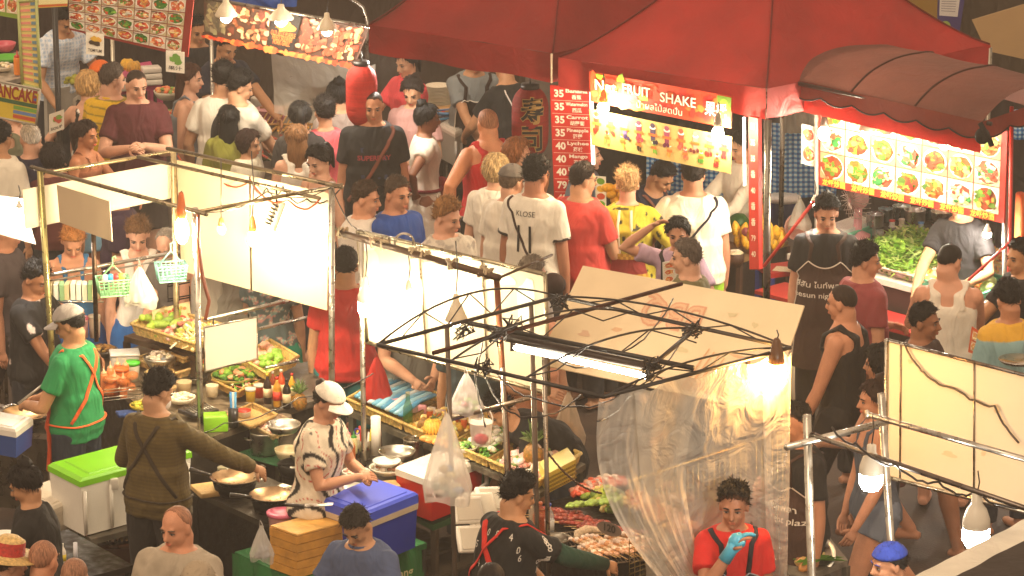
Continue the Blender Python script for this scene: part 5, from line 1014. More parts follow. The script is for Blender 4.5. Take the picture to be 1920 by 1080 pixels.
for i, (c_, f_) in enumerate([('#c87a4a', '#d8a04a'), ('#d8903a', '#e0a83a'), ('#5a4a3a', '#3a2a1c'), ('#8aa84a', '#6a9a2a'), ('#d8a050', '#d88a2a'), ('#d85a4a', '#e06a4a'), ('#6aa83a', '#4a8a2a'), ('#a83a2a', '#8a1c1c')]): cupprint(.12+.112*i, .70, .62, c_, f_)
mb.build('cup_prints', 'paper', t, world=True)
for i, q in enumerate((.2, .45, .7, .95)):
    pass
s_ = Sheet(PY(1031, 160, 29.55), PY(1106, 164, 29.5), PY(1113, 424, 29.5), PY(1041, 424, 29.55)); t = thing('price_board', 'tall red price board of fruit shakes beside the lantern', 'sign', at0(s_.pt(.5, 1))); mb = MB(); s_.slab(mb, '#c01f18', .02); mb.build('board', 'paper', t, world=True); mb = MB()
for k, (n_, a_, b_) in enumerate([('35', 'Banana', '香蕉'), ('35', 'Watermelon', '西瓜'), ('35', 'Carrot', '胡蘿蔔'), ('35', 'Pineapple', '菠蘿'), ('40', 'Lychee', '荔枝'), ('40', 'Mango', '芒果'), ('40', 'Papaya', '木瓜'), ('79', 'Durian', '榴槤'), ('40', 'Melon', '甜瓜')]):
    v = .055+.093*k; s_.text(mb, n_, .22, v, .070, '#f4ecd8', .004, bold=.035); s_.text(mb, a_, .66, v-.022, .034, '#f4ecd8', .004, bold=.03, wid=min(.15, .026*len(a_))); s_.text(mb, b_, .66, v+.022, .034, '#f4ecd8', .004, bold=.02); s_.rect(mb, .03, v+.046, .97, v+.049, '#e8c8b0')
mb.build('lettering', 'paper', t, world=True); mb = MB(); mb.tube([s_.pt(1.04, .01, .01), s_.pt(1.04, .55, .01)], .012, '#fff', 8); mb.build('light_strip', glow('strip', (1, .9, .75), 5), t, world=True)
s2 = Sheet(PY(1116, 330, 29.4), PY(1136, 332, 29.4), PY(1138, 440, 29.4), PY(1118, 440, 29.4)); t = thing('fruit_poster', 'narrow fruit picture strip right of the price board', 'poster', at0(s2.pt(.5, 1))); mb = MB(); s2.slab(mb, '#e0d8c0', .01); 
for k in range(7): s2.disc(mb, .5, .08+.13*k, .38, .055, ['#6a9a2a', '#d8a828', '#c8502a', '#7ab03a', '#e0b050', '#c83a3a', '#8a9a3a'][k], .003)
mb.build('board', 'paper', t, world=True)
bulb(1131, 203, PL(1131, 203, f2, f3).y-.12, 'glaring bulb between the two fruit shake banners', .038, (1, .80, .50), 400, kind='round', L=.09, cordlen=.12)
bulb(1346, 250, PL(1346, 250, f2, f3).y-.12, 'glaring bulb over the right end of the drinks banner', .038, (1, .82, .55), 340, kind='round', L=.10, cordlen=.08, sock='#8a8070')
# red strip post right of the stall
t = thing('menu_post', 'narrow red price strip wrapped on the stall post', 'sign', at0(PY(1410, 300, 28.3))); s_ = Sheet(PY(1403, 218, 28.3), PY(1421, 222, 28.2), PY(1423, 505, 28.2), PY(1405, 505, 28.3)); mb = MB(); s_.slab(mb, '#b8281c', .03); mb.build('board', 'paper', t, world=True); mb = MB(); random.seed(2)
for k in range(9): s_.text(mb, random.choice(['35', '40', '香', 'ผล', '79']), .5, .06+.105*k, .055, '#e8d8c0', .004, bold=.02)
mb.build('lettering', 'paper', t, world=True); mb = MB(); mb.tube([s_.pt(-.3, .01, .01), s_.pt(-.3, .45, .01)], .009, '#fff', 8); mb.build('light_strip', glow('strip', (1, .9, .75), 5), t, world=True)
t = thing('tent_pole', 'grey tent leg standing right of the red price strip', 'pole', at0(PY(1437, 300, 28.1))); mb = MB(); a = PY(1440, 225, 28.1); b = PY(1438, 500, 28.1); mb.tube([a, a.lerp(b, a.z/(a.z-b.z))], .024, '#6a655c', 8); mb.build('shaft', 'metal', t, world=True)
# fruit table
t, qf = table('fruit stall table piled with whole fruit', (1352, 455), (1385, 487), (1478, 452), .80, '#5a4030', topcol='#9a7a50', m='wood', panel=('#2e2620', .5))
bk = thing('fruit_basket', 'wide woven basket full of yellow mangoes on the fruit table', 'basket', P(1418, 470, .80)); mb = MB(); mb.lathe([(.10, 0), (.15, .10), (.165, .11), (.155, .11), (.10, .02), (.001, .02)], col='#c8a060', n=26); mb.build('weave', 'wicker', bk)
mg2 = lambda mb: mb.grid(lambda u, v: Vector((math.cos(u*2*PI)*math.sin(v*PI)*.034*(1+.12*math.cos(v*PI)), math.sin(u*2*PI)*math.sin(v*PI)*.030, -.062*math.cos(v*PI)+.008*math.sin(v*PI*2))), 14, 10, '#e0a822')
sp = [(1385+i*13, 448+(i % 2)*4, .93, .85) for i in range(7)]+[(1380+i*15, 430+(i % 3)*3, 1.0, .9) for i in range(6)]
many('mango', 'food', 'ripe yellow mango standing in the heap on the fruit table', 'mango', 'yellow mangoes of the fruit stall', mg2, [(tuple(P(x, y, z)), (random.uniform(-.3, .3), random.uniform(-.5, .5), i), 1.05) for i, (x, y, z, _) in enumerate(sp)])
mb = MB(); mb.ell((0, 0, 0), (.075, .075, .070), '#2e5a22', n=20, m=14, wob=.05); single(mb, 'watermelon', 'leaf', 'dark green watermelon behind the mangoes', 'watermelon', P(1385, 418, 1.02))
for i, (x, y, lab) in enumerate(((1408, 424, 'purple red mangosteen beside the watermelon'), (1398, 434, 'purple red fruit in front of the watermelon'), (1418, 436, 'dark red fruit right of the mangosteen'))): mb = MB(); mb.ell((0, 0, 0), .034, ('#7a2a30', '#8a3a3a', '#a84038')[i], wob=.1, n=12); single(mb, 'mangosteen', 'food', lab, 'fruit', P(x, y, 1.0))
for i, (x, y, sx) in enumerate(((1369, 392, 1), (1424, 420, 1.1), (1442, 440, 1))): mb = MB(); mb.ell((0, 0, 0), (.034, .034, .095), '#e0a82a', n=14, m=12, wob=.1, seed=i); single(mb, 'papaya', 'food', ('tall yellow papaya beside the white shirt', 'papaya standing behind the red strip', 'long papaya beside the grey tent leg')[i], 'papaya', P(x, y, 1.0))
pineapple(1424, 412, 1.0, .10, 'pineapple behind the red price strip'); 
for i in range(5): mb = MB(); mb.ell((0, 0, 0), (.05, .034, .032), jit('#e8b020', .1), M=Matrix.Rotation(i, 3, 'Z'), wob=.1, n=12); single(mb, 'mango', 'food', 'yellow mango in the heap behind the coral shirt man', 'mango', PY(1140+i*7, 352+i % 3*12, 29.1), group='mangoes by the price board')
mb = MB(); mb.lathe([(.001, 0), (.05, .008), (.068, .05), (.06, .1), (.035, .118), (.001, .12)], col=['#4a3020', '#4a3020', '#4a3020', '#d8c8a0', '#e8dcc0'], n=20); single(mb, 'coconut', 'food', 'opened dark coconut on the corner of the fruit table', 'coconut', P(1378, 500, .78))
banana_bunch(1458, 446, .84, 'banana bunch at the right end of the fruit table', 6, '#e0b030')
mb = MB(); 
t = thing('bucket', 'white lidded bucket with blue wall behind the fruit table', 'bucket', P(1468, 440, .6)); mb.lathe([(.10, 0), (.115, .26), (.12, .27)], col='#2a3a7a', n=24); mb.build('wall', 'plastic', t); mb = MB(); mb.lathe([(.124, .26), (.126, .285), (.001, .29)], col='#dcdcd8', n=24); mb.build('lid', 'plastic', t)
# ================================================================ menu stall at the right
mA, mB_ = P(1530, 345, 1.45), P(1883, 419, 1.45); s_ = sheet_on(V2(mA), V2(mB_), [(1533, 176), (1889, 246), (1882, 419), (1530, 345)]); t = thing('menu_board', 'huge bright menu board of noodle dishes with a red border', 'menu', at0(s_.pt(.5, 1))); mb = MB(); s_.slab(mb, '#b8281a', .02); mb.build('board', 'paper', t, world=True); mb = MB(); random.seed(21)
for r in range(3):
    for c in range(7):
        u0, v0 = .022+c*.1365, .04+r*.295; s_.dish(mb, u0, v0, u0+.131, v0+.285, [['#a8501c', '#c87828', '#4a7a1c', '#d8a860'], ['#b8452a', '#d8b880', '#2f7a34', '#e0c8a0'], ['#8a3c1a', '#56781c', '#c88a3a', '#b02a1c']][(r+c) % 3], random.choice(['#c8a888', '#b88a60', '#d0c0a0']), n=46)
        s_.text(mb, random.choice(['ต้มยำกุ้ง', 'ผัดไทย', 'ข้าวผัด', 'ส้มตำ']), u0+.065, v0+.270, .030, '#e8b030', .004, bold=.01) if r else None
mb.build('dish_photos', 'paper', t, world=True); mb = MB()
for c in range(6): s_.text(mb, '龙虾炒面', .10+c*.158, .958, .050, '#e8c040', .006, bold=.02)
mb.build('lettering', 'paper', t, world=True)
s_ = sheet_on(V2(mA+Vector((0, -.05, 0))), V2(mB_+Vector((0, -.05, 0))), [(1551, 190), (1655, 211), (1653, 234), (1550, 212)]); t = thing('name_sign', 'small brown header sign with white and yellow Thai words', 'sign', at0(s_.pt(.5, 1))); mb = MB(); s_.slab(mb, '#4a1c14', .006); mb.build('board', 'paper', t, world=True); mb = MB(); s_.text(mb, 'ร้อคPB.', .18, .5, .052, '#e8dcc8', wid=.105); s_.text(mb, 'คุย ชุดโรย ชั้นกุล', .64, .52, .050, '#e0b830', wid=.20); mb.build('lettering', 'paper', t, world=True)
s_ = Sheet(PY(1503, 232, 29.2), PY(1530, 238, 29.2), PY(1530, 314, 29.2), PY(1502, 306, 29.2)); t = thing('photo_card', 'small photo card of noodles left of the big menu board', 'sign', at0(s_.pt(.5, 1))); mb = MB(); s_.slab(mb, '#e8e0d0', .006); s_.dish(mb, .05, .05, .95, .42, pals[0]); s_.dish(mb, .05, .5, .95, .95, pals[3]); mb.build('card', 'paper', t, world=True)
ms = thing('stall_frame', 'red and grey posts carrying the awning and menu board', 'stall frame', at0(mB_)); 
def pst(x1, y1, x2, y2, Y, r, col): a = PY(x1, y1, Y); b = PY(x2, y2, Y); bar(ms, 'post', a, a.lerp(b, a.z/(a.z-b.z)), r, col, 'paint')
pst(1884, 238, 1884, 480, 28.2, .018, '#8a8478'); pst(1897, 200, 1893, 480, 28.0, .014, '#b8281c'); pst(1530, 186, 1531, 380, 29.0, .015, '#7a746a')
bar(ms, 'striped_rope', PY(1526, 378, 27.9), PY(1432, 500, 28.0), .012, '#c8342a', 'plastic'); bar(ms, 'striped_rope', PY(1893, 455, 27.8), PY(1800, 540, 27.8), .010, '#b83a30', 'plastic')
bulb(1545, 250, P(1545, 250, 2.0).y+.1, 'glaring bulb before the left edge of the big menu board', .038, (1, .88, .66), 700, kind='round', L=.10, cordlen=.12, sock='#4a3a30')
bulb(1625, 243, 28.3, 'bulb with a pale shade in front of the brown header sign', .034, (1, .88, .66), 500, kind='cone', L=.07, cordlen=.12)
bulb(1771, 268, 27.9, 'cone lamp before the right half of the big menu board', .036, (1, .9, .7), 560, kind='cone', L=.07, cordlen=.14)
bulb(1851, 438, 28.2, 'small white bulb glowing under the right end of the menu board', .026, (1, .93, .8), 480, kind='led', L=.05, cordlen=.08)
bulb(1527, 380, 28.0, 'tiny white bulb above the striped rope behind the aproned man', .022, (1, .93, .8), 300, kind='led', L=.04, cordlen=.1)
# vegetable counter
cF1, cF2 = P(1476, 476, .9), P(1835, 572, .9); cb = Vector((.60, .75, 0)).normalized()*1.0; t = thing('vegetable_counter', 'long white counter heaped with vegetables under the menu board', 'counter', at0(cF1)); qv = [cF1+cb, cF1, cF2, cF2+cb]
mb = MB(); slab4(mb, qv, .86, .9, '#cfc8ba'); mb.build('counter_top', 'board', t, world=True); mb = MB(); slab4(mb, [p for p in qv], .25, .858, '#3a2824', .03, .03); mb.build('cabinet', 'paint', t, world=True)
mb = MB(); fr_ = Vector((.0, -.02, 0)); 
mb.box((cF1+cF2)/2+Vector((-.12, -.16, -.20)), ((cF2-cF1).length+.02, .30, .025), '#a02c28', math.atan2((cF2-cF1).y, (cF2-cF1).x)); mb.build('lower_shelf', 'paint', t, world=True)
def on_q(q, u, v, z): p = q[1].lerp(q[2], u); b = q[0].lerp(q[3], u); r = p.lerp(b, v); return Vector((r.x, r.y, z))
def sub(q, u0, u1, v0, v1): return [on_q(q, u0, v1, 0), on_q(q, u0, v0, 0), on_q(q, u1, v0, 0), on_q(q, u1, v1, 0)]
def tray_w(label, q4, z, h, col, m='plastic', name='plastic_tray', hole=None):
    t = thing(name, label, 'tray', (q4[1].x, q4[1].y, z)); mb = MB(); c = sum(q4, Vector())/4; hi = [Vector((p.x, p.y, z+h)) for p in q4]; lo = [Vector((c.x+(p.x-c.x)*.9, c.y+(p.y-c.y)*.9, z+.004)) for p in q4]
    for i in range(4): mb.quad(lo[i], lo[(i+1) % 4], hi[(i+1) % 4], hi[i], col); mb.tube([hi[i], hi[(i+1) % 4]], .008, col, 6)
    mb.add(lo, [(0, 1, 2, 3)], col); mb.build('shell', m, t, world=True)
    if hole:
        mb = MB()
        for i in (0, 1):
            for k in range(1, 14): p = lo[i].lerp(lo[i+1], k/14).lerp(hi[i].lerp(hi[i+1], k/14), .5); d = (hi[i+1]-hi[i]).normalized()*.010; o_ = Vector((0, -.010, 0)); mb.quad(p-d+o_-Vector((0, 0, .006)), p+d+o_-Vector((0, 0, .006)), p+d+o_+Vector((0, 0, .006)), p-d+o_+Vector((0, 0, .006)), hole)
        mb.build('slots', m, t, world=True)
    return t
GR = ['#7aa832', '#94b848', '#5c8a22', '#b0cc60', '#c4d880']
a_ = sub(qv, .26, .64, .04, .92); t = tray_w('pale slotted tray under the heap of long green vegetables', a_, .905, .06, '#d8b8a8', hole='#4a3028'); heap(t, a_, .95, .14, GR, 1100, .024, 'leaf', 'green_vegetables', 'leaf', 5, .96)
heap(t, a_, .94, .12, ['#6a9a2a', '#86b03c', '#b8c878'], 160, .024, 'leaf', 'long_beans', 'stick', 6, .9)
a_ = sub(qv, .02, .15, .30, .80); t = tray_w('teal tray under a folded white cloth at the left of the counter', a_, .905, .10, '#6ac0a0', hole='#3a8a70'); mb = MB(); slab4(mb, sub(qv, .03, .14, .32, .78), 1.0, 1.03, '#e8efe8', .02, .06); mb.build('white_cloth', 'cloth', t, world=True)
a_ = sub(qv, .22, .36, .55, 1.0); t = tray_w('small tray of spring onions behind the leaf heap', a_, .905, .05, '#c8c0a8'); heap(t, a_, .94, .08, ['#6a9a2a', '#8ab040', '#d8e0b0'], 160, .02, 'leaf', 'spring_onions', 'leaf', 8)
a_ = sub(qv, .64, .78, .05, .45); t = tray_w('teal tray of pale cauliflower at the front of the counter', a_, .905, .05, '#6cc8a8'); heap(t, a_, .93, .06, ['#e8e0b0', '#e0c878', '#f0e8c8', '#d8c050'], 70, .024, 'food', 'cauliflower', seed=9)
a_ = sub(qv, .64, .80, .5, .95); t = tray_w('tray of orange carrots shreds behind the cauliflower', a_, .905, .05, '#c8b8a0'); heap(t, a_, .93, .07, ['#d8822a', '#e09a4a', '#c8b060'], 120, .02, 'food', 'shreds', 'stick', seed=10)
a_ = sub(qv, .83, .985, .05, .5); t = tray_w('teal tray of carrots and cabbage at the right end', a_, .905, .05, '#6cc8a8')
many('carrot', 'food', 'orange carrot lying in the teal tray', 'carrot', 'carrots in the teal tray', lambda mb: mb.tube([(-.09, 0, 0), (0, 0, .004), (.08, 0, 0)], [.006, .018, .022], '#e06a20', 10), [(tuple(on_q(qv, .86+.012*i, .22+.04*(i % 3), .945+.015*(i % 2))), (0, 0, 1.5+.1*i), 1) for i in range(7)])
for i, (u, v) in enumerate(((.93, .3), (.96, .2))): mb = MB(); mb.ell((0, 0, 0), .05, '#c8d890', wob=.2, n=14); single(mb, 'cabbage', 'leaf', ('round pale cabbage beside the carrots', 'second cabbage at the corner of the right teal tray')[i], 'cabbage', on_q(qv, u, v, .96))
pp = on_q(qv, .93, .62, .92); t = pineapple(1848, 500, .92, .11, 'pineapple standing at the right end of the vegetable counter')
bowl(1655, 558, .70, .135, .065, '#d8a0a0', 'pink bowl heaped with brown clams on the lower shelf', ['#8a7a58', '#c8b888', '#5a4a38', '#e0d0a8'], fn=60)
bowl(1718, 575, .70, .125, .065, '#e0c0b0', 'pink bowl of orange prawns right of the clams', ['#e0a060', '#e8b878', '#d8883a'], fn=60)
bowl(1618, 548, .70, .09, .05, '#e0a8a8', 'small pink bowl left of the clams', ['#e8d8b8', '#c8a878'], fn=30)
for i, (x, y, c_, k_) in enumerate(((1672, 446, '#d8d4cc', '#c8302a'), (1690, 444, '#e0d8b8', '#e8e0d0'), (1712, 462, '#c8a878', '#c83020'), (1735, 470, '#e8e4d8', '#d8d0c0'), (1752, 468, '#d8c8a0', '#e0b030'), (1726, 450, '#a8b8c0', '#4a8ac8'))): bottle(x, y, .91, .024, .13, c_, k_, ['clear jar with a red lid behind the shreds', 'cream jar with a pale lid behind the shreds', 'tan sauce jar with a red lid near the carrots', 'white jar near the middle of the vegetable counter', 'jar with a yellow cap near the middle of the counter', 'water bottle with a blue cap behind the jars'][i], 'plastic', neck=.8)
# pink fan
t = thing('table_fan', 'pink electric fan standing behind the vegetable counter', 'fan', PY(1608, 440, 29.6)); mb = MB(); mb.lathe([(.09, -.02), (.09, .0), (.03, .03), (.028, .16), (.03, .2)], col='#d89aa0', n=20); mb.build('stand', 'plastic', t); mb = MB(); mb.tube([(-.01, .05, .26), (.0, -.02, .26)], [.06, .075], '#e0b0b0', 16); mb.build('motor_housing', 'plastic', t)
mb = MB(); Rf = Matrix.Rotation(-1.0, 3, 'Z')
for k in range(24):
    a = 2*PI*k/24; mb.tube([Rf@Vector((0.02*math.cos(a), -.10, .02*math.sin(a)))+Vector((.02, 0, .26)), Rf@Vector((.13*math.cos(a), -.08, .13*math.sin(a)))+Vector((.02, 0, .26)), Rf@Vector((.14*math.cos(a), -.02, .14*math.sin(a)))+Vector((.02, 0, .26))], .003, '#c8b8b0', 4)
mb.build('wire_guard', 'metal', t)
t = bowl(1503, 430, .92, .10, .09, '#d8a898', 'upturned pink colander leaning at the left of the counter'); t.rotation_euler = (1.1, 0, -.4)
wl_ = [(1660, 400, '#8a9aa0'), (1690, 395, '#b8c4c0'), (1715, 402, '#c8c8c0'), (1740, 395, '#9ab0a8'), (1640, 410, '#a8a8a8'), (1765, 405, '#d0c8b8')]
for i, (x, y, c_) in enumerate(wl_): pot(x, y+14, 1.0, .05+.012*(i % 3), .09, ['dull metal pot behind the fan', 'pale metal tub behind the vegetables', 'round tin behind the jars', 'greenish tin beside the round tin', 'steel tin next to the fan', 'cream tub at the back of the menu stall'][i], c_, handles=False)
table('dark back shelf of pots in the menu stall', (1600, 395), (1625, 425), (1860, 455), .99, '#4a423a')
t, qq = table('small red topped table with a blue edge left of the aproned man', (1420, 497), (1446, 513), (1512, 505), .72, '#2c3a7a', topcol='#b8302a', m='paint'); mb = MB(); mb.box((0, 0, .003), (.20, .12, .004), '#e0d0b0', -.3); single(mb, 'paper_menu', 'paper', 'printed paper menu lying on the red topped table', 'menu', P(1478, 506, .722))
mb = MB(); mb.box((0, 0, .2), (.06, .10, .4), '#d8602a', .3, bev=.02); single(mb, 'orange_cloth', 'cloth', 'orange cloth hanging at the right edge of the menu stall', 'cloth', PY(1912, 470, 28.3))
# ================================================================ stall with the white panels: counters, baskets, food
PO = ['#e0a02a', '#c8c040', '#7a9a30', '#d8602a', '#e8dcc0']
hooks = [(211, 498, '#a8d8a0'), (320, 473, '#a0dcc8')]
def hang_basket(px, py, Y, w_, d_, h_, col, label, fill=None):
    t = thing('hanging_basket', label, 'basket', PY(px, py, Y), RB+.9); mb = MB(); n = 6
    for k in range(6):
        z = -.10-h_*k/5; s_ = 1-.14*k/5; pts = [Vector((w_/2*s_*a, d_/2*s_*b, z)) for a, b in ((1, 1), (-1, 1), (-1, -1), (1, -1), (1, 1))]; mb.tube(pts, .006 if k in (0, 5) else .0035, col, 5)
    for k in range(26):
        q = k/26*4; i = int(q); f = q-i; c = ((1, 1), (-1, 1), (-1, -1), (1, -1), (1, 1)); a = c[i][0]+(c[i+1][0]-c[i][0])*f; b = c[i][1]+(c[i+1][1]-c[i][1])*f; mb.tube([(w_/2*a, d_/2*b, -.10), (w_/2*.86*a, d_/2*.86*b, -.10-h_)], .0035, col, 4)
    mb.box((0, 0, -.10-h_), (w_*.86, d_*.86, .006), col); mb.build('basket', 'plastic', t); mb = MB(); mb.tube([(-w_*.4, 0, -.10), (0, 0, -.015), (0, 0, .03), (.015, 0, .04), (.02, 0, .02)], .005, col, 6); mb.tube([(w_*.4, 0, -.10), (0, 0, -.015)], .005, col, 6); mb.build('hook', 'plastic', t)
    if fill:
        for i, c_ in enumerate(fill): mb = MB(); mb.ell((w_*(-.25+.17*i), .0, -.10), (.022, .018, .03), c_, n=10); mb.build('packet', 'plastic', t)
    return t
hang_basket(211, 492, 26.15, .20, .13, .10, '#98d49a', 'light green plastic basket of packets hanging on the rail', ['#e8e4d8', '#3a9ac8', '#c83a3a', '#e0c850'])
hang_basket(320, 466, 26.4, .19, .12, .10, '#98dcc8', 'teal plastic basket hanging at the right end of the rail')
bag(262, 500, 26.25, .21, .25, 'clear bag of white napkins clipped to the rail', '#f0ead8', ['#f4f0e4'], hang=.05)
t = thing('packet_rack', 'wire shelf of green and white drink packets at the left post', 'rack', P(140, 560, 1.28)); mb = MB()
for i in range(6): mb.tube([(-.16+.066*i, -.07, 0), (-.16+.066*i, .08, 0)], .003, '#b8b0a0', 4)
for y in (-.07, .08): mb.tube([(-.17, y, 0), (.19, y, 0)], .006, '#c8c0b0', 5)
mb.build('shelf', 'metal', t); random.seed(3)
for i in range(9): mb = MB(); mb.box((-.15+.036*i, random.uniform(-.01, .01), .055), (.030, .11, .10), random.choice(['#8ab078', '#d8d8c0', '#6a9a6a', '#e0d8c0', '#c8b888']), random.uniform(-.1, .1)); mb.build('packet', 'paper', t)
t = thing('paper_holder', 'black wire holder hanging under the teal basket', 'rack', P(336, 563, 1.2)); mb = MB(); 
for z in (0, .10): mb.tube([(-.07, -.03, z), (.07, .0, z+.02), (.07, .05, z+.02), (-.07, .03, z), (-.07, -.03, z)], .005, '#1c1a18', 5)
for x in (-.07, .0, .07): mb.tube([(x, -.02, 0), (x, -.02, .10)], .004, '#1c1a18', 5)
mb.build('wire', 'metal', t)
# fruit display
t, q = table('dark trestle shelf carrying the sloped fruit tray', (232, 630), (365, 668), (452, 640), 1.0, '#5a4836', topcol='#6a5640', shelf=.55)
tr_, q, lo = tray('long woven tray of limes and sausages in front of the poster board', (245, 607), (366, 644), (430, 612), 1.14, .07, '#c8a860'); sl = [Vector((p.x, p.y, 1.09)) for p in q]
many('lime', 'food', 'green lime at the left end of the long woven tray', 'lime', 'limes in the long woven tray', lambda mb: mb.ell((0, 0, 0), (.026, .024, .024), '#9ab83a', n=10, m=8, wob=.08), spots4([q[0].lerp(q[1], .02), q[0].lerp(q[1], .35), q[3].lerp(q[2], .35), q[3].lerp(q[2], .02)], 1.12, 16, .05, 3), 4)
a_ = [q[0].lerp(q[1], .35), q[0].lerp(q[1], .66), q[3].lerp(q[2], .66), q[3].lerp(q[2], .35)]; heap(tr_, a_, 1.10, .06, ['#d87a6a', '#e8b8a8', '#c8503a', '#e0c8b0', '#8a9a3a'], 90, .018, name='wrapped_sausages', seed=5)
a_ = [q[0].lerp(q[1], .66), q[0].lerp(q[1], .98), q[3].lerp(q[2], .98), q[3].lerp(q[2], .66)]; heap(tr_, a_, 1.10, .05, ['#f0e0a0', '#e8d070', '#f4ecd0', '#e0c050'], 120, .020, name='noodles', seed=6, shape='stick')
for i, (x, y) in enumerate(((300, 600), (322, 592), (332, 598), (352, 604))): mb = MB(); mb.ell((0, 0, 0), (.07, .03, .028), ('#8aa83a', '#7a9a3a', '#9ab050', '#a8b060')[i], M=Matrix.Rotation(.5*i, 3, 'Z'), n=12, wob=.15, seed=i); single(mb, 'green_mango', 'food', ('long green mango near the middle of the fruit tray', 'darker green mango against the poster board', 'pale green mango at the foot of the poster board', 'yellowish mango at the right of the poster board')[i], 'mango', P(x, y+8, 1.15))
s_ = Sheet(PY(286, 582, 26.95), PY(355, 565, 27.1), PY(361, 620, 27.0), PY(288, 636, 26.85)); t = thing('poster_board', 'small printed fruit poster board behind the limes', 'sign', at0(s_.pt(.5, 1))); mb = MB(); s_.slab(mb, '#e0c890', .008); mb.build('board', 'paper', t, world=True); mb = MB(); random.seed(6)
for i in range(8): s_.disc(mb, .15+.1*i, .15+.05*(i % 2), .05, .06, random.choice(['#c8503a', '#d88a50', '#b8a84a']), .003, 9)
s_.disc(mb, .75, .6, .14, .2, '#c8503a', .003); s_.disc(mb, .75, .6, .09, .13, '#e8d0a0', .004); mb.build('print', 'paper', t, world=True)
# lower counter of that stall
t, qL = table('long stall counter crowded with pans bowls and baskets', (160, 680), (352, 835), (640, 735), .84, '#7a7266', topcol='#8a7c66', m='dullmetal', panel=('#4a433a', .5), shelf=.3)
tray('flat woven tray lying under the steel colander', (252, 672), (330, 700), (420, 672), .91, .05, '#c8a468'); bowl(300, 688, .90, .105, .07, '#b8b4a8', 'steel colander on the flat woven tray', ['#c8b8a0', '#b0a48c'], 'metal')
mb = MB(); mb.box((0, 0, .04), (.18, .13, .08), '#c8c4b8', RB+.8, bev=.012); mb.box((0, 0, .088), (.19, .14, .016), '#e0dcd0', RB+.8, bev=.006); single(mb, 'plastic_tub', 'plastic', 'clear rectangular tub with a white lid behind the green vendor', 'tub', P(234, 686, .86))
for i, (x, y, c_, k_, L_) in enumerate(((249, 712, '#c8c8b8', '#4ac030', 'glass jar with a bright green lid on the counter'), (228, 724, '#d87a3a', '#d86a2a', 'orange plastic tub beside the green lidded jar'), (212, 742, '#d8703a', '#e08a5a', 'second orange tub in front of the vendor'))):
    t = thing('jar', L_, 'jar', P(x, y, .86)); mb = MB(); mb.lathe([(.04, 0), (.045, .09), (.044, .10)], col=c_, n=18); mb.build('wall', 'plastic', t); mb = MB(); mb.lathe([(.048, .10), (.048, .122), (.001, .124)], col=k_, n=18); mb.build('lid', 'plastic', t)
mb = MB(); random.seed(14)
for i in range(8): mb.ell((random.uniform(-.08, .08), random.uniform(-.05, .05), random.uniform(.02, .12)), (.05, .035, .028), jit('#d88040'), M=Matrix.Rotation(i, 3, 'Z'), n=9, wob=.2, seed=i)
o = single(mb, 'wrapped_rolls', 'clearplastic', 'heap of orange wrapped rolls beside the green vendor', 'food', P(225, 738, .88))
bowl(192, 668, .86, .10, .05, '#4a4036', 'dark dish of fried mushrooms by the green vendor', ['#a8783a', '#c89a50', '#6a4a24'], fn=40)
pot(360, 712, .86, .10, .03, 'round grey pan lid lying on the counter behind the post', '#8a867c', handles=False); bowl(440, 722, .88, .15, .07, '#8a7a3a', 'wide dish of salad leaves on the counter', ['#6a9a2a', '#8ab03c', '#3e6a1c', '#e0a070'], fn=60, fillm='leaf'); bowl(300, 712, .86, .10, .05, '#c8b078', 'shallow wooden bowl near the middle of the counter', ['#c8a060', '#b88a4a'])
heap_t, q, lo = tray('small woven tray of pink prawns and green vegetables', (398, 712), (446, 735), (500, 708), .93, .05, '#b89048'); heap(heap_t, q, .90, .06, ['#6a9a2a', '#e0a088', '#c86a4a', '#4a7a20', '#e8c8a0'], 110, .02, name='vegetables', shape='leaf', seed=8)
tr_, q, lo = tray('raised woven tray of limes and eggs at the right of the stall', (447, 668), (500, 700), (560, 668), 1.02, .06, '#d8b868'); 
many('lime', 'food', 'green lime in the raised woven tray', 'lime', 'limes in the raised woven tray', lambda mb: mb.ell((0, 0, 0), (.027, .025, .024), '#8ab840', n=10, m=8, wob=.08), spots4([q[0].lerp(q[1], .55), q[1], q[2].lerp(q[1], .35), q[3].lerp(q[2], .5)], 1.0, 18, .05, 5), 5)
many('egg', 'food', 'pinkish egg in the raised woven tray', 'egg', 'eggs in the raised woven tray', lambda mb: mb.ell((0, 0, 0), (.028, .023, .023), '#e0a888', n=10, m=8), spots4([q[0], q[0].lerp(q[1], .5), q[3].lerp(q[2], .5), q[3]], 1.0, 14, .05, 6), 6)
t, q = table('small steel bottle rack at the right end of the stall', (490, 702), (520, 772), (622, 742), .88, '#8a8478', shelf=.5, topcol='#7a7468'); bar(t, 'rail', P(498, 690, 1.1), P(560, 676, 1.1), .010); 
for i, (x, y, c_, k_, L_) in enumerate(((502, 756, '#2a1a12', '#c8a030', 'dark sauce bottle with a gold cap left of the pineapple'), (520, 762, '#b8842a', '#c83020', 'amber sauce bottle with a red cap'), (538, 766, '#1c1410', '#1c1410', 'tall black soy bottle with a paper label'), (528, 748, '#c8502a', '#e0d8c0', 'orange chilli bottle behind the soy bottle'))): bottle(x, y, .89, .026, .19, c_, k_, L_, 'plastic', lab=('#d8c8a0', '#c83a2a', '#e0d0a8', '#d8c8a0')[i])
pineapple(562, 770, .88, .09, 'pineapple standing beside the soy bottles')
tray('flat cane tray on the counter left of the bottles', (424, 778), (470, 800), (520, 778), .90, .025, '#b8965a'); mb = MB(); mb.lathe([(.04, 0), (.045, .035), (.048, .038), (.001, .045)], col=['#d8d0c8', '#d83a2c', '#d83a2c'], n=18); single(mb, 'small_tub', 'plastic', 'small tub with a bright red lid on the cane tray', 'tub', P(457, 780, .88))
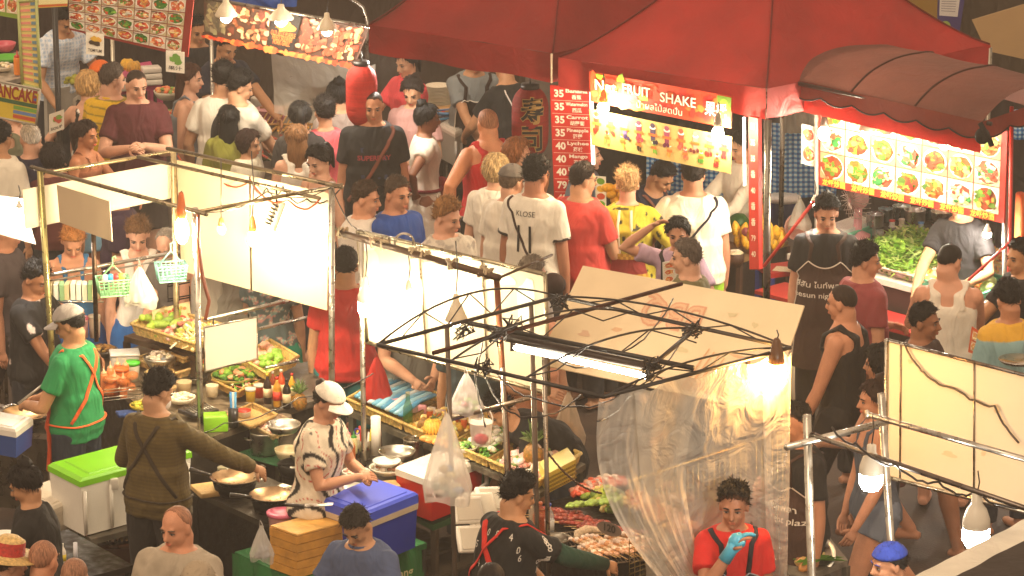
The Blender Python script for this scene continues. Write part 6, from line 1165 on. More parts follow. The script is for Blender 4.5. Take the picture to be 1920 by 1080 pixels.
mb = MB(); mb.box((0, 0, .05), (.16, .12, .10), '#8ac828', RB+.8, bev=.01); single(mb, 'green_box', 'plastic', 'bright green plastic box on the counter behind the post', 'box', P(402, 806, .84)); t = thing('dish_rack', 'black dish rack of spoons on the counter', 'rack', P(372, 776, .86), .7); mb = MB(); mb.box((0, 0, .02), (.20, .17, .03), '#201c1a', bev=.01); mb.build('frame', 'plastic', t); mb = MB()
for i in range(8): mb.tube([(-.08+.022*i, -.07, .04), (-.08+.022*i, .06, .05)], .004, '#a8a49a', 5)
mb.build('spoons', 'metal', t); 
mb = MB(); mb.lathe([(.03, 0), (.032, .12), (.028, .12)], col='#2a2624', n=16)
for i in range(3): mb.tube([(.01*i-.01, 0, .02), (.015*i-.015, .0, .22)], .008, ('#3a8ac8', '#c8c4b8', '#58a8d8')[i], 6)
single(mb, 'knife_holder', 'plastic', 'black holder with blue knives by the red lidded tub', 'holder', P(438, 800, .86))
for i, (x, y) in enumerate(((340, 755), (270, 770))): bowl(x, y, .86, .09, .04, ('#e8e0cc', '#c8a838')[i], ('white saucer of rice left of the dish rack', 'yellow bowl beside the blue cloth')[i], ['#e8dcb8'] if i == 0 else ['#c8c040', '#a8a030'])
mb = MB(); mb.box((0, 0, .01), (.14, .10, .02), '#24407a', .3, bev=.006); single(mb, 'blue_cloth', 'cloth', 'folded blue cloth beside the yellow bowl', 'cloth', P(240, 778, .86))
# pots between the two cooks
t, qK = table('steel side counter holding the stacked pots', (415, 812), (560, 872), (700, 835), .70, '#6a645a', shelf=.3)
bowl(532, 812, .92, .105, .06, '#c8c4b8', 'wide aluminium basin on top of the glass jar', None, 'metal'); t = thing('jar', 'clear glass jar under the aluminium basin', 'jar', P(532, 832, .72)); mb = MB(); mb.lathe([(.06, 0), (.065, .02), (.06, .15), (.05, .18)], col='#9a8a78', n=18); mb.build('wall', 'clearplastic', t)
pot(496, 848, .72, .088, .135, 'aluminium cooking pot on the green cloth'); bowl(540, 862, .73, .082, .07, '#d8c8a0', 'cream bowl beside the aluminium pot'); bowl(562, 885, .73, .06, .03, '#e8e0d0', 'small white dish at the elbow of the striped shirt')
mb = MB(); slab4(mb, cor4((440, 850), (560, 885), (640, 860), .712), .705, .712, '#1c5a34'); tag(mb.build('green_cloth', 'cloth'), 'dark green cloth under the aluminium pot', 'cloth')
# wok stove
t, qS = table('black gas stove table holding two woks', (362, 918), (506, 985), (625, 950), .70, '#2a2622', topcol='#4a443c', m='dullmetal', panel=('#1e1a18', .45), shelf=.2)
for i, (x, y) in enumerate(((440, 925), (512, 956), (560, 890))):
    t = thing('gas_burner', ['iron burner ring under the left wok', 'iron burner ring under the right wok', 'bare iron burner behind the right wok'][i], 'burner', P(x, y, .70)); mb = MB(); mb.lathe([(.11, 0), (.13, .07), (.11, .075), (.09, .01)], col='#171412', n=20); mb.build('ring', 'dullmetal', t); mb = MB()
    for k in range(4): a = k*PI/2+.4; mb.tube([(0, 0, .06), (.13*math.cos(a), .13*math.sin(a), .08)], .008, '#171412', 5)
    mb.build('grate', 'dullmetal', t)
wok(441, 910, .77, .150, 'left wok with a pale wooden handle stirred by the brown shirt cook', -.2); wok(512, 942, .77, .140, 'right wok tilted on its burner', .35)
mb = MB(); mb.box((0, 0, .02), (.14, .2, .03), '#c8a468', .4, bev=.004); single(mb, 'chopping_board', 'wood', 'small pale chopping board at the left of the stove', 'board', P(388, 925, .70))
t = thing('spatula', 'long steel spatula resting across the right wok', 'spatula', P(555, 935, .86)); mb = MB(); mb.tube([(-.04, .05, .04), (.12, -.10, .0)], .007, '#c8c4b8', 6); mb.build('handle', 'metal', t); mb = MB(); mb.box((-.07, .08, .05), (.07, .05, .004), '#c8c4b8', -.7); mb.build('blade', 'metal', t)
pot(600, 968, .72, .10, .06, 'low steel pan beside the right wok', '#9a948a'); 
t = thing('cleaver', 'wide steel cleaver lying on the wooden box', 'cleaver', P(600, 946, 1.0), .3); mb = MB(); mb.prism([(-.10, -.02), (.06, -.045), (.08, .0), (-.08, .03)], .004, '#d8d4cc'); mb.build('blade', 'metal', t); mb = MB(); mb.tube([(-.09, 0, 0), (-.2, .03, .01)], .011, '#3a3430', 6); mb.build('handle', 'plastic', t)
t = thing('bucket', 'pink plastic bucket with a ringed lid by the stove', 'bucket', P(529, 1010, .62)); mb = MB(); mb.lathe([(.066, 0), (.080, .15), (.083, .155)], col='#e0a8a8', n=24); mb.build('wall', 'plastic', t); mb = MB(); mb.lathe([(.088, .145), (.090, .165), (.07, .172), (.066, .164), (.03, .168), (.001, .168)], col='#d86a8a', n=24); mb.build('lid', 'plastic', t)
# wooden box, tables with green cloth, coolers
cloth_t, qg = table('low table covered with a green beer cloth', (440, 1035), (560, 1090), (800, 1018), .52, '#2a2a24', topcol='#1c6a34', m='cloth')
def drape(label, a, b, h_, col, seed): mb = MB(); mb.grid(lambda u, v: a.lerp(b, u)+Vector((.02*math.sin(u*17+seed), -.012-.04*v*(1+math.sin(u*22+seed)), -h_*v)), 40, 8, col); o = mb.build('hanging_cloth', 'cloth'); return tag(o, label, 'cloth')
o = drape('green beer cloth hanging below the blue cooler', qg[1], qg[2], .24, '#1a7034', 1)
mb = MB(); sh_ = Sheet(*[qg[1].lerp(qg[2], a)+Vector((0, -.10, -z)) for a, z in ((.62, .05), (.95, .05), (.95, .17), (.62, .17))]); sh_.text(mb, 'Chang', .5, .5, .08, '#c8c090', .004, bold=.02); mb.build('lettering', 'paper', o)
o = drape('green cloth hanging at the corner below the wooden box', qg[0], qg[1], .2, '#1a6a30', 4)
q = cor4((505, 985), (556, 1003), (650, 978), .79); t = thing('wooden_box', 'stack of golden wooden trays wrapped in film', 'box', (q[1].x, q[1].y, .53))
for i in range(5): mb = MB(); slab4(mb, q, .53+.05*i, .576+.05*i, jit('#c8903c', .06), .012*(i % 2), .012*(i % 2)); mb.build('wooden_tray', 'wood', t, world=True)
mb = MB(); slab4(mb, q, .781, .79, '#d8a450', .02, .03); mb.build('lid', 'wood', t, world=True)
t = cooler('blue cooler box with a pale rim on the green cloth', (600, 933), (683, 962), (784, 922), .90, .34, '#2438a0', '#3e54cc', .07, rimc='#c8b8a0')
t = cooler('red cooler box with a white lid behind the carrier bag', (741, 874), (808, 898), (906, 860), .86, .27, '#c02018', '#e8e2d6', .055, handle=('#e0dacc', 'right')); mb = MB(); a = P(758, 886, .78); mb.tube([a+Vector((0, -.05, 0)), a+Vector((.04, -.09, -.10)), a+Vector((.14, -.14, -.13)), a+Vector((.18, -.12, -.10))], .012, '#d8d2c6', 8); mb.build('swing_handle', 'plastic', t, world=True)
table('dark table with a green top under the red cooler', (735, 945), (812, 985), (1010, 905), .56, '#4a3c2c', topcol='#24502c', m='wood', shelf=.2)
bag(838, 775, 22.95, .26, .51, 'large white carrier bag of rubbish hanging on the front pole', '#f4efe6', ['#c8b890', '#3a7ab0', '#8a9a8a', '#d8d0b8'], hang=.10)
bag(490, 985, 22.5, .13, .20, 'small clear bag hanging beside the pink bucket', '#d8d4cc', ['#8a8a98'], 'clearplastic', hang=.03)
bag(874, 700, 23.9, .20, .25, 'white bag with pink print carried behind the pole', '#e8e0dc', ['#d88a98', '#6a9a4a'], hang=.05, seed=3)
# foam clam boxes
for i, (x, y, rx_, L_) in enumerate(((878, 985, -.5, 'open white foam box standing upright by the griller'), (905, 975, -.7, 'second white foam box leaning on the first'), (925, 965, -.6, 'rearmost white foam box of the leaning row'))):
    t = thing('foam_box', L_, 'box', P(x, y, .82)); t.rotation_euler = (rx_+1.55, .15, .55); mb = MB()
    for k in (0, 1): mb.box((0, .085-.17*k, .015), (.20, .16, .03), '#ece6d8', bev=.012)
    mb.build('shell', 'plastic', t); mb = MB(); 
    for k in (0, 1): mb.box((0, .085-.17*k, .034), (.16, .12, .004), '#d2cab8')
    mb.build('recess', 'plastic', t)
# ================================================================ middle stall counter of long trays
t, qM = table('long slanting counter of food trays behind the pots', (650, 768), (1012, 925), (1098, 870), .86, '#6a6a5e', topcol='#7a7464', m='dullmetal')
for u in (0, 1): mb = MB(); mb.tube([qM[1].lerp(qM[0], u*.01), qM[1]], .01, '#8a8474'); 
def sub2(u0, u1, v0=.04, v1=.96, z=.9): return [Vector((p.x, p.y, z)) for p in (qM[0].lerp(qM[1], u0).lerp(qM[3].lerp(qM[2], u0), v0), qM[0].lerp(qM[1], u1).lerp(qM[3].lerp(qM[2], u1), v0), qM[0].lerp(qM[1], u1).lerp(qM[3].lerp(qM[2], u1), v1), qM[0].lerp(qM[1], u0).lerp(qM[3].lerp(qM[2], u0), v1))]
def traym(label, u0, u1, z=.93, h=.055, col='#d8b868', v0=0, v1=.95):
    q = sub2(u0, u1, v0, v1, z); t = thing('basket_tray', label, 'tray', (q[1].x, q[1].y, z-h)); c = sum(q, Vector())/4; lo = [Vector((c.x+(p.x-c.x)*.94, c.y+(p.y-c.y)*.94, z-h)) for p in q]; mb = MB()
    for i in range(4):
        a, b, a2, b2 = q[i], q[(i+1) % 4], lo[i], lo[(i+1) % 4]; n = max(4, int((b-a).length/.03)); mb.grid(lambda u, v: a.lerp(b, u).lerp(a2.lerp(b2, u), v)+Vector((0, -.008*math.sin(u*n*PI+PI*int(v*2.5)), 0)), n*3, 3, lambda u, v: jit(col, .2)); mb.tube([a, b], .010, jit(col, .1), 6)
    mb.add(lo, [(0, 1, 2, 3)], jit('#c8a860', .05)); mb.build('woven_side', 'wicker', t, world=True); return t, lo
t, lo = traym('woven tray of blue food packets at the left of the middle counter', .0, .30); 
for k in range(11): a, b = lo[0].lerp(lo[1], .06+.084*k), lo[3].lerp(lo[2], .06+.084*k); mb = MB(); mb.tube([a.lerp(b, .1)+Vector((0, 0, .06)), a.lerp(b, .5)+Vector((0, 0, .085)), a.lerp(b, .9)+Vector((0, 0, .07))], .022, ('#6ab4d8', '#98d0e4', '#4a9ac8', '#d8e8ec')[k % 4], 8, flat=.5); mb.build('packet', 'plastic', t, world=True)
t, lo = traym('woven tray of yellow noodles cakes and a banana leaf', .30, .55); heap(t, lo, .895, .06, ['#e8c860', '#e0b040', '#f0dc90', '#c8a030'], 170, .02, name='noodle_cakes', seed=12); 
t, lo = traym('woven tray of lettuce and white rice balls in the middle', .55, .74); heap(t, lo, .89, .05, ['#5a9a2c', '#86b440', '#3a7a1c'], 90, .025, name='lettuce', shape='leaf', seed=13); heap(t, lo, .90, .06, ['#f0ead8', '#e8e0c8'], 60, .022, name='rice_balls', seed=14, spread=.6)
t, lo = traym('woven tray of pink seafood at the right end of the middle counter', .74, .99); heap(t, lo, .89, .07, ['#e8b0a0', '#e8c8b8', '#d88a78', '#f0e0d0', '#6a8a3a'], 170, .022, name='seafood', seed=15)
mb = MB(); mb.lathe([(.026, 0), (.03, .01), (.03, .12), (.014, .17), (.012, .21), (.014, .22), (.001, .22)], col=['#2a6a1c', '#2a6a1c', '#3a8a24', '#3a8a24', '#c8c8a0', '#d8d0a0'], n=14); single(mb, 'beer_bottle', 'clearplastic', 'green beer bottle among the trays of the middle counter', 'bottle', P(765, 800, .90))
pineapple(1000, 876, .90, .12, 'large pineapple in front of the boy bending over'); pineapple(783, 800, .92, .07, 'small pineapple fruit lying by the green bottle', 1.2); 
sp = [(806+i*16, 786+i*4, .92) for i in range(8)]
many('chilli_sauce_jar', 'plastic', 'small sauce jar in the row at the back of the middle counter', 'jar', 'sauce jars along the back of the middle counter', lambda mb: (mb.lathe([(.018, 0), (.020, .05), (.018, .055)], col='#c8602a', n=12), mb.lathe([(.020, .055), (.020, .07), (.001, .07)], col='#e0c8a0', n=12)), [(tuple(P(*s_)), (0, 0, 0), 1) for s_ in sp])
q = cor4((1010, 868), (1026, 890), (1080, 862), .98); t = thing('plastic_basket', 'yellow perforated basket box at the end of the middle counter', 'basket', (q[1].x, q[1].y, .85)); mb = MB(); slab4(mb, q, .86, .98, '#d8c050', .06, 0); slab4(mb, q, .9801, .985, '#e0d080', 0, 0); mb.build('shell', 'plastic', t, world=True); mb = MB()
for r in range(4):
    for k in range(14): p = q[1].lerp(q[2], (k+.5)/14)+Vector((.002, -.008, -.025-.026*r)); mb.box(p, (.014, .008, .010), '#8a7420', .8)
mb.build('slots', 'plastic', t, world=True)
t = bucket = thing('hanging_bucket', 'small clear bucket with pink dregs hanging on the upper rail', 'bucket', P(902, 832, 1.15)); mb = MB(); mb.lathe([(.055, 0), (.068, .13), (.072, .135)], col='#e8e0d4', n=22); mb.build('wall', 'bagfilm', t); mb = MB(); mb.ell((0, 0, .03), (.045, .045, .03), '#d84a60', n=12); mb.build('contents', 'food', t); mb = MB(); mb.tube([(.07*math.cos(a), 0, .13+.10*math.sin(a)) for a in np.linspace(0, PI, 12)], .004, '#d8d0c4', 5); mb.build('handle', 'plastic', t)
t = thing('pipe_rack', 'grey pipe rack standing before the middle counter', 'rack', at0(P(935, 800, 1.5))); 
def stand(x1, y1, x2, y2, Y, r=.014, col='#8a8074', z0=0): a = PY(x1, y1, Y); b = PY(x2, y2, Y); bar(t, 'post', a, a.lerp(b, (a.z-z0)/(a.z-b.z)), r, col, 'metal')
stand(942, 690, 951, 900, 24.0); stand(1000, 700, 1005, 930, 23.7, .017); stand(1020, 660, 1026, 935, 23.6, .014); bar(t, 'rail', PY(846, 786, 23.9), PY(1003, 743, 23.75), .013, '#9a8a78')
mb = MB(); a, b = PY(1026, 848, 23.6), PY(1128, 925, 23.4); n = 22
for i in range(n): p = a.lerp(b, i/n)-Vector((0, 0, .05*4*(i/n)*(1-i/n))); p2 = a.lerp(b, (i+1)/n)-Vector((0, 0, .05*4*((i+1)/n)*(1-(i+1)/n))); mb.tube([p+Vector((0, .006*(i % 2), .006*(1-i % 2))), p2], .006, '#5a4434', 5)
tag(mb.build('chain', 'metal'), 'sagging rusty chain from the rack to the grill', 'chain')
# pots and tools beside the striped cook
t, qT = table('steel work table of the striped shirt cook', (610, 880), (742, 945), (860, 905), .72, '#5a554c', shelf=.3)
bowl(745, 862, .80, .115, .06, '#a8a498', 'dark steel pot with a wide rim at the back of the work table', None, 'metal'); bowl(728, 888, .76, .115, .045, '#e0dccc', 'white enamel basin in front of the dark pot', ['#8a5a3a', '#b8a890'], fn=20); bowl(725, 872, .82, .085, .03, '#e8e4d8', 'smaller white basin stacked in the larger one'); pot(775, 858, .76, .06, .12, 'tall steel pot behind the red cooler', '#b0a898', handles=False)
bowl(668, 898, .76, .085, .05, '#d8d4c8', 'steel bowl of raw shrimp under the cook’s hands', ['#e8b8a0', '#e0a890'], fn=25)
pot(655, 928, .74, .115, .04, 'round steel pan lid in front of the striped cook', '#d0ccc0', handles=False)
t = thing('tool_holder', 'steel cup of scissors and brushes on the work table', 'holder', P(685, 858, .74)); mb = MB(); mb.lathe([(.035, 0), (.036, .11), (.033, .11), (.032, .01)], col='#b8b0a0', n=18); mb.build('cup', 'metal', t)
for x, c_, L_ in ((-.015, '#c8302a', .20), (.0, '#2a2a9a', .17), (.02, '#d8d020', .22), (.01, '#d8d4c8', .16)): mb = MB(); mb.tube([(x, 0, .02), (x*2.2, 0, L_)], .007, c_, 6); mb.build('tool', 'plastic', t)
mb = MB(); 
for s in (-1, 1): mb.tube([(-.03+s*.018+.014*math.cos(a), -.01, .17+.018*math.sin(a)) for a in np.linspace(0, 2*PI, 12)], .004, '#c83a2a' if s > 0 else '#2a2a9a', 5)
mb.build('scissor_handles', 'plastic', t); mb = MB(); mb.lathe([(.03, 0), (.03, .24), (.028, .24)], col='#e8e2d4', n=16); single(mb, 'paper_roll', 'paper', 'white paper roll in a steel stand by the tool cup', 'roll', P(705, 852, .76))
for i, (x, y, c_, k_) in enumerate(((652, 836, '#d87a3a', '#e03a7a'), (664, 842, '#e0d8a0', '#40a040'), (674, 832, '#e8e0c8', '#f0c030'), (660, 856, '#c86a30', '#d8a040'), (648, 848, '#e8b080', '#e8e0d0'))): squeeze(x, y+8, .76, .022, .14, c_, k_, ['squeeze bottle with a pink top in the sauce cluster', 'pale squeeze bottle with a green top in the cluster', 'white squeeze bottle with a yellow top', 'orange sauce bottle at the front of the cluster', 'peach sauce bottle nearest the striped cook'][i])
mb = MB(); mb.box((0, 0, .02), (.16, .12, .02), '#c8a468', .3, bev=.004); single(mb, 'chopping_board', 'wood', 'pale board with chopsticks beside the red cooler', 'board', P(722, 916, .73))
# ================================================================ lower left: wash counter, coolers
t, q = table('stainless counter with a wok station at the far left', (-80, 800), (98, 815), (150, 770), .80, '#8a8478', topcol='#a8a294', m='metal', panel=('#6a6458', .5)); wok(52, 790, .82, .16, 'wok glowing on the far left counter', 2.4, inner='#b89468'); cooler('blue cooler with a white lid at the far left edge', (-60, 790), (30, 806), (62, 782), 1.02, .18, '#2c4a8a', '#d8d4ca', .05)
t = thing('steel_ladle', 'long steel ladle leaning over the far left wok', 'ladle', PY(60, 740, 25.3)); bar(t, 'shaft', PY(34, 757, 25.3), PY(85, 718, 25.3), .008)
cooler('long white cooler with a bright green lid behind the brown shirt cook', (89, 868), (150, 899), (360, 843), .88, .36, '#d8d4c8', '#7ac41c', .05, latch='#c8c4b8')
cooler('worn white foam box beside the long green lidded cooler', (42, 920), (98, 952), (148, 930), .66, .28, '#cfc6b4', '#d8cfbc', .05)
t, q = table('low steel trolley under the long cooler', (150, 985), (170, 1012), (370, 960), .51, '#5a5448', topcol='#6a6458'); 
t = thing('baking_tray', 'dark tray of foil wrapped fish on a brown crate', 'tray', P(225, 1020, .38)); mb = MB(); mb.box((0, 0, .015), (.38, .2, .03), '#5a3a2c', .12, bev=.01); mb.build('shell', 'metal', t); 
for i in range(12): mb = MB(); mb.ell((-.15+.027*i, -.02+.01*(i % 2), .05), (.014, .075, .018), jit('#b89a80', .15), M=Matrix.Rotation(.12, 3, 'Z'), n=8, m=6, wob=.3, seed=i); mb.build('foil_parcel', 'metal', t)
mb = MB(); mb.box((0, 0, .12), (.46, .28, .24), '#4a2418', .12, bev=.02); single(mb, 'brown_crate', 'plastic', 'dark brown crate on the ground under the foil tray', 'crate', P(228, 1068, .02))
# table with condiments at the bottom left
t, q = table('dark dining table at the lower left edge', (-60, 1040), (60, 1110), (250, 1060), .72, '#241c18'); bottle(118, 1060, .73, .02, .13, '#e8e0d0', '#d8d4c8', 'white condiment bottle between the bald heads', 'plastic', lab='#d8c030'); mb = MB(); mb.tube([(0, 0, 0), (0, 0, .11)], .012, '#d8d8e0', 8); single(mb, 'toothpick_tube', 'plastic', 'slim pale tube standing beside the condiment bottle', 'tube', P(142, 1052, .74)); mb = MB(); mb.lathe([(.001, 0), (.07, .004), (.09, .016), (.088, .018), (.001, .008)], col='#e0dac8', n=20); single(mb, 'plate', 'plastic', 'pale plate on the table before the woman in black', 'plate', P(8, 1008, .74))
# ================================================================ grill stall inside the curtain
t, qG = table('wide charcoal grill table heaped with skewers and seafood', (985, 955), (1150, 1060), (1330, 1000), .78, '#3a3028', topcol='#2c241e', m='dullmetal', panel=('#241c18', .5)); c_ = ['#8a2c1c', '#a8442c', '#6a2014', '#c8785a', '#d89a7a']
def qsub(u0, u1, v0, v1, z): return [Vector((p.x, p.y, z)) for p in (qG[0].lerp(qG[1], v0).lerp(qG[3].lerp(qG[2], v0), u0), qG[0].lerp(qG[1], v1).lerp(qG[3].lerp(qG[2], v1), u0), qG[0].lerp(qG[1], v1).lerp(qG[3].lerp(qG[2], v1), u1), qG[0].lerp(qG[1], v0).lerp(qG[3].lerp(qG[2], v0), u1))]
skm = lambda cols: (lambda mb: (mb.tube([(-.15, 0, 0), (.13, 0, .004)], .0028, '#d0a468', 5), [mb.ell((-.05+.032*i, random.uniform(-.003, .003), .002), (.022, .016, .013), jit(cols[i % len(cols)], .2), n=8, m=6, wob=.3, seed=i) for i in range(6)]))
def rowpts(x0, y0, dx, dy, n, z, rot, jx=3): return [(tuple(P(x0+dx*i+random.uniform(-jx, jx), y0+dy*i+random.uniform(-2, 2), z+.012*(i % 3))), (0, random.uniform(-.08, .08), rot+random.uniform(-.12, .12)), random.uniform(.9, 1.1)) for i in range(n)]
random.seed(31)
many('pork_skewer', 'food', 'dark red skewer in the pile at the back of the grill table', 'skewer', 'dark red skewers at the back of the grill', skm(['#8a2c1c', '#a8442c']), rowpts(1022, 955, 9, 2.5, 18, .80, -.35)+rowpts(1020, 968, 10, 2.5, 16, .81, -.35), 32)
many('squid_skewer', 'food', 'pale grilled skewer on the front grate', 'skewer', 'pale skewers on the front grate', skm(['#d8b088', '#c88a5a', '#e8d0b0']), rowpts(1095, 1022, 9, -1, 14, .83, 2.2)+rowpts(1110, 1036, 9, -1, 12, .83, 2.2), 33)
many('pepper_piece', 'food', 'green pepper slab stacked beside the meat', 'pepper', 'green peppers stacked on the grill table', lambda mb: mb.box((0, 0, 0), (.10, .034, .018), '#8aa83a', bev=.008), rowpts(1068, 948, 9, -1.2, 11, .86, 1.2, 1), 34)
heap(t, qsub(.48, .78, .10, .42, .79), .80, .07, ['#7a9a2a', '#a8b840', '#d8c070', '#5a7a1c'], 90, .022, name='vegetables', seed=35, world=True); heap(t, qsub(.45, .98, .0, .12, .79), .80, .05, ['#d85a3a', '#e8a088', '#e8d0c0'], 80, .024, name='prawns', seed=36)
heap(t, qsub(.72, .98, .2, .95, .79), .79, .05, ['#c8783a', '#b8602a', '#d8a060', '#8a4a20'], 260, .022, name='grilled_meat', seed=37)
for i, (x, y, L_) in enumerate(((1085, 1010, 'left wire grill rack over the charcoal'), (1150, 1042, 'front wire grill rack under the pale skewers'))):
    t2 = thing('grill_grate', L_, 'grate', P(x, y, .80), RB+.9); mb = MB()
    for k in range(15): mb.tube([(-.16+.023*k, -.12, 0), (-.16+.023*k, .12, 0)], .003, '#8a7c6a', 4)
    for y_ in (-.12, 0, .12): mb.tube([(-.17, y_, 0), (.17, y_, 0)], .005, '#8a7c6a', 5)
    mb.build('wires', 'metal', t2)
t2 = thing('whole_fish', 'curled grilled fish on the left grate', 'fish', P(1108, 1005, .82), .7); mb = MB(); pts = [(-.10, .02, 0), (-.05, .05, .015), (.02, .055, .02), (.08, .02, .01), (.11, -.03, 0)]; mb.tube(pts, [.012, .030, .036, .026, .010], '#c8b090', 12, flat=.7); mb.build('body', 'food', t2); mb = MB(); mb.prism([(.10, -.03), (.15, -.05), (.13, -.09), (.115, -.05)], .004, '#a89070'); mb.build('tail', 'food', t2)
s_ = Sheet(PY(1120, 972, 23.5), PY(1166, 985, 23.4), PY(1164, 1010, 23.4), PY(1120, 996, 23.5)); t2 = thing('price_sign', 'rounded grey card reading 120 among the skewers', 'sign', s_.pt(.5, 1)); mb = MB(); s_.disc(mb, .5, .55, .52, .52, '#6a5c50', 0, 20); mb.build('card', 'paper', t2, world=True); mb = MB(); s_.text(mb, '120', .5, .5, .06, '#1c1614', .004, bold=.03); mb.build('lettering', 'paper', t2, world=True)
for i, (x, y, c1, c2, h_, L_) in enumerate(((1012, 1010, '#c85a28', '#d8703a', .22, 'large plastic jar of orange sauce by the griller'), (1030, 1006, '#b8c0c4', '#2a5ac8', .20, 'water bottle with a blue cap by the sauce jar'), (1000, 985, '#c8b8a0', '#d8d0c0', .20, 'clear bottle behind the sauce jar'))): bottle(x, y, .80, .04 if i == 0 else .028, h_, c1, c2, L_, lab='#d8dcd8' if i == 1 else None)
bowl(1042, 1020, .80, .09, .04, '#8a8478', 'grey steel bowl beside the water bottle', None, 'metal'); bowl(1015, 1038, .78, .06, .05, '#d8d0b0', 'small cream bowl near the griller’s arm', ['#8a9a30'], fn=12)
# serving tray at the right of the curtain
t, q = table('steel table with fish and banana leaves right of the curtain', (1452, 1040), (1490, 1090), (1590, 1050), .80, '#6a6458', topcol='#8a8478'); heap(t, [p+Vector((0, 0, 0)) for p in q], .80, .05, ['#c8924a', '#b87a3a', '#d8b070', '#8a5a2c'], 90, .026, name='fried_fish', seed=41, spread=.6)
for i, (x, y, r_) in enumerate(((1478, 1030, .3), (1532, 1042, -.3))): t2 = thing('plate', ('tilted steel plate at the left of the fish', 'tilted steel plate leaning on the fish')[i], 'plate', P(x, y, .84)); mb = MB(); mb.lathe([(.001, 0), (.08, .006), (.11, .02), (.108, .022), (.08, .01), (.001, .004)], col='#a8a49a', n=26); mb.build('dish', 'metal', t2); t2.rotation_euler = (.9, r_, 0)
mb = MB(); 
for k in range(3): R = Matrix.Rotation(.4*k, 3, 'Z'); mb.add([R@Vector(p) for p in ((-.15, 0, .01), (-.06, -.04, .02), (.06, -.04, .03), (.16, 0, .0), (.06, .04, .02), (-.06, .04, .03))], [(0, 1, 2, 3, 4, 5)], jit('#5a8a24'))
single(mb, 'banana_leaf', 'leaf', 'banana leaves under the fried fish', 'leaf', P(1535, 1052, .83))
# dark pot near right table edge on white panel top
mb = MB(); mb.lathe([(.001, 0), (.10, .01), (.12, .03), (.118, .032), (.02, .02), (.001, .02)], col='#c0bab0', n=24); single(mb, 'steel_plate', 'metal', 'steel lid lying beyond the top of the stained panel', 'plate', P(1908, 682, 1.2))
# pale crate behind the aproned man's legs
mb = MB(); mb.box((0, 0, .15), (.4, .3, .30), '#cdbfa6', .5, bev=.02); single(mb, 'pale_crate', 'plastic', 'pale plastic crate on the ground beside the aproned man', 'crate', P(1512, 735, .02))
# ================================================================ the small crowded things on the counters
def cup(px, py, z, r, h_, col, label, lid=None, m='plastic', group=None):
    t = thing('tub', label, 'tub', P(px, py, z), group=group); mb = MB(); mb.lathe([(r*.85, 0), (r, h_*.97), (r, h_)], col=col, n=18); mb.build('wall', m, t)
    if lid: mb = MB(); mb.lathe([(r*1.06, h_), (r*1.06, h_+.015), (.001, h_+.017)], col=lid, n=18); mb.build('lid', 'plastic', t)
    return t
cup(155, 632, 1.0, .040, .12, '#e0b0b0', 'tall pink tub with a pink lid on the rack behind the green cook', '#e0708a'); cup(178, 632, 1.0, .038, .13, '#e8d0b8', 'tall cream tub beside the pink one', '#e8dcc8')
for i, (x, y) in enumerate(((196, 722), (208, 712), (221, 705), (236, 706), (216, 728), (232, 732))): squeeze(x, y+14, .86, .024, .17, '#e08850', '#e8b080', ['orange sauce bottle at the far left of the cluster by the green cook', 'second orange sauce bottle of the left cluster', 'orange sauce bottle in the middle of the left cluster', 'orange sauce bottle at the back of the left cluster', 'short orange sauce bottle at the front of the left cluster', 'front right orange sauce bottle of the left cluster'][i])
t = thing('wire_rack', 'thin wire rack in front of the orange sauce bottles', 'rack', P(222, 760, .86)); mb = MB()
for z in (.03, .08): mb.tube([(-.12, -.02, z), (.13, .08, z), (.13, .14, z), (-.12, .05, z), (-.12, -.02, z)], .0035, '#b8b0a4', 5)
mb.build('wire', 'metal', t)
cup(345, 735, .86, .05, .07, '#c8b088', 'round tan tub behind the cream rice saucer'); cup(318, 742, .86, .045, .06, '#b89868', 'small wooden tub at the left of the rice saucer'); cup(398, 742, .86, .04, .07, '#d8c8a8', 'cream tub behind the steel post')
bowl(385, 690, .90, .09, .04, '#c8b078', 'shallow basket of red chillies behind the white board', ['#c83a24', '#d85a30', '#8a9a3a'], fn=40); bowl(345, 662, .92, .09, .05, '#d8c8a0', 'dish of yellow noodles below the long tray', ['#e8d070', '#e0c050'], fn=40)
tray('woven tray of red meat strips under the sloped fruit tray', (285, 648), (345, 672), (400, 655), .98, .04, '#c8a060'); tq = cor4((285, 650), (345, 674), (400, 657), .97); heap(None, tq, .96, .04, ['#c8503a', '#e0a088', '#a83a28', '#e8c8b0'], 90, .018, name='meat_strips', seed=61, stuff=False, world=False); o = bpy.context.scene.collection.objects[-1]; tag(o, 'red meat strips heaped on the woven tray below the fruit', 'meat', kind='stuff')
for i, (x, y, c_, L_) in enumerate(((470, 752, '#c8a030', 'yellow mustard tub on the counter before the bottle rack'), (486, 745, '#d8502a', 'orange tub before the bottle rack'), (508, 722, '#c8c8b0', 'pale tub behind the dark sauce bottle'))): cup(x, y, .88, .032, .07, c_, L_, '#d8d0c0')
for i, (x, y, c_, k_, L_) in enumerate(((548, 752, '#d8a030', '#c83020', 'yellow oil bottle right of the soy bottle'), (512, 748, '#8a3a1c', '#d8d0c0', 'brown sauce bottle between the gold cap and the amber one'))): bottle(x, y, .89, .022, .18, c_, k_, L_, 'plastic', lab='#e0d0a0')
tray('square cane tray of sliced pork beside the knife holder', (478, 800), (512, 818), (560, 796), .86, .03, '#c8b080'); tq = cor4((482, 800), (512, 815), (555, 797), .86); heap(None, tq, .85, .02, ['#e0b8a0', '#c88a70', '#e8d0c0'], 60, .018, name='sliced_pork', seed=62, stuff=False, world=False); tag(bpy.context.scene.collection.objects[-1], 'sliced pork spread on the square cane tray', 'meat', kind='stuff')
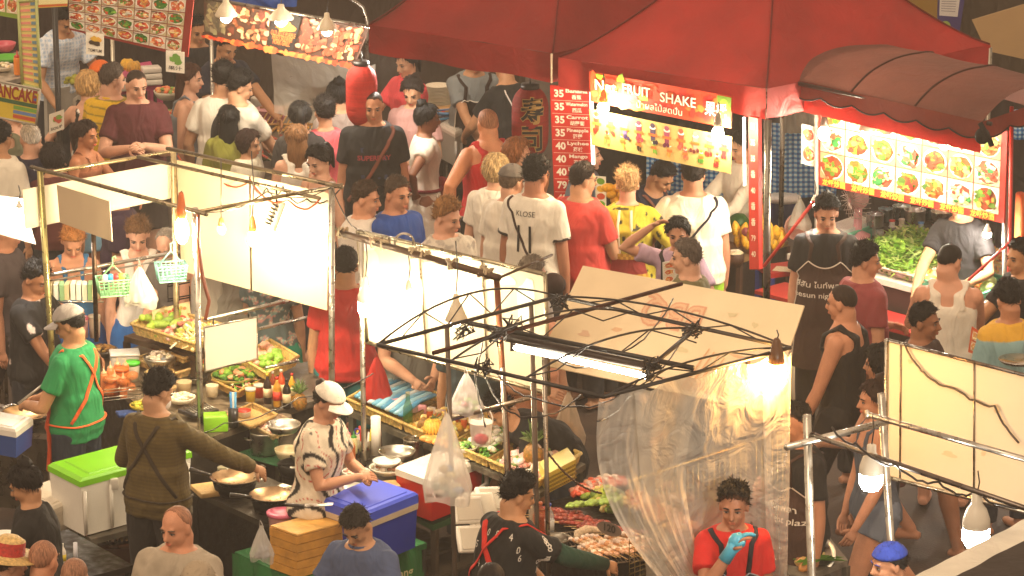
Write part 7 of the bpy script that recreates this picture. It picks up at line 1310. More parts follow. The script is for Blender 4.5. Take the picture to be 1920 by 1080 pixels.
# middle counter: packs and jars along the far edge
random.seed(71)
for i in range(9):
    x, y = 690+i*17, 752+i*4.2; mb = MB(); mb.box((0, 0, .03), (.05, .035, .06), ['#e0a0a8', '#d8d0c8', '#e8c8c0'][i % 3], random.uniform(-.4, .4), bev=.006); single(mb, 'snack_pack', 'plastic', 'small pink and white pack in the row along the far edge of the middle counter', 'packet', P(x, y, .90), group='snack packs along the middle counter')
bowl(838, 812, .90, .07, .035, '#d8d0b8', 'white dish of sliced lime on the middle counter', ['#9ac040', '#d8e0a0'], fn=24); bowl(872, 846, .90, .08, .035, '#e0d8c8', 'white dish of cucumber beside the hanging bucket', ['#5a9a30', '#a8c870'], fn=30); banana_bunch(812, 808, .93, 'small banana bunch among the trays of the middle counter', 7, '#d8a83a')
many('bread_roll', 'food', 'golden roll lying by the small pineapple on the middle counter', 'bread', 'golden rolls on the middle counter', lambda mb: mb.ell((0, 0, 0), (.045, .025, .022), '#d8984a', n=10, m=8, wob=.1), [(tuple(P(800+i*9, 822+i*2.5, .92)), (0, 0, .6*i), 1) for i in range(6)])
# right stall: extra bowls and trays
a_ = sub(qv, .44, .62, .62, .98); t = tray_w('steel tray of red tomatoes behind the long green vegetables', a_, .905, .06, '#a8a8a0'); many('tomato', 'food', 'red tomato in the steel tray', 'tomato', 'tomatoes in the steel tray', lambda mb: mb.ell((0, 0, 0), (.030, .030, .026), '#c8301c', n=10, m=8), spots4(a_, .96, 22, .06, 9))
bowl(1540, 470, .91, .08, .05, '#e0d8c8', 'white bowl of sliced onions left of the leaf heap', ['#e8e0c8', '#d8c8a0'], fn=30); bowl(1700, 520, .91, .09, .04, '#d8a8a8', 'pink dish of minced garlic in front of the leaf heap', ['#f0e8d0', '#e8d8b0'], fn=40); bowl(1778, 545, .91, .08, .04, '#d8d0c0', 'white dish of shredded papaya near the cauliflower', ['#c8d080', '#e8e0a0'], fn=40, base=.7)
for i, (x, y) in enumerate(((1650, 452), (1662, 462), (1676, 470), (1640, 446))): cup(x, y, .91, .030, .08, ['#c8d0c8', '#d8b898', '#a8b8b0', '#e0d8c8'][i], ['pale glass behind the leaf heap', 'tan cup behind the leaf heap', 'greenish glass behind the leaf heap', 'cream cup at the left of the glasses'][i], m='clearplastic')
bag(1500, 372, 29.6, .16, .22, 'pale plastic bag hanging under the small photo card', '#b8b0a0', None, 'bagfilm', hang=.05, seed=12)
# stove area
bowl(575, 905, .72, .07, .03, '#c8c4b8', 'steel dish of chopped garlic behind the right wok', ['#e8dcb8'], 'metal', fn=20); pot(466, 890, .70, .07, .05, 'dark iron pan behind the left wok', '#4a443c'); cup(420, 900, .72, .04, .08, '#b8b0a0', 'steel cup left of the left wok', m='metal')
t = thing('drawer_handle', 'steel pull handle on the black stove front', 'handle', P(455, 1010, .50)); mb = MB(); mb.tube([(-.04, 0, 0), (-.04, -.02, 0), (.04, -.02, 0), (.04, 0, 0)], .005, '#9a948a', 6); mb.build('bar', 'metal', t)
# hanging cords and clips on the front stall
cable([P(366, 396, 2.26), P(500, 360, 2.22), P(622, 350, 2.26), P(672, 432, 2.2)], .004, 'thin wire strung from the white stall to the frosted panel', '#2a2420', seed=81, sag=.05)
cable([P(250, 842, 1.2), P(420, 795, 1.25), P(560, 745, 1.3), P(700, 700, 1.4)], .0035, 'thin dark cord stretched across the left cooking area', '#1a1614', seed=82, sag=.03)

# far left edge: lit cloth, small lamp and a steel counter end
s_ = Sheet(PY(-40, 362, 26.9), PY(40, 372, 26.7), PY(66, 458, 26.7), PY(-40, 428, 26.9)); cloth_panel('side_panel', 'white cloth corner glowing at the left edge beside the post', s_, 'panel', '#d8cebc')
bulb(36, 392, 26.55, 'small white lamp in front of the cloth corner at the left edge', .022, (1, .92, .82), 420, kind='led', L=.04, cordlen=.10)
table('bright steel counter end catching lamp light at the left edge', (-70, 585), (-10, 600), (62, 556), .95, '#8a8070', topcol='#c8a878', m='metal')
for i in range(6): cup(606+i % 3*11, 826+(i//3)*9+i % 3*2, .72, .018, .05, ['#e8e0d0', '#d89a50', '#c8c0b0'][i % 3], ['pale cup at the back of the small seasoning row', 'orange seasoning cup left in the row', 'grey seasoning cup in the row', 'front pale cup of the seasoning row', 'front orange cup of the seasoning row', 'front grey cup of the seasoning row'][i])
# ================================================================ everyone, placed by the crown of the head
BK, BR, GY, BL = '#0e0b0a', '#3a2416', '#6a6258', '#c8a468'
SK1, SK2, SK3, SK4 = '#cc9c80', '#b4845f', '#c0906e', '#966648'     # western, tan, mid, dark
def stripes_z(col, per, frac):
    def fn(co, arr):
        m_ = ((co[:, 2]/per) % 1) < frac; arr[m_, :3] = cc(col)
    return fn
def splash(cols, sc_, th, seed=0):
    def fn(co, arr):
        for i, p in enumerate(co.tolist()):
            v = noise.noise((p[0]*sc_+seed, p[1]*sc_, p[2]*sc_))
            if v > th: arr[i, :3] = cc(cols[int(abs(v*97)) % len(cols)])
    return fn
def checks(c1, per=.03):
    def fn(co, arr):
        m_ = (((co[:, 2]/per) % 1 < .4) | ((co[:, 0]/per) % 1 < .4)); arr[m_, :3] = cc(c1)
    return fn
# --- upper left crowd
person(128, 20, 1.70, 'vendor in a pale blue checked shirt bending behind the dish photo banner', face=30, lean=25, pitch=35, skin=SK2, hair=('short', BK), top=('tee', '#a8c0d8'), fn=checks('#d8e0e8'), arms=('work', (.10, -.22, .50)))
person(30, 180, 1.72, 'man in a dark backwards cap and olive tank top at the left edge', face=60, pitch=15, skin=SK1, hair=('baseball', '#2c2420', BR), top=('tank', '#6a6a50'), arms=('front', 'down'))
person(2, 232, 1.70, 'person in a white tee cut by the left edge of the frame', face=150, skin=SK2, hair=('short', BK), top=('tee', '#ded6c4'))
person(55, 233, 1.66, 'white haired old man in a navy shirt seen from behind', face=205, skin=SK1, hair=('fringe', '#c8c0b4'), top=('tee', '#1a1a34'), arms=('down', 'belly'))
person(98, 272, 1.52, 'dark haired child in dark red behind the white panel', face=190, skin=SK3, hair=('bob', '#1c1210'), top=('tee', '#5a2420'))
person(168, 136, 1.62, 'curly blond woman in a black and white dotted sundress', face=160, yaw=-20, fem=True, skin=SK1, hair=('bob', '#b89460'), top=('cami', '#1c1818'), fn=splash(['#d8d0c4'], 22, .28), bottom=('skirt', '#1c1818', .8), arms=((.17, -.02, .52), (.14, -.05, .5)))
person(188, 117, 1.68, 'person in an orange cap half hidden behind the yellow shirt', face=175, skin=SK1, hair=('baseball', '#d8661c', BR), top=('tee', '#8a8478'))
person(212, 122, 1.80, 'grey haired man in a yellow striped polo shirt', face=150, yaw=-30, skin=SK1, hair=('short', '#4a4038'), top=('polo', '#d8b018'), fn=stripes_z('#8a7a20', .055, .14), bottom=('shorts', '#4a5a78'), fat=1.08, arms=((.15, -.08, .46), 'belly'))
person(257, 134, 1.80, 'man in a maroon tee counting money in front of the shrimp basin', face=10, yaw=15, pitch=14, skin=SK1, hair=('buzz', '#2c2018'), top=('tee', '#4e161c'), bottom=('shorts', '#2a1a1c'), fat=1.1, arms=((.01, -.19, .69), (.05, -.18, .68)))
person(163, 229, 1.50, 'bare shouldered sunburnt girl passing behind the white panel', face=60, fem=True, skin='#c8865e', hair=('pony', '#2a1a12'), top=('cami', '#a86a48'), bottom=('skirt', '#7aa8c0', .6), arms=('front', 'down'))
person(358, 122, 1.66, 'girl with long straight brown hair in a grey sleeveless top', face=80, fem=True, skin=SK1, hair=('long', '#3c2014', .30), top=('cami', '#76808a'), bottom=('short', '#6a7c94'), arms=('down', 'down'))
person(418, 120, 1.76, 'tall man in a white tee seen from behind at the skewer counter', face=175, skin=SK3, hair=('thickshort', BK), top=('tee', '#ddd5c5'), bottom=('shorts', '#3a3430'), fat=1.05, arms=((.15, -.06, .48), 'front'))
a = person(457, 138, 1.72, 'man with glasses and a black backpack leaning to the skewers', face=140, yaw=-35, pitch=20, skin=SK3, hair=('thickshort', BK), top=('tee', '#c8c0b0'), bottom=('pants', '#24201e'), arms=('front', 'low'))
mb = MB(); mb.ell(a['T'].surf(.55, 180, .05), (.12, .07, .19), '#1a1a20', n=18, m=14); mb.build('backpack', 'cloth', a['root']); strap(a, [(.5, 150), (.8, 130), (.95, 90), (.85, 40), (.6, 50)], .018, '#1a1a20')
person(428, 200, 1.50, 'girl with very long black hair in front of the backpack', face=182, fem=True, skin=SK3, hair=('long', '#080606', .42), top=('tee', '#7a7a28'), bottom=('skirt', '#8a8a30', .5))
person(468, 247, 1.32, 'small child looking at the bottles below the counter', face=70, skin=SK3, hair=('bob', '#2a1812'), top=('tee', '#d8d0b8'), hs=1.05)
person(430, 66, 1.72, 'skewer cook in a navy shirt reaching over the counter', face=35, lean=15, pitch=25, skin=SK2, hair=('short', BK), top=('tee', '#141a30'), arms=('reach', 'work'))
person(372, 34, 1.70, 'second cook in black standing behind the banner pole', face=20, pitch=15, skin=SK2, hair=('short', BK), top=('tee', '#14141a'), arms=('belly', 'work'))
person(562, 192, 1.62, 'woman with a black ponytail facing the skewer counter', face=185, fem=True, skin=SK3, hair=('pony', BK), top=('tee', '#2a2624'))
person(555, 236, 1.50, 'girl with long light brown hair and a white top', face=190, fem=True, skin=SK1, hair=('long', '#7a5634', .26), top=('tank', '#d8d0c0'))
person(634, 153, 1.66, 'woman in a grey blouse behind the pink shirt', face=190, fem=True, skin=SK3, hair=('bun', BK), top=('tee', '#8a7c74'))
a = person(608, 185, 1.62, 'woman with cropped black hair in a salmon pink shirt', face=195, fem=True, skin=SK3, hair=('thickshort', '#140e0c'), top=('tee', '#d85a60'), bottom=('pants', '#2c2624')); strap(a, [(.96, 70), (.8, 150), (.5, 170), (.3, 180)], .012, '#d8c8b8')
person(590, 277, 1.64, 'woman with a black ponytail looking down at left', face=-40, pitch=25, fem=True, skin=SK1, hair=('pony', '#140e0c'), top=('cami', '#c8967a'))
a = person(699, 173, 1.80, 'man in a black printed tee with a brown crossbody strap', face=5, pitch=10, skin='#b47e5e', hair=('buzz', '#2a1c14'), top=('tee', '#0e0d10'), bottom=('shorts', '#1a1a1e'), fat=1.12, arms=('down', 'down')); strap(a, [(.96, 60), (.8, 30), (.5, 5), (.2, -25), (.0, -50)], .016, '#6a3420', 'bag_strap')
mb = MB(); on_body(mb, a, 'SUPERDRY', .58, 0, .05, '#9a3038', .024, .03); [mb.add([snap(a, t_, g_, .004) for t_, g_ in ((.36+.12*i, -26), (.36+.12*i, 26), (.30+.12*i, 26), (.30+.12*i, -26))], [(0, 1, 2, 3)], '#22304e') for i in range(4) if i != 1]; mb.build('shirt_print', 'paper', a['root'])
person(770, 150, 1.66, 'young woman in a dusty pink blouse looking down', face=-15, pitch=28, fem=True, skin=SK3, hair=('pony', '#1c120e'), top=('tee', '#b88c84'), bottom=('skirt', '#2a2422', .5), arms=('belly', 'down'))
a = person(803, 197, 1.58, 'girl with a high bun in a white dress and red waist bag', face=100, fem=True, skin='#956548', hair=('bun', '#0c0908'), top=('dress', '#ded4c2'), bottom=('none', ''), arms=((.13, -.10, .56), (.10, .06, .58)))
mb = MB(); mb.ell(a['T'].surf(.12, 20, .05), (.11, .06, .07), '#8a1420', n=16); mb.build('waist_bag', 'cloth', a['root']); mb = MB(); mb.tube([a['T'].surf(.16, g_, .03) for g_ in range(0, 361, 15)], .013, '#7a1420', 6); mb.build('belt', 'cloth', a['root'])
person(757, 94, 1.60, 'vendor in a coral pink polo shirt at the sushi counter', face=-45, pitch=18, fem=True, skin=SK3, hair=('pony', BK), top=('polo', '#e04850'), arms=('work', 'front'))
a = person(893, 92, 1.68, 'sushi cook in a grey tee and brown apron packing boxes', face=12, lean=12, pitch=35, skin=SK2, hair=('short', BK), top=('tee', '#7a8080'), arms=('belly', (.02, -.28, .56))); apron(a, '#2a1712', hw=50, txt=None)
a = person(945, 100, 1.72, 'sushi helper in black with white apron strings seen from behind', face=-150, lean=15, skin=SK2, hair=('short', BK), top=('tee', '#12100f'), arms=('work', 'front')); strap(a, [(.9, 150), (.5, 172), (.2, 180)], .006, '#e0d8d0', 'apron_string'); strap(a, [(.9, 210), (.5, 188), (.2, 180), (.15, 250)], .006, '#e0d8d0', 'apron_string')
a = person(913, 204, 1.74, 'heavy bald man in a red tank top with hands on hips', face=205, skin='#c8865e', hair=('bald', '#5a4030'), top=('tank', '#c01c1c'), bottom=('shorts', '#1e1c1c'), fat=1.22, arms=((.20, .04, .54), (.20, .04, .54)))
# --- queue at the fruit shake stall
person(972, 262, 1.66, 'woman with brown hair looking right beside the sushi lantern', face=75, pitch=5, fem=True, skin=SK1, hair=('bob', '#7a4a28'), top=('tee', '#c8beb0'))
person(930, 292, 1.66, 'person with short blond hair and a white tee beside the grey cap', face=165, fem=True, skin=SK1, hair=('bob', '#b09468'), top=('tee', '#e4dccb'), bottom=('short', '#3a3430'))
person(962, 312, 1.70, 'man in a grey cap and white tee next to the football shirt', face=145, yaw=-10, skin=SK1, hair=('baseball', '#66605a', '#5a4a3a'), top=('tee', '#e2dac8'), bottom=('shorts', '#2a2a2a'), fat=1.05)
a = person(1007, 298, 1.84, 'man in a white number 11 football shirt with a shoulder bag', face=152, yaw=-10, skin='#a87256', hair=('thickshort', BK), top=('tee', '#e0d8c6'), bottom=('shorts', '#1c1a1a'), fat=1.02, arms=('down', 'down')); mb = MB(); on_body(mb, a, 'KLOSE', .80, 180, .050, '#2a2624', .026, .0, 1.0); on_body(mb, a, '11', .48, 180, .27, '#16130f', .028, -.0, .62); mb.build('shirt_number', 'paper', a['root']); strap(a, [(.95, 105), (.8, 150), (.5, 172), (.2, 200), (.05, 225)], .011, '#2c1612', 'bag_strap', .034)
mb = MB(); mb.ell(a['T'].surf(-.02, 235, .06), (.09, .06, .075), '#2c1612', n=16); mb.build('shoulder_bag', 'cloth', a['root'])
for (sh, el, wr, fw) in a['arms']: d = (el-sh); mb = MB(); mb.tube([sh+d*.57, sh+d*.625], .030*a['h']+.0195, '#1c1614', 16); mb.build('dark_cuff', 'cloth', a['root'])
person(1100, 263, 1.70, 'woman with wavy brown hair and sunglasses on her head', face=80, fem=True, skin=SK1, hair=('long', '#4a2c1c', .16), top=('tee', '#6a7a8a'), pitch=0)
person(1095, 308, 1.76, 'broad man in a coral red tee facing the price board', face=140, yaw=-25, skin='#b88a68', hair=('short', '#1c1410'), top=('tee', '#c8423c'), bottom=('pants', '#201c1c'), fat=1.14, arms=('down', 'belly'))
a = person(1177, 318, 1.70, 'blond woman in a yellow blouse with black dots and a red tote bag', face=178, fem=True, skin=SK1, hair=('thickshort', '#a8845a'), top=('long', '#b8a830'), fn=splash(['#1c1a10'], 24, .40), bottom=('pants', '#2c2826'), fat=1.16, arms=('belly', (.14, -.08, .60)))
mb = MB(); T = a['T']; mb.grid(lambda u, v: T.surf(.40-.55*v, 150+66*u, .06+.02*math.sin(u*PI)), 14, 14, lambda u, v: '#7a1c18' if v < .5 and not (v < .08) else ('#c89a3a' if (int(u*14)+int(v*14)) % 2 else '#a87828')); mb.build('tote_bag', 'cloth', a['root']); mb = MB()
for g_ in (165, 192): mb.tube([T.surf(.40, g_, .05), T.surf(.75, g_-4, .035), T.surf(.93, g_-8 if g_ < 180 else g_, .02)], .011, '#d8c8a8', 6)
mb.build('tote_straps', 'cloth', a['root'])
a = person(1255, 311, 1.66, 'fruit vendor in navy with a patterned apron bending to the counter', face=60, lean=30, pitch=40, skin=SK2, hair=('short', BK), top=('tee', '#141c30'), arms=('work', 'low')); apron(a, '#7a4a3a', hw=60, trim='#b88a6a')
a = person(1300, 298, 1.76, 'broad man in a white tee with a dark sling strap', face=178, skin='#b47e5e', hair=('thickshort', '#1c1612'), top=('tee', '#ece2c6'), bottom=('pants', '#9ac82a'), fat=1.18, arms=((.17, -.06, .50), 'down')); strap(a, [(.95, 250), (.8, 215), (.5, 180), (.2, 150), (.05, 130)], .015, '#1c2030', 'sling_strap', .036)
a = person(1384, 250, 1.62, 'vendor in a white shirt and gloves behind the mangoes', face=-55, fem=True, pitch=20, skin=SK3, hair=('pony', BK), top=('long', '#e0d4bc'), arms=((.06, -.26, .62), 'work'))
a = person(1271, 411, 1.60, 'waitress in a lilac lace top raising a hand to her hair', face=-25, pitch=12, yaw=20, fem=True, skin='#be8a6c', hair=('pony', '#100c0a'), top=('tee', '#b094a8'), arms=((.10, -.16, .62), (.10, -.05, .93, (.9, -.3, -.9)))); apron(a, '#1c1616', hw=46, t0=.6, trim=None)
s_ = a['root'].location; mt = thing('menu_card', 'laminated menu of dishes held by the waitress', 'menu', PY(1270, 508, a['root'].location.y-.30)); sh_ = Sheet(PY(1242, 492, mt.location.y), PY(1290, 482, mt.location.y), PY(1288, 528, mt.location.y), PY(1243, 532, mt.location.y)); mb = MB(); sh_.slab(mb, '#d8d4c8', .004); [sh_.dish(mb, .06+.5*(i % 2), .05+.31*(i//2), .46+.5*(i % 2), .32+.31*(i//2), ['#c8602a', '#d8a04a', '#e0c890'], n=8) for i in range(6)]; mb.build('sheet', 'paper', mt, world=True)
person(1287, 452, 1.76, 'grey templed man in an olive tee facing left by the menu', face=-100, skin=SK1, hair=('short', '#5a5048'), top=('tee', '#6a6440'), fat=1.08, pitch=5)
# --- right side
a = person(1551, 374, 1.74, 'young tout in a black polo and long brown apron looking down', face=-8, yaw=10, pitch=18, skin='#be8a6c', hair=('spiky', '#0c0a09'), top=('polo', '#14100f'), bottom=('pants', '#14110f'), arms=('down', 'down')); apron(a, '#3c261c', t0=.66, t1=-.72, hw=64, trim='#d0c4b4', txt=['สีสัน ไนท์พลาซ่า', 'Seesun night plaza'], txtc='#d8cfc0')
person(1626, 460, 1.68, 'dark haired man in a dusty red tee at the vegetable counter', face=120, yaw=-30, skin='#be8a6c', hair=('thickshort', '#0e0b0a'), top=('tee', '#8a3a3c'), bottom=('pants', '#241e1e'), fat=1.1, arms=('belly', 'down'))
person(1577, 535, 1.80, 'man in a black tank top walking left past the tout', face=-115, skin='#c68c6c', hair=('buzz', '#2c1e16'), top=('tank', '#161314'), bottom=('shorts', '#1e1b1c'), arms=((.15, -.12, .44), (.15, .05, .45)), legs=(22, -18))
person(1648, 650, 1.60, 'dark haired person partly behind the stained white panel', face=-110, skin='#be8a6c', hair=('bob', '#14100e'), top=('tank', '#3a2420'), arms=((.1, -.2, .6), 'down'))
person(1786, 458, 1.78, 'broad man in a white tank top reading a menu', face=170, yaw=-30, pitch=18, skin='#cc967a', hair=('buzz', '#1c1612'), top=('tank', '#e4dccc'), bottom=('shorts', '#2a2a30'), fat=1.12, arms=('front', (.06, -.24, .58)))
sh_ = Sheet(PY(1822, 612, 26.1), PY(1888, 655, 26.0), PY(1880, 686, 26.0), PY(1815, 660, 26.1)); mt = thing('menu_card', 'glossy orange menu sheet held by the man in the white tank', 'menu', at0(sh_.pt(.5, 1))); mb = MB(); sh_.slab(mb, '#c85a30', .004); [sh_.dish(mb, .05+.23*(i % 4), .1+.42*(i//4), .24+.23*(i % 4), .46+.42*(i//4), ['#d8a060', '#e8d8b0', '#8aa04a'], bgc='#d8a880', n=8) for i in range(8)]; mb.build('sheet', 'paper', mt, world=True)
person(1735, 572, 1.72, 'dark skinned man looking right above the stained panel', face=60, yaw=10, pitch=5, skin='#956548', hair=('short', '#0e0b0a'), top=('tee', '#3a2824'), bottom=('shorts', '#6a3428'), legs=(20, -20))
a = person(1885, 533, 1.66, 'curly black haired person in a teal and yellow shirt at the right edge', face=-160, pitch=30, skin='#b47e5e', hair=('thickshort', '#0e0a09'), top=('tee', '#8ab0b4'), fn=lambda co, arr: arr.__setitem__((co[:, 2] > 1.28, slice(0, 3)), cc('#d8a838')))
person(1912, 452, 1.72, 'vendor in a black tee at the right end of the counter', face=-60, lean=10, skin=SK2, hair=('short', BK), top=('tee', '#151313'), arms=('front', 'work'))
person(1800, 352, 1.66, 'gloved cook hidden behind the big menu board', face=-30, lean=10, skin=SK2, hair=('short', BK), top=('tee', '#1c1818'), arms=('front', 'work'))
person(1638, 716, 1.70, 'woman in a strapless grey blue top and denim shorts striding left', face=-70, yaw=-10, fem=True, skin='#c68c6c', hair=('bun', '#2a1810'), top=('cami', '#4a5260'), bottom=('short', '#6a7484'), arms=((.14, -.14, .50), (.12, -.06, .46)), legs=(24, -20))
a = person(1492, 760, 1.74, 'restaurant worker in a black tee and brown apron facing left', face=-60, pitch=5, skin='#b47e5e', hair=('short', '#120d0b'), top=('tee', '#131010'), bottom=('pants', '#1a1414'), arms=('down', 'low')); apron(a, '#40281e', t0=.6, t1=-.7, hw=70, trim='#b8a898', txt=['สีสัน ไนท์พลา', 'Seesun night plaza'], txtc='#d8cfc0')
a = person(1376, 914, 1.66, 'boy in a red polo with a blue glove at his chin', face=8, yaw=-18, pitch=8, skin='#a87256', hair=('spiky', '#0c0908'), top=('polo', '#c8201c'), arms=('down', (.03, -.14, .80, (.5, -.35, -1))), hs=1.04); apron(a, '#1c1a26', t0=.55, hw=44, trim='#8a8a90')
sh, el, wr, fw = a['arms'][1]; d = (wr-el).normalized(); g_ = MB(); g2 = MB(); g_.tube([el.lerp(wr, .72), wr, wr+d*.04], [.036, .033, .042], '#4aa8c8', 14); g_.ell(wr+d*.055, (.048, .038, .050), '#4aa8c8', n=14, wob=.25); hand(g_, g2, wr, d+Vector((.3, .25, .3)), a['k']*1.18, -1, .9, None); g_.C = [cc('#4aa8c8')]*len(g_.C); g2.C = [cc('#4aa8c8')]*len(g2.C); g_.merge(g2); g_.build('blue_glove', 'plastic', a['root'])
person(1665, 1022, 1.66, 'person in a royal blue bandana at the lower edge', face=-70, skin='#b47e5e', hair=('bandana', '#1c348a', '#14100e'), top=('tee', '#d8d0c4'))
# --- middle
person(688, 343, 1.76, 'sunburnt man in a white shirt walking right', face=60, yaw=15, skin='#d49a78', hair=('short', '#3a2a1c'), top=('tee', '#e0d8cc'), fat=1.05)
a = person(746, 335, 1.78, 'bespectacled man in a royal blue tee', face=45, skin='#c68c6c', hair=('short', '#4a3c30'), top=('tee', '#1c4a9c'), fat=1.08)
person(843, 378, 1.80, 'young man with light brown hair in a pale floral shirt', face=35, yaw=20, pitch=14, skin='#d29e82', hair=('thickshort', '#8a6238'), top=('tee', '#d0c8b8'), fn=splash(['#b8b0a4', '#a8a094'], 20, .2))
person(1000, 484, 1.70, 'person with grey hair just showing above the frosted panel', face=120, skin=SK1, hair=('short', '#6a6054'), top=('tee', '#a8a098'))
a = person(648, 467, 1.74, 'man in a bright red tee and teal shorts behind the post', face=178, skin='#b88a68', hair=('short', '#100c0a'), top=('tee', '#c02a24'), bottom=('shorts', '#1c6a6c'), arms=('down', (.15, -.1, .46)))
bg_ = bag(706, 668, 25.9, .20, .30, 'red and white shopping bag held beside the red tee', '#b82a24', None, 'plastic', hang=.04, seed=6)
person(772, 494, 1.72, 'customer in grey behind the frosted panel with joined hands', face=20, skin='#c69678', hair=('short', BR), top=('tee', '#7a7a72'), bottom=('pants', '#6a6a60'), arms=((.02, -.2, .58), (.06, -.2, .58)), fat=1.1)
person(1000, 540, 1.72, 'customer in a peach shirt behind the frosted panel', face=30, skin='#c69678', hair=('short', BR), top=('tee', '#d89a7a'), bottom=('shorts', '#a8907a'), arms=('hang', 'belly'))
bag(1066, 736, 25.3, .20, .32, 'clear bag with orange food hanging from a hand', '#e0d0b8', ['#c8823a', '#d89a50'], 'bagfilm', hang=.06, seed=9)
person(892, 552, 1.70, 'person in dark trousers standing behind the panel', face=0, skin='#b88a68', hair=('short', BR), top=('tee', '#3a4a50'), bottom=('pants', '#2a3c44'))
person(915, 748, 1.22, 'boy in a black tee bending over the middle counter', face=-62, lean=52, pitch=48, skin=SK3, hair=('short', '#0e0b09'), top=('tee', '#171718'), bottom=('pants', '#6a7c94'), arms=('low', 'low'), h_=0) if False else person(918, 750, 1.50, 'boy in a black tee bending over the middle counter', face=-72, lean=62, pitch=50, skin=SK3, hair=('thickshort', '#0e0b09'), top=('tee', '#171718'), bottom=('pants', '#6a7c94'), arms=((.06, -.30, .44), (.04, -.30, .42)))
person(508, 430, 1.64, 'woman in a floral top and green skirt behind the tall panel', face=170, fem=True, skin='#c69678', hair=('long', BR, .25), top=('tee', '#5a6a6a'), fn=splash(['#c88a80', '#8ab0a8', '#d8c8b0'], 24, .15), bottom=('skirt', '#2a9a7a', .75))
person(430, 400, 1.74, 'bare legged person behind the tall white panel', face=20, skin='#cc967a', hair=('short', BR), top=('tee', '#8a8478'), bottom=('shorts', '#4a4438'))
person(392, 404, 1.72, 'person in khaki shorts standing behind the panel', face=200, skin='#cc967a', hair=('short', BR), top=('tank', '#b8b0a0'), bottom=('short', '#6a5c48'))
# --- left stall customers and cooks
person(137, 433, 1.62, 'curly haired woman with glasses in a blue sundress leaning down', face=10, lean=22, pitch=38, fem=True, skin='#d49a78', hair=('thickshort', '#a8703c'), top=('cami', '#3a78a8'), bottom=('skirt', '#2a5a98', .9), fat=1.12, arms=('down', 'belly'))
person(258, 418, 1.66, 'girl in a white tank top reaching down to the fruit', face=5, lean=10, pitch=30, fem=True, skin='#d29e82', hair=('thickshort', '#6a4a2c'), top=('tank', '#e8e0d0'), bottom=('skirt', '#2a6ab0', .6), arms=((.0, -.30, .56), 'down'))
person(306, 437, 1.60, 'bald man with a grey fringe behind the teal basket', face=-20, pitch=35, skin='#d29e82', hair=('fringe', '#8a8074'), top=('tee', '#6a6258'))
person(75, 497, 1.64, 'helper in a black printed tee behind the left post', face=60, pitch=25, skin=SK4, hair=('thickshort', '#0c0908'), top=('tee', '#141214'), fn=splash(['#c8b8b0'], 14, .50, 4), arms=('front', 'low'))
a = person(120, 577, 1.70, 'cook in a grey cap green tee and orange apron at the far left', face=-115, yaw=10, pitch=22, skin=SK2, hair=('baseball', '#a09a94', BK), top=('tee', '#1e8a50'), bottom=('pants', '#1c2838'), arms=((.06, -.17, .60), (.10, -.2, .58))); apron(a, '#d8501c', t0=.6, t1=-.5, hw=62, trim=None, straps=None); backx(a, '#e0602a', .014)
a = person(306, 700, 1.74, 'cook in a brown long sleeve shirt stirring the left wok', face=150, yaw=-20, pitch=25, skin='#b88a68', hair=('thickshort', '#0e0b09'), top=('long', '#5a4a1c'), bottom=('pants', '#1a1614'), fn=stripes_z('#4a3c18', .022, .4), arms=((.12, -.18, .58), (.24, -.25, .60))); backx(a, '#2e2210', .012); mb = MB(); X = a['X']; k = a['k']; mb.ell(X@Vector((0, -.072*k, -.055*k)), (.048*k, .035*k, .04*k), '#e8e4dc', M=X.to_3x3()); mb.build('face_mask', 'cloth', a['root'])
def wave(co, arr):
    v = ((co[:, 0]*9+np.sin(co[:, 2]*22)*.35+co[:, 1]*3) % 1); arr[v < .26, :3] = cc('#1c1614'); arr[(v > .55) & (v < .60), :3] = cc('#b83028')
a = person(627, 727, 1.60, 'woman in a white cap and black striped shirt peeling shrimp', face=62, lean=8, pitch=28, fem=True, skin='#be8a6c', hair=('baseball', '#e4dccc', '#1a1210'), top=('tee', '#dccfb8'), fn=wave, bottom=('pants', '#2a2220'), fat=1.12, arms=((.05, -.17, .635), (.01, -.18, .64)))
mb = MB(); X, k = a['X'], a['k']; mb.ell(X@Vector((0, .10*k, .075*k)), .035*k, '#241812', wob=.4); mb.build('hair_bun', 'hair', a['root'])
a = person(979, 892, 1.70, 'griller in a black number print tee with crossed red straps', face=125, yaw=-18, pitch=18, lean=10, skin=SK2, hair=('thickshort', '#0e0b09'), top=('tee', '#12110f'), bottom=('pants', '#1c1816'), fat=1.12, arms=('low', (.12, -.42, .60))); backx(a, '#c8281c', .018)
mb = MB(); random.seed(77)
for i in range(34):
    g_ = 150+random.uniform(0, 175); on_body(mb, a, random.choice('0123456789'), random.uniform(.05, .85), g_, .055, '#d8d0c0', .030, .0)
mb.build('number_print', 'paper', a['root']); sh, el, wr, fw = a['arms'][1]; mb = MB(); mb.tube([sh.lerp(el, .55), el, el.lerp(wr, .5), wr], [.042*1.7*.8, .040*1.7*.8, .035*1.7*.8, .026*1.7*.8], '#123a2a', 14); mb.build('green_sleeve', 'cloth', a['root'])
person(656, 964, 1.62, 'grey haired man in a slate blue polo looking down at the bottom', face=-30, lean=14, pitch=42, skin='#b88a68', hair=('short', '#2c2824'), top=('polo', '#4a5878'), fat=1.12, arms=('front', 'front'))
person(326, 953, 1.76, 'bald heavy man in a beige tee looking left at the bottom', face=-20, yaw=-15, pitch=14, skin='#c68c6c', hair=('bald', '#6a5040'), top=('tee', '#a89c88'), fat=1.22, arms=('front', 'belly'))
person(32, 876, 1.62, 'woman in a black tee turned away at the lower left', face=-100, lean=8, pitch=28, fem=True, skin=SK2, hair=('bun', '#120d0b'), top=('tee', '#100e0e'), arms=('front', 'belly'))
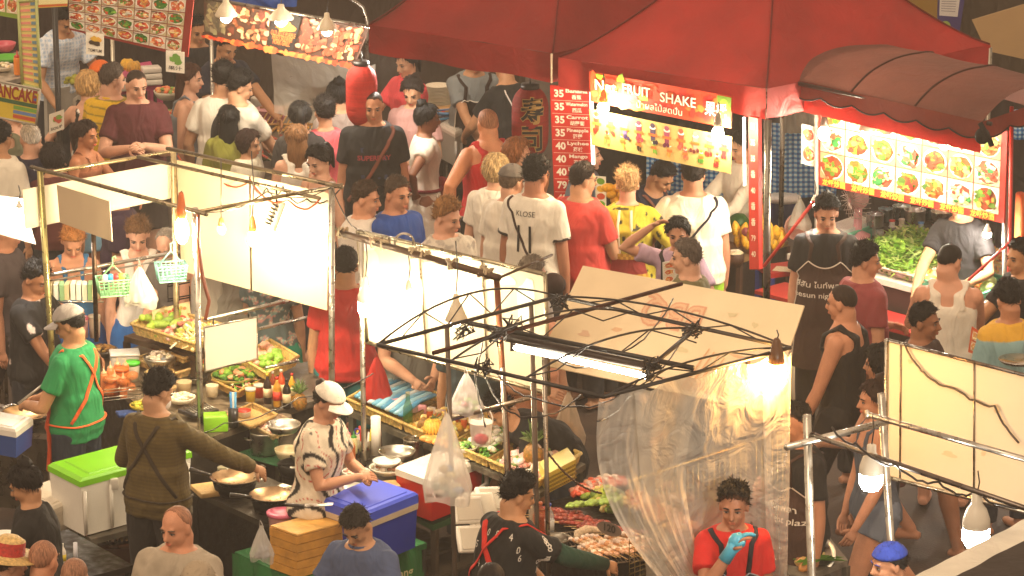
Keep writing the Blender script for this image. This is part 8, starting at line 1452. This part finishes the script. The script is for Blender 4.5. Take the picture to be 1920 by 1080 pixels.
person(83, 1013, 1.66, 'bald man seen from behind at the lower left edge', face=150, skin='#c68c6c', hair=('bald', '#5a4030'), top=('tee', '#3a2c28'), fat=1.1)
person(140, 1046, 1.60, 'second bald head at the lower left edge', face=170, skin='#be8a6c', hair=('bald', '#5a4030'), top=('tee', '#2c2420'))
a = person(18, 1022, 1.62, 'person in a straw hat with a red band at the lower left corner', face=120, skin=SK1, hair=('short', BR), top=('tee', '#8a7c6a')); X, k = a['X'], a['k']; h1 = MB(); h1.lathe([(.20*k, .050*k), (.19*k, .056*k), (.092*k, .065*k), (.088*k, .14*k), (.05*k, .165*k), (.001, .165*k)], X@Vector((0, .01*k, 0)), ['#c8a868', '#c8a868', '#a8281c', '#d0b070', '#d0b070'], 28, M=X.to_3x3()); h1.build('straw_hat', 'wicker', a['root'])
person(372, 1058, 1.66, 'pale capped head at the bottom edge near the bald man', face=170, skin=SK1, hair=('baseball', '#a09078', BR), top=('tee', '#6a6050'))
person(921, 1055, 1.66, 'dark cropped head at the bottom edge below the griller', face=175, skin=SK2, hair=('buzz', '#1c1410'), top=('tee', '#241e1c'))
person(15, 405, 1.70, 'barefoot customer cut by the left edge beside the white valance', face=80, skin='#b47e5e', hair=('short', BR), top=('tee', '#4a4040'), bottom=('shorts', '#3a3028'), legs=(18, -18))
person(232, 330, 1.66, 'person in purple walking behind the left panel', face=90, skin='#b88a68', hair=('short', BR), top=('tee', '#3a2440'), bottom=('pants', '#241c2c'), legs=(16, -16))
# ================================================================ thin warm haze added for lamp glow and lifted shadows, camera inside
hz = MB(); hz.box((0, 24, 4.3), (80, 70, 10.6), '#ffffff'); hzm = bpy.data.materials.new('haze'); hzm.use_nodes = True; nt = hzm.node_tree
for n_ in list(nt.nodes):
    if n_.type == 'BSDF_PRINCIPLED': nt.nodes.remove(n_)
pv = nt.nodes.new('ShaderNodeVolumePrincipled'); pv.inputs['Density'].default_value = .0034; pv.inputs['Color'].default_value = (.98, .90, .80, 1); pv.inputs['Anisotropy'].default_value = .5
nt.links.new(pv.outputs[0], nt.nodes['Material Output'].inputs['Volume']); o = hz.build('haze', hzm); o['kind'] = 'stuff'
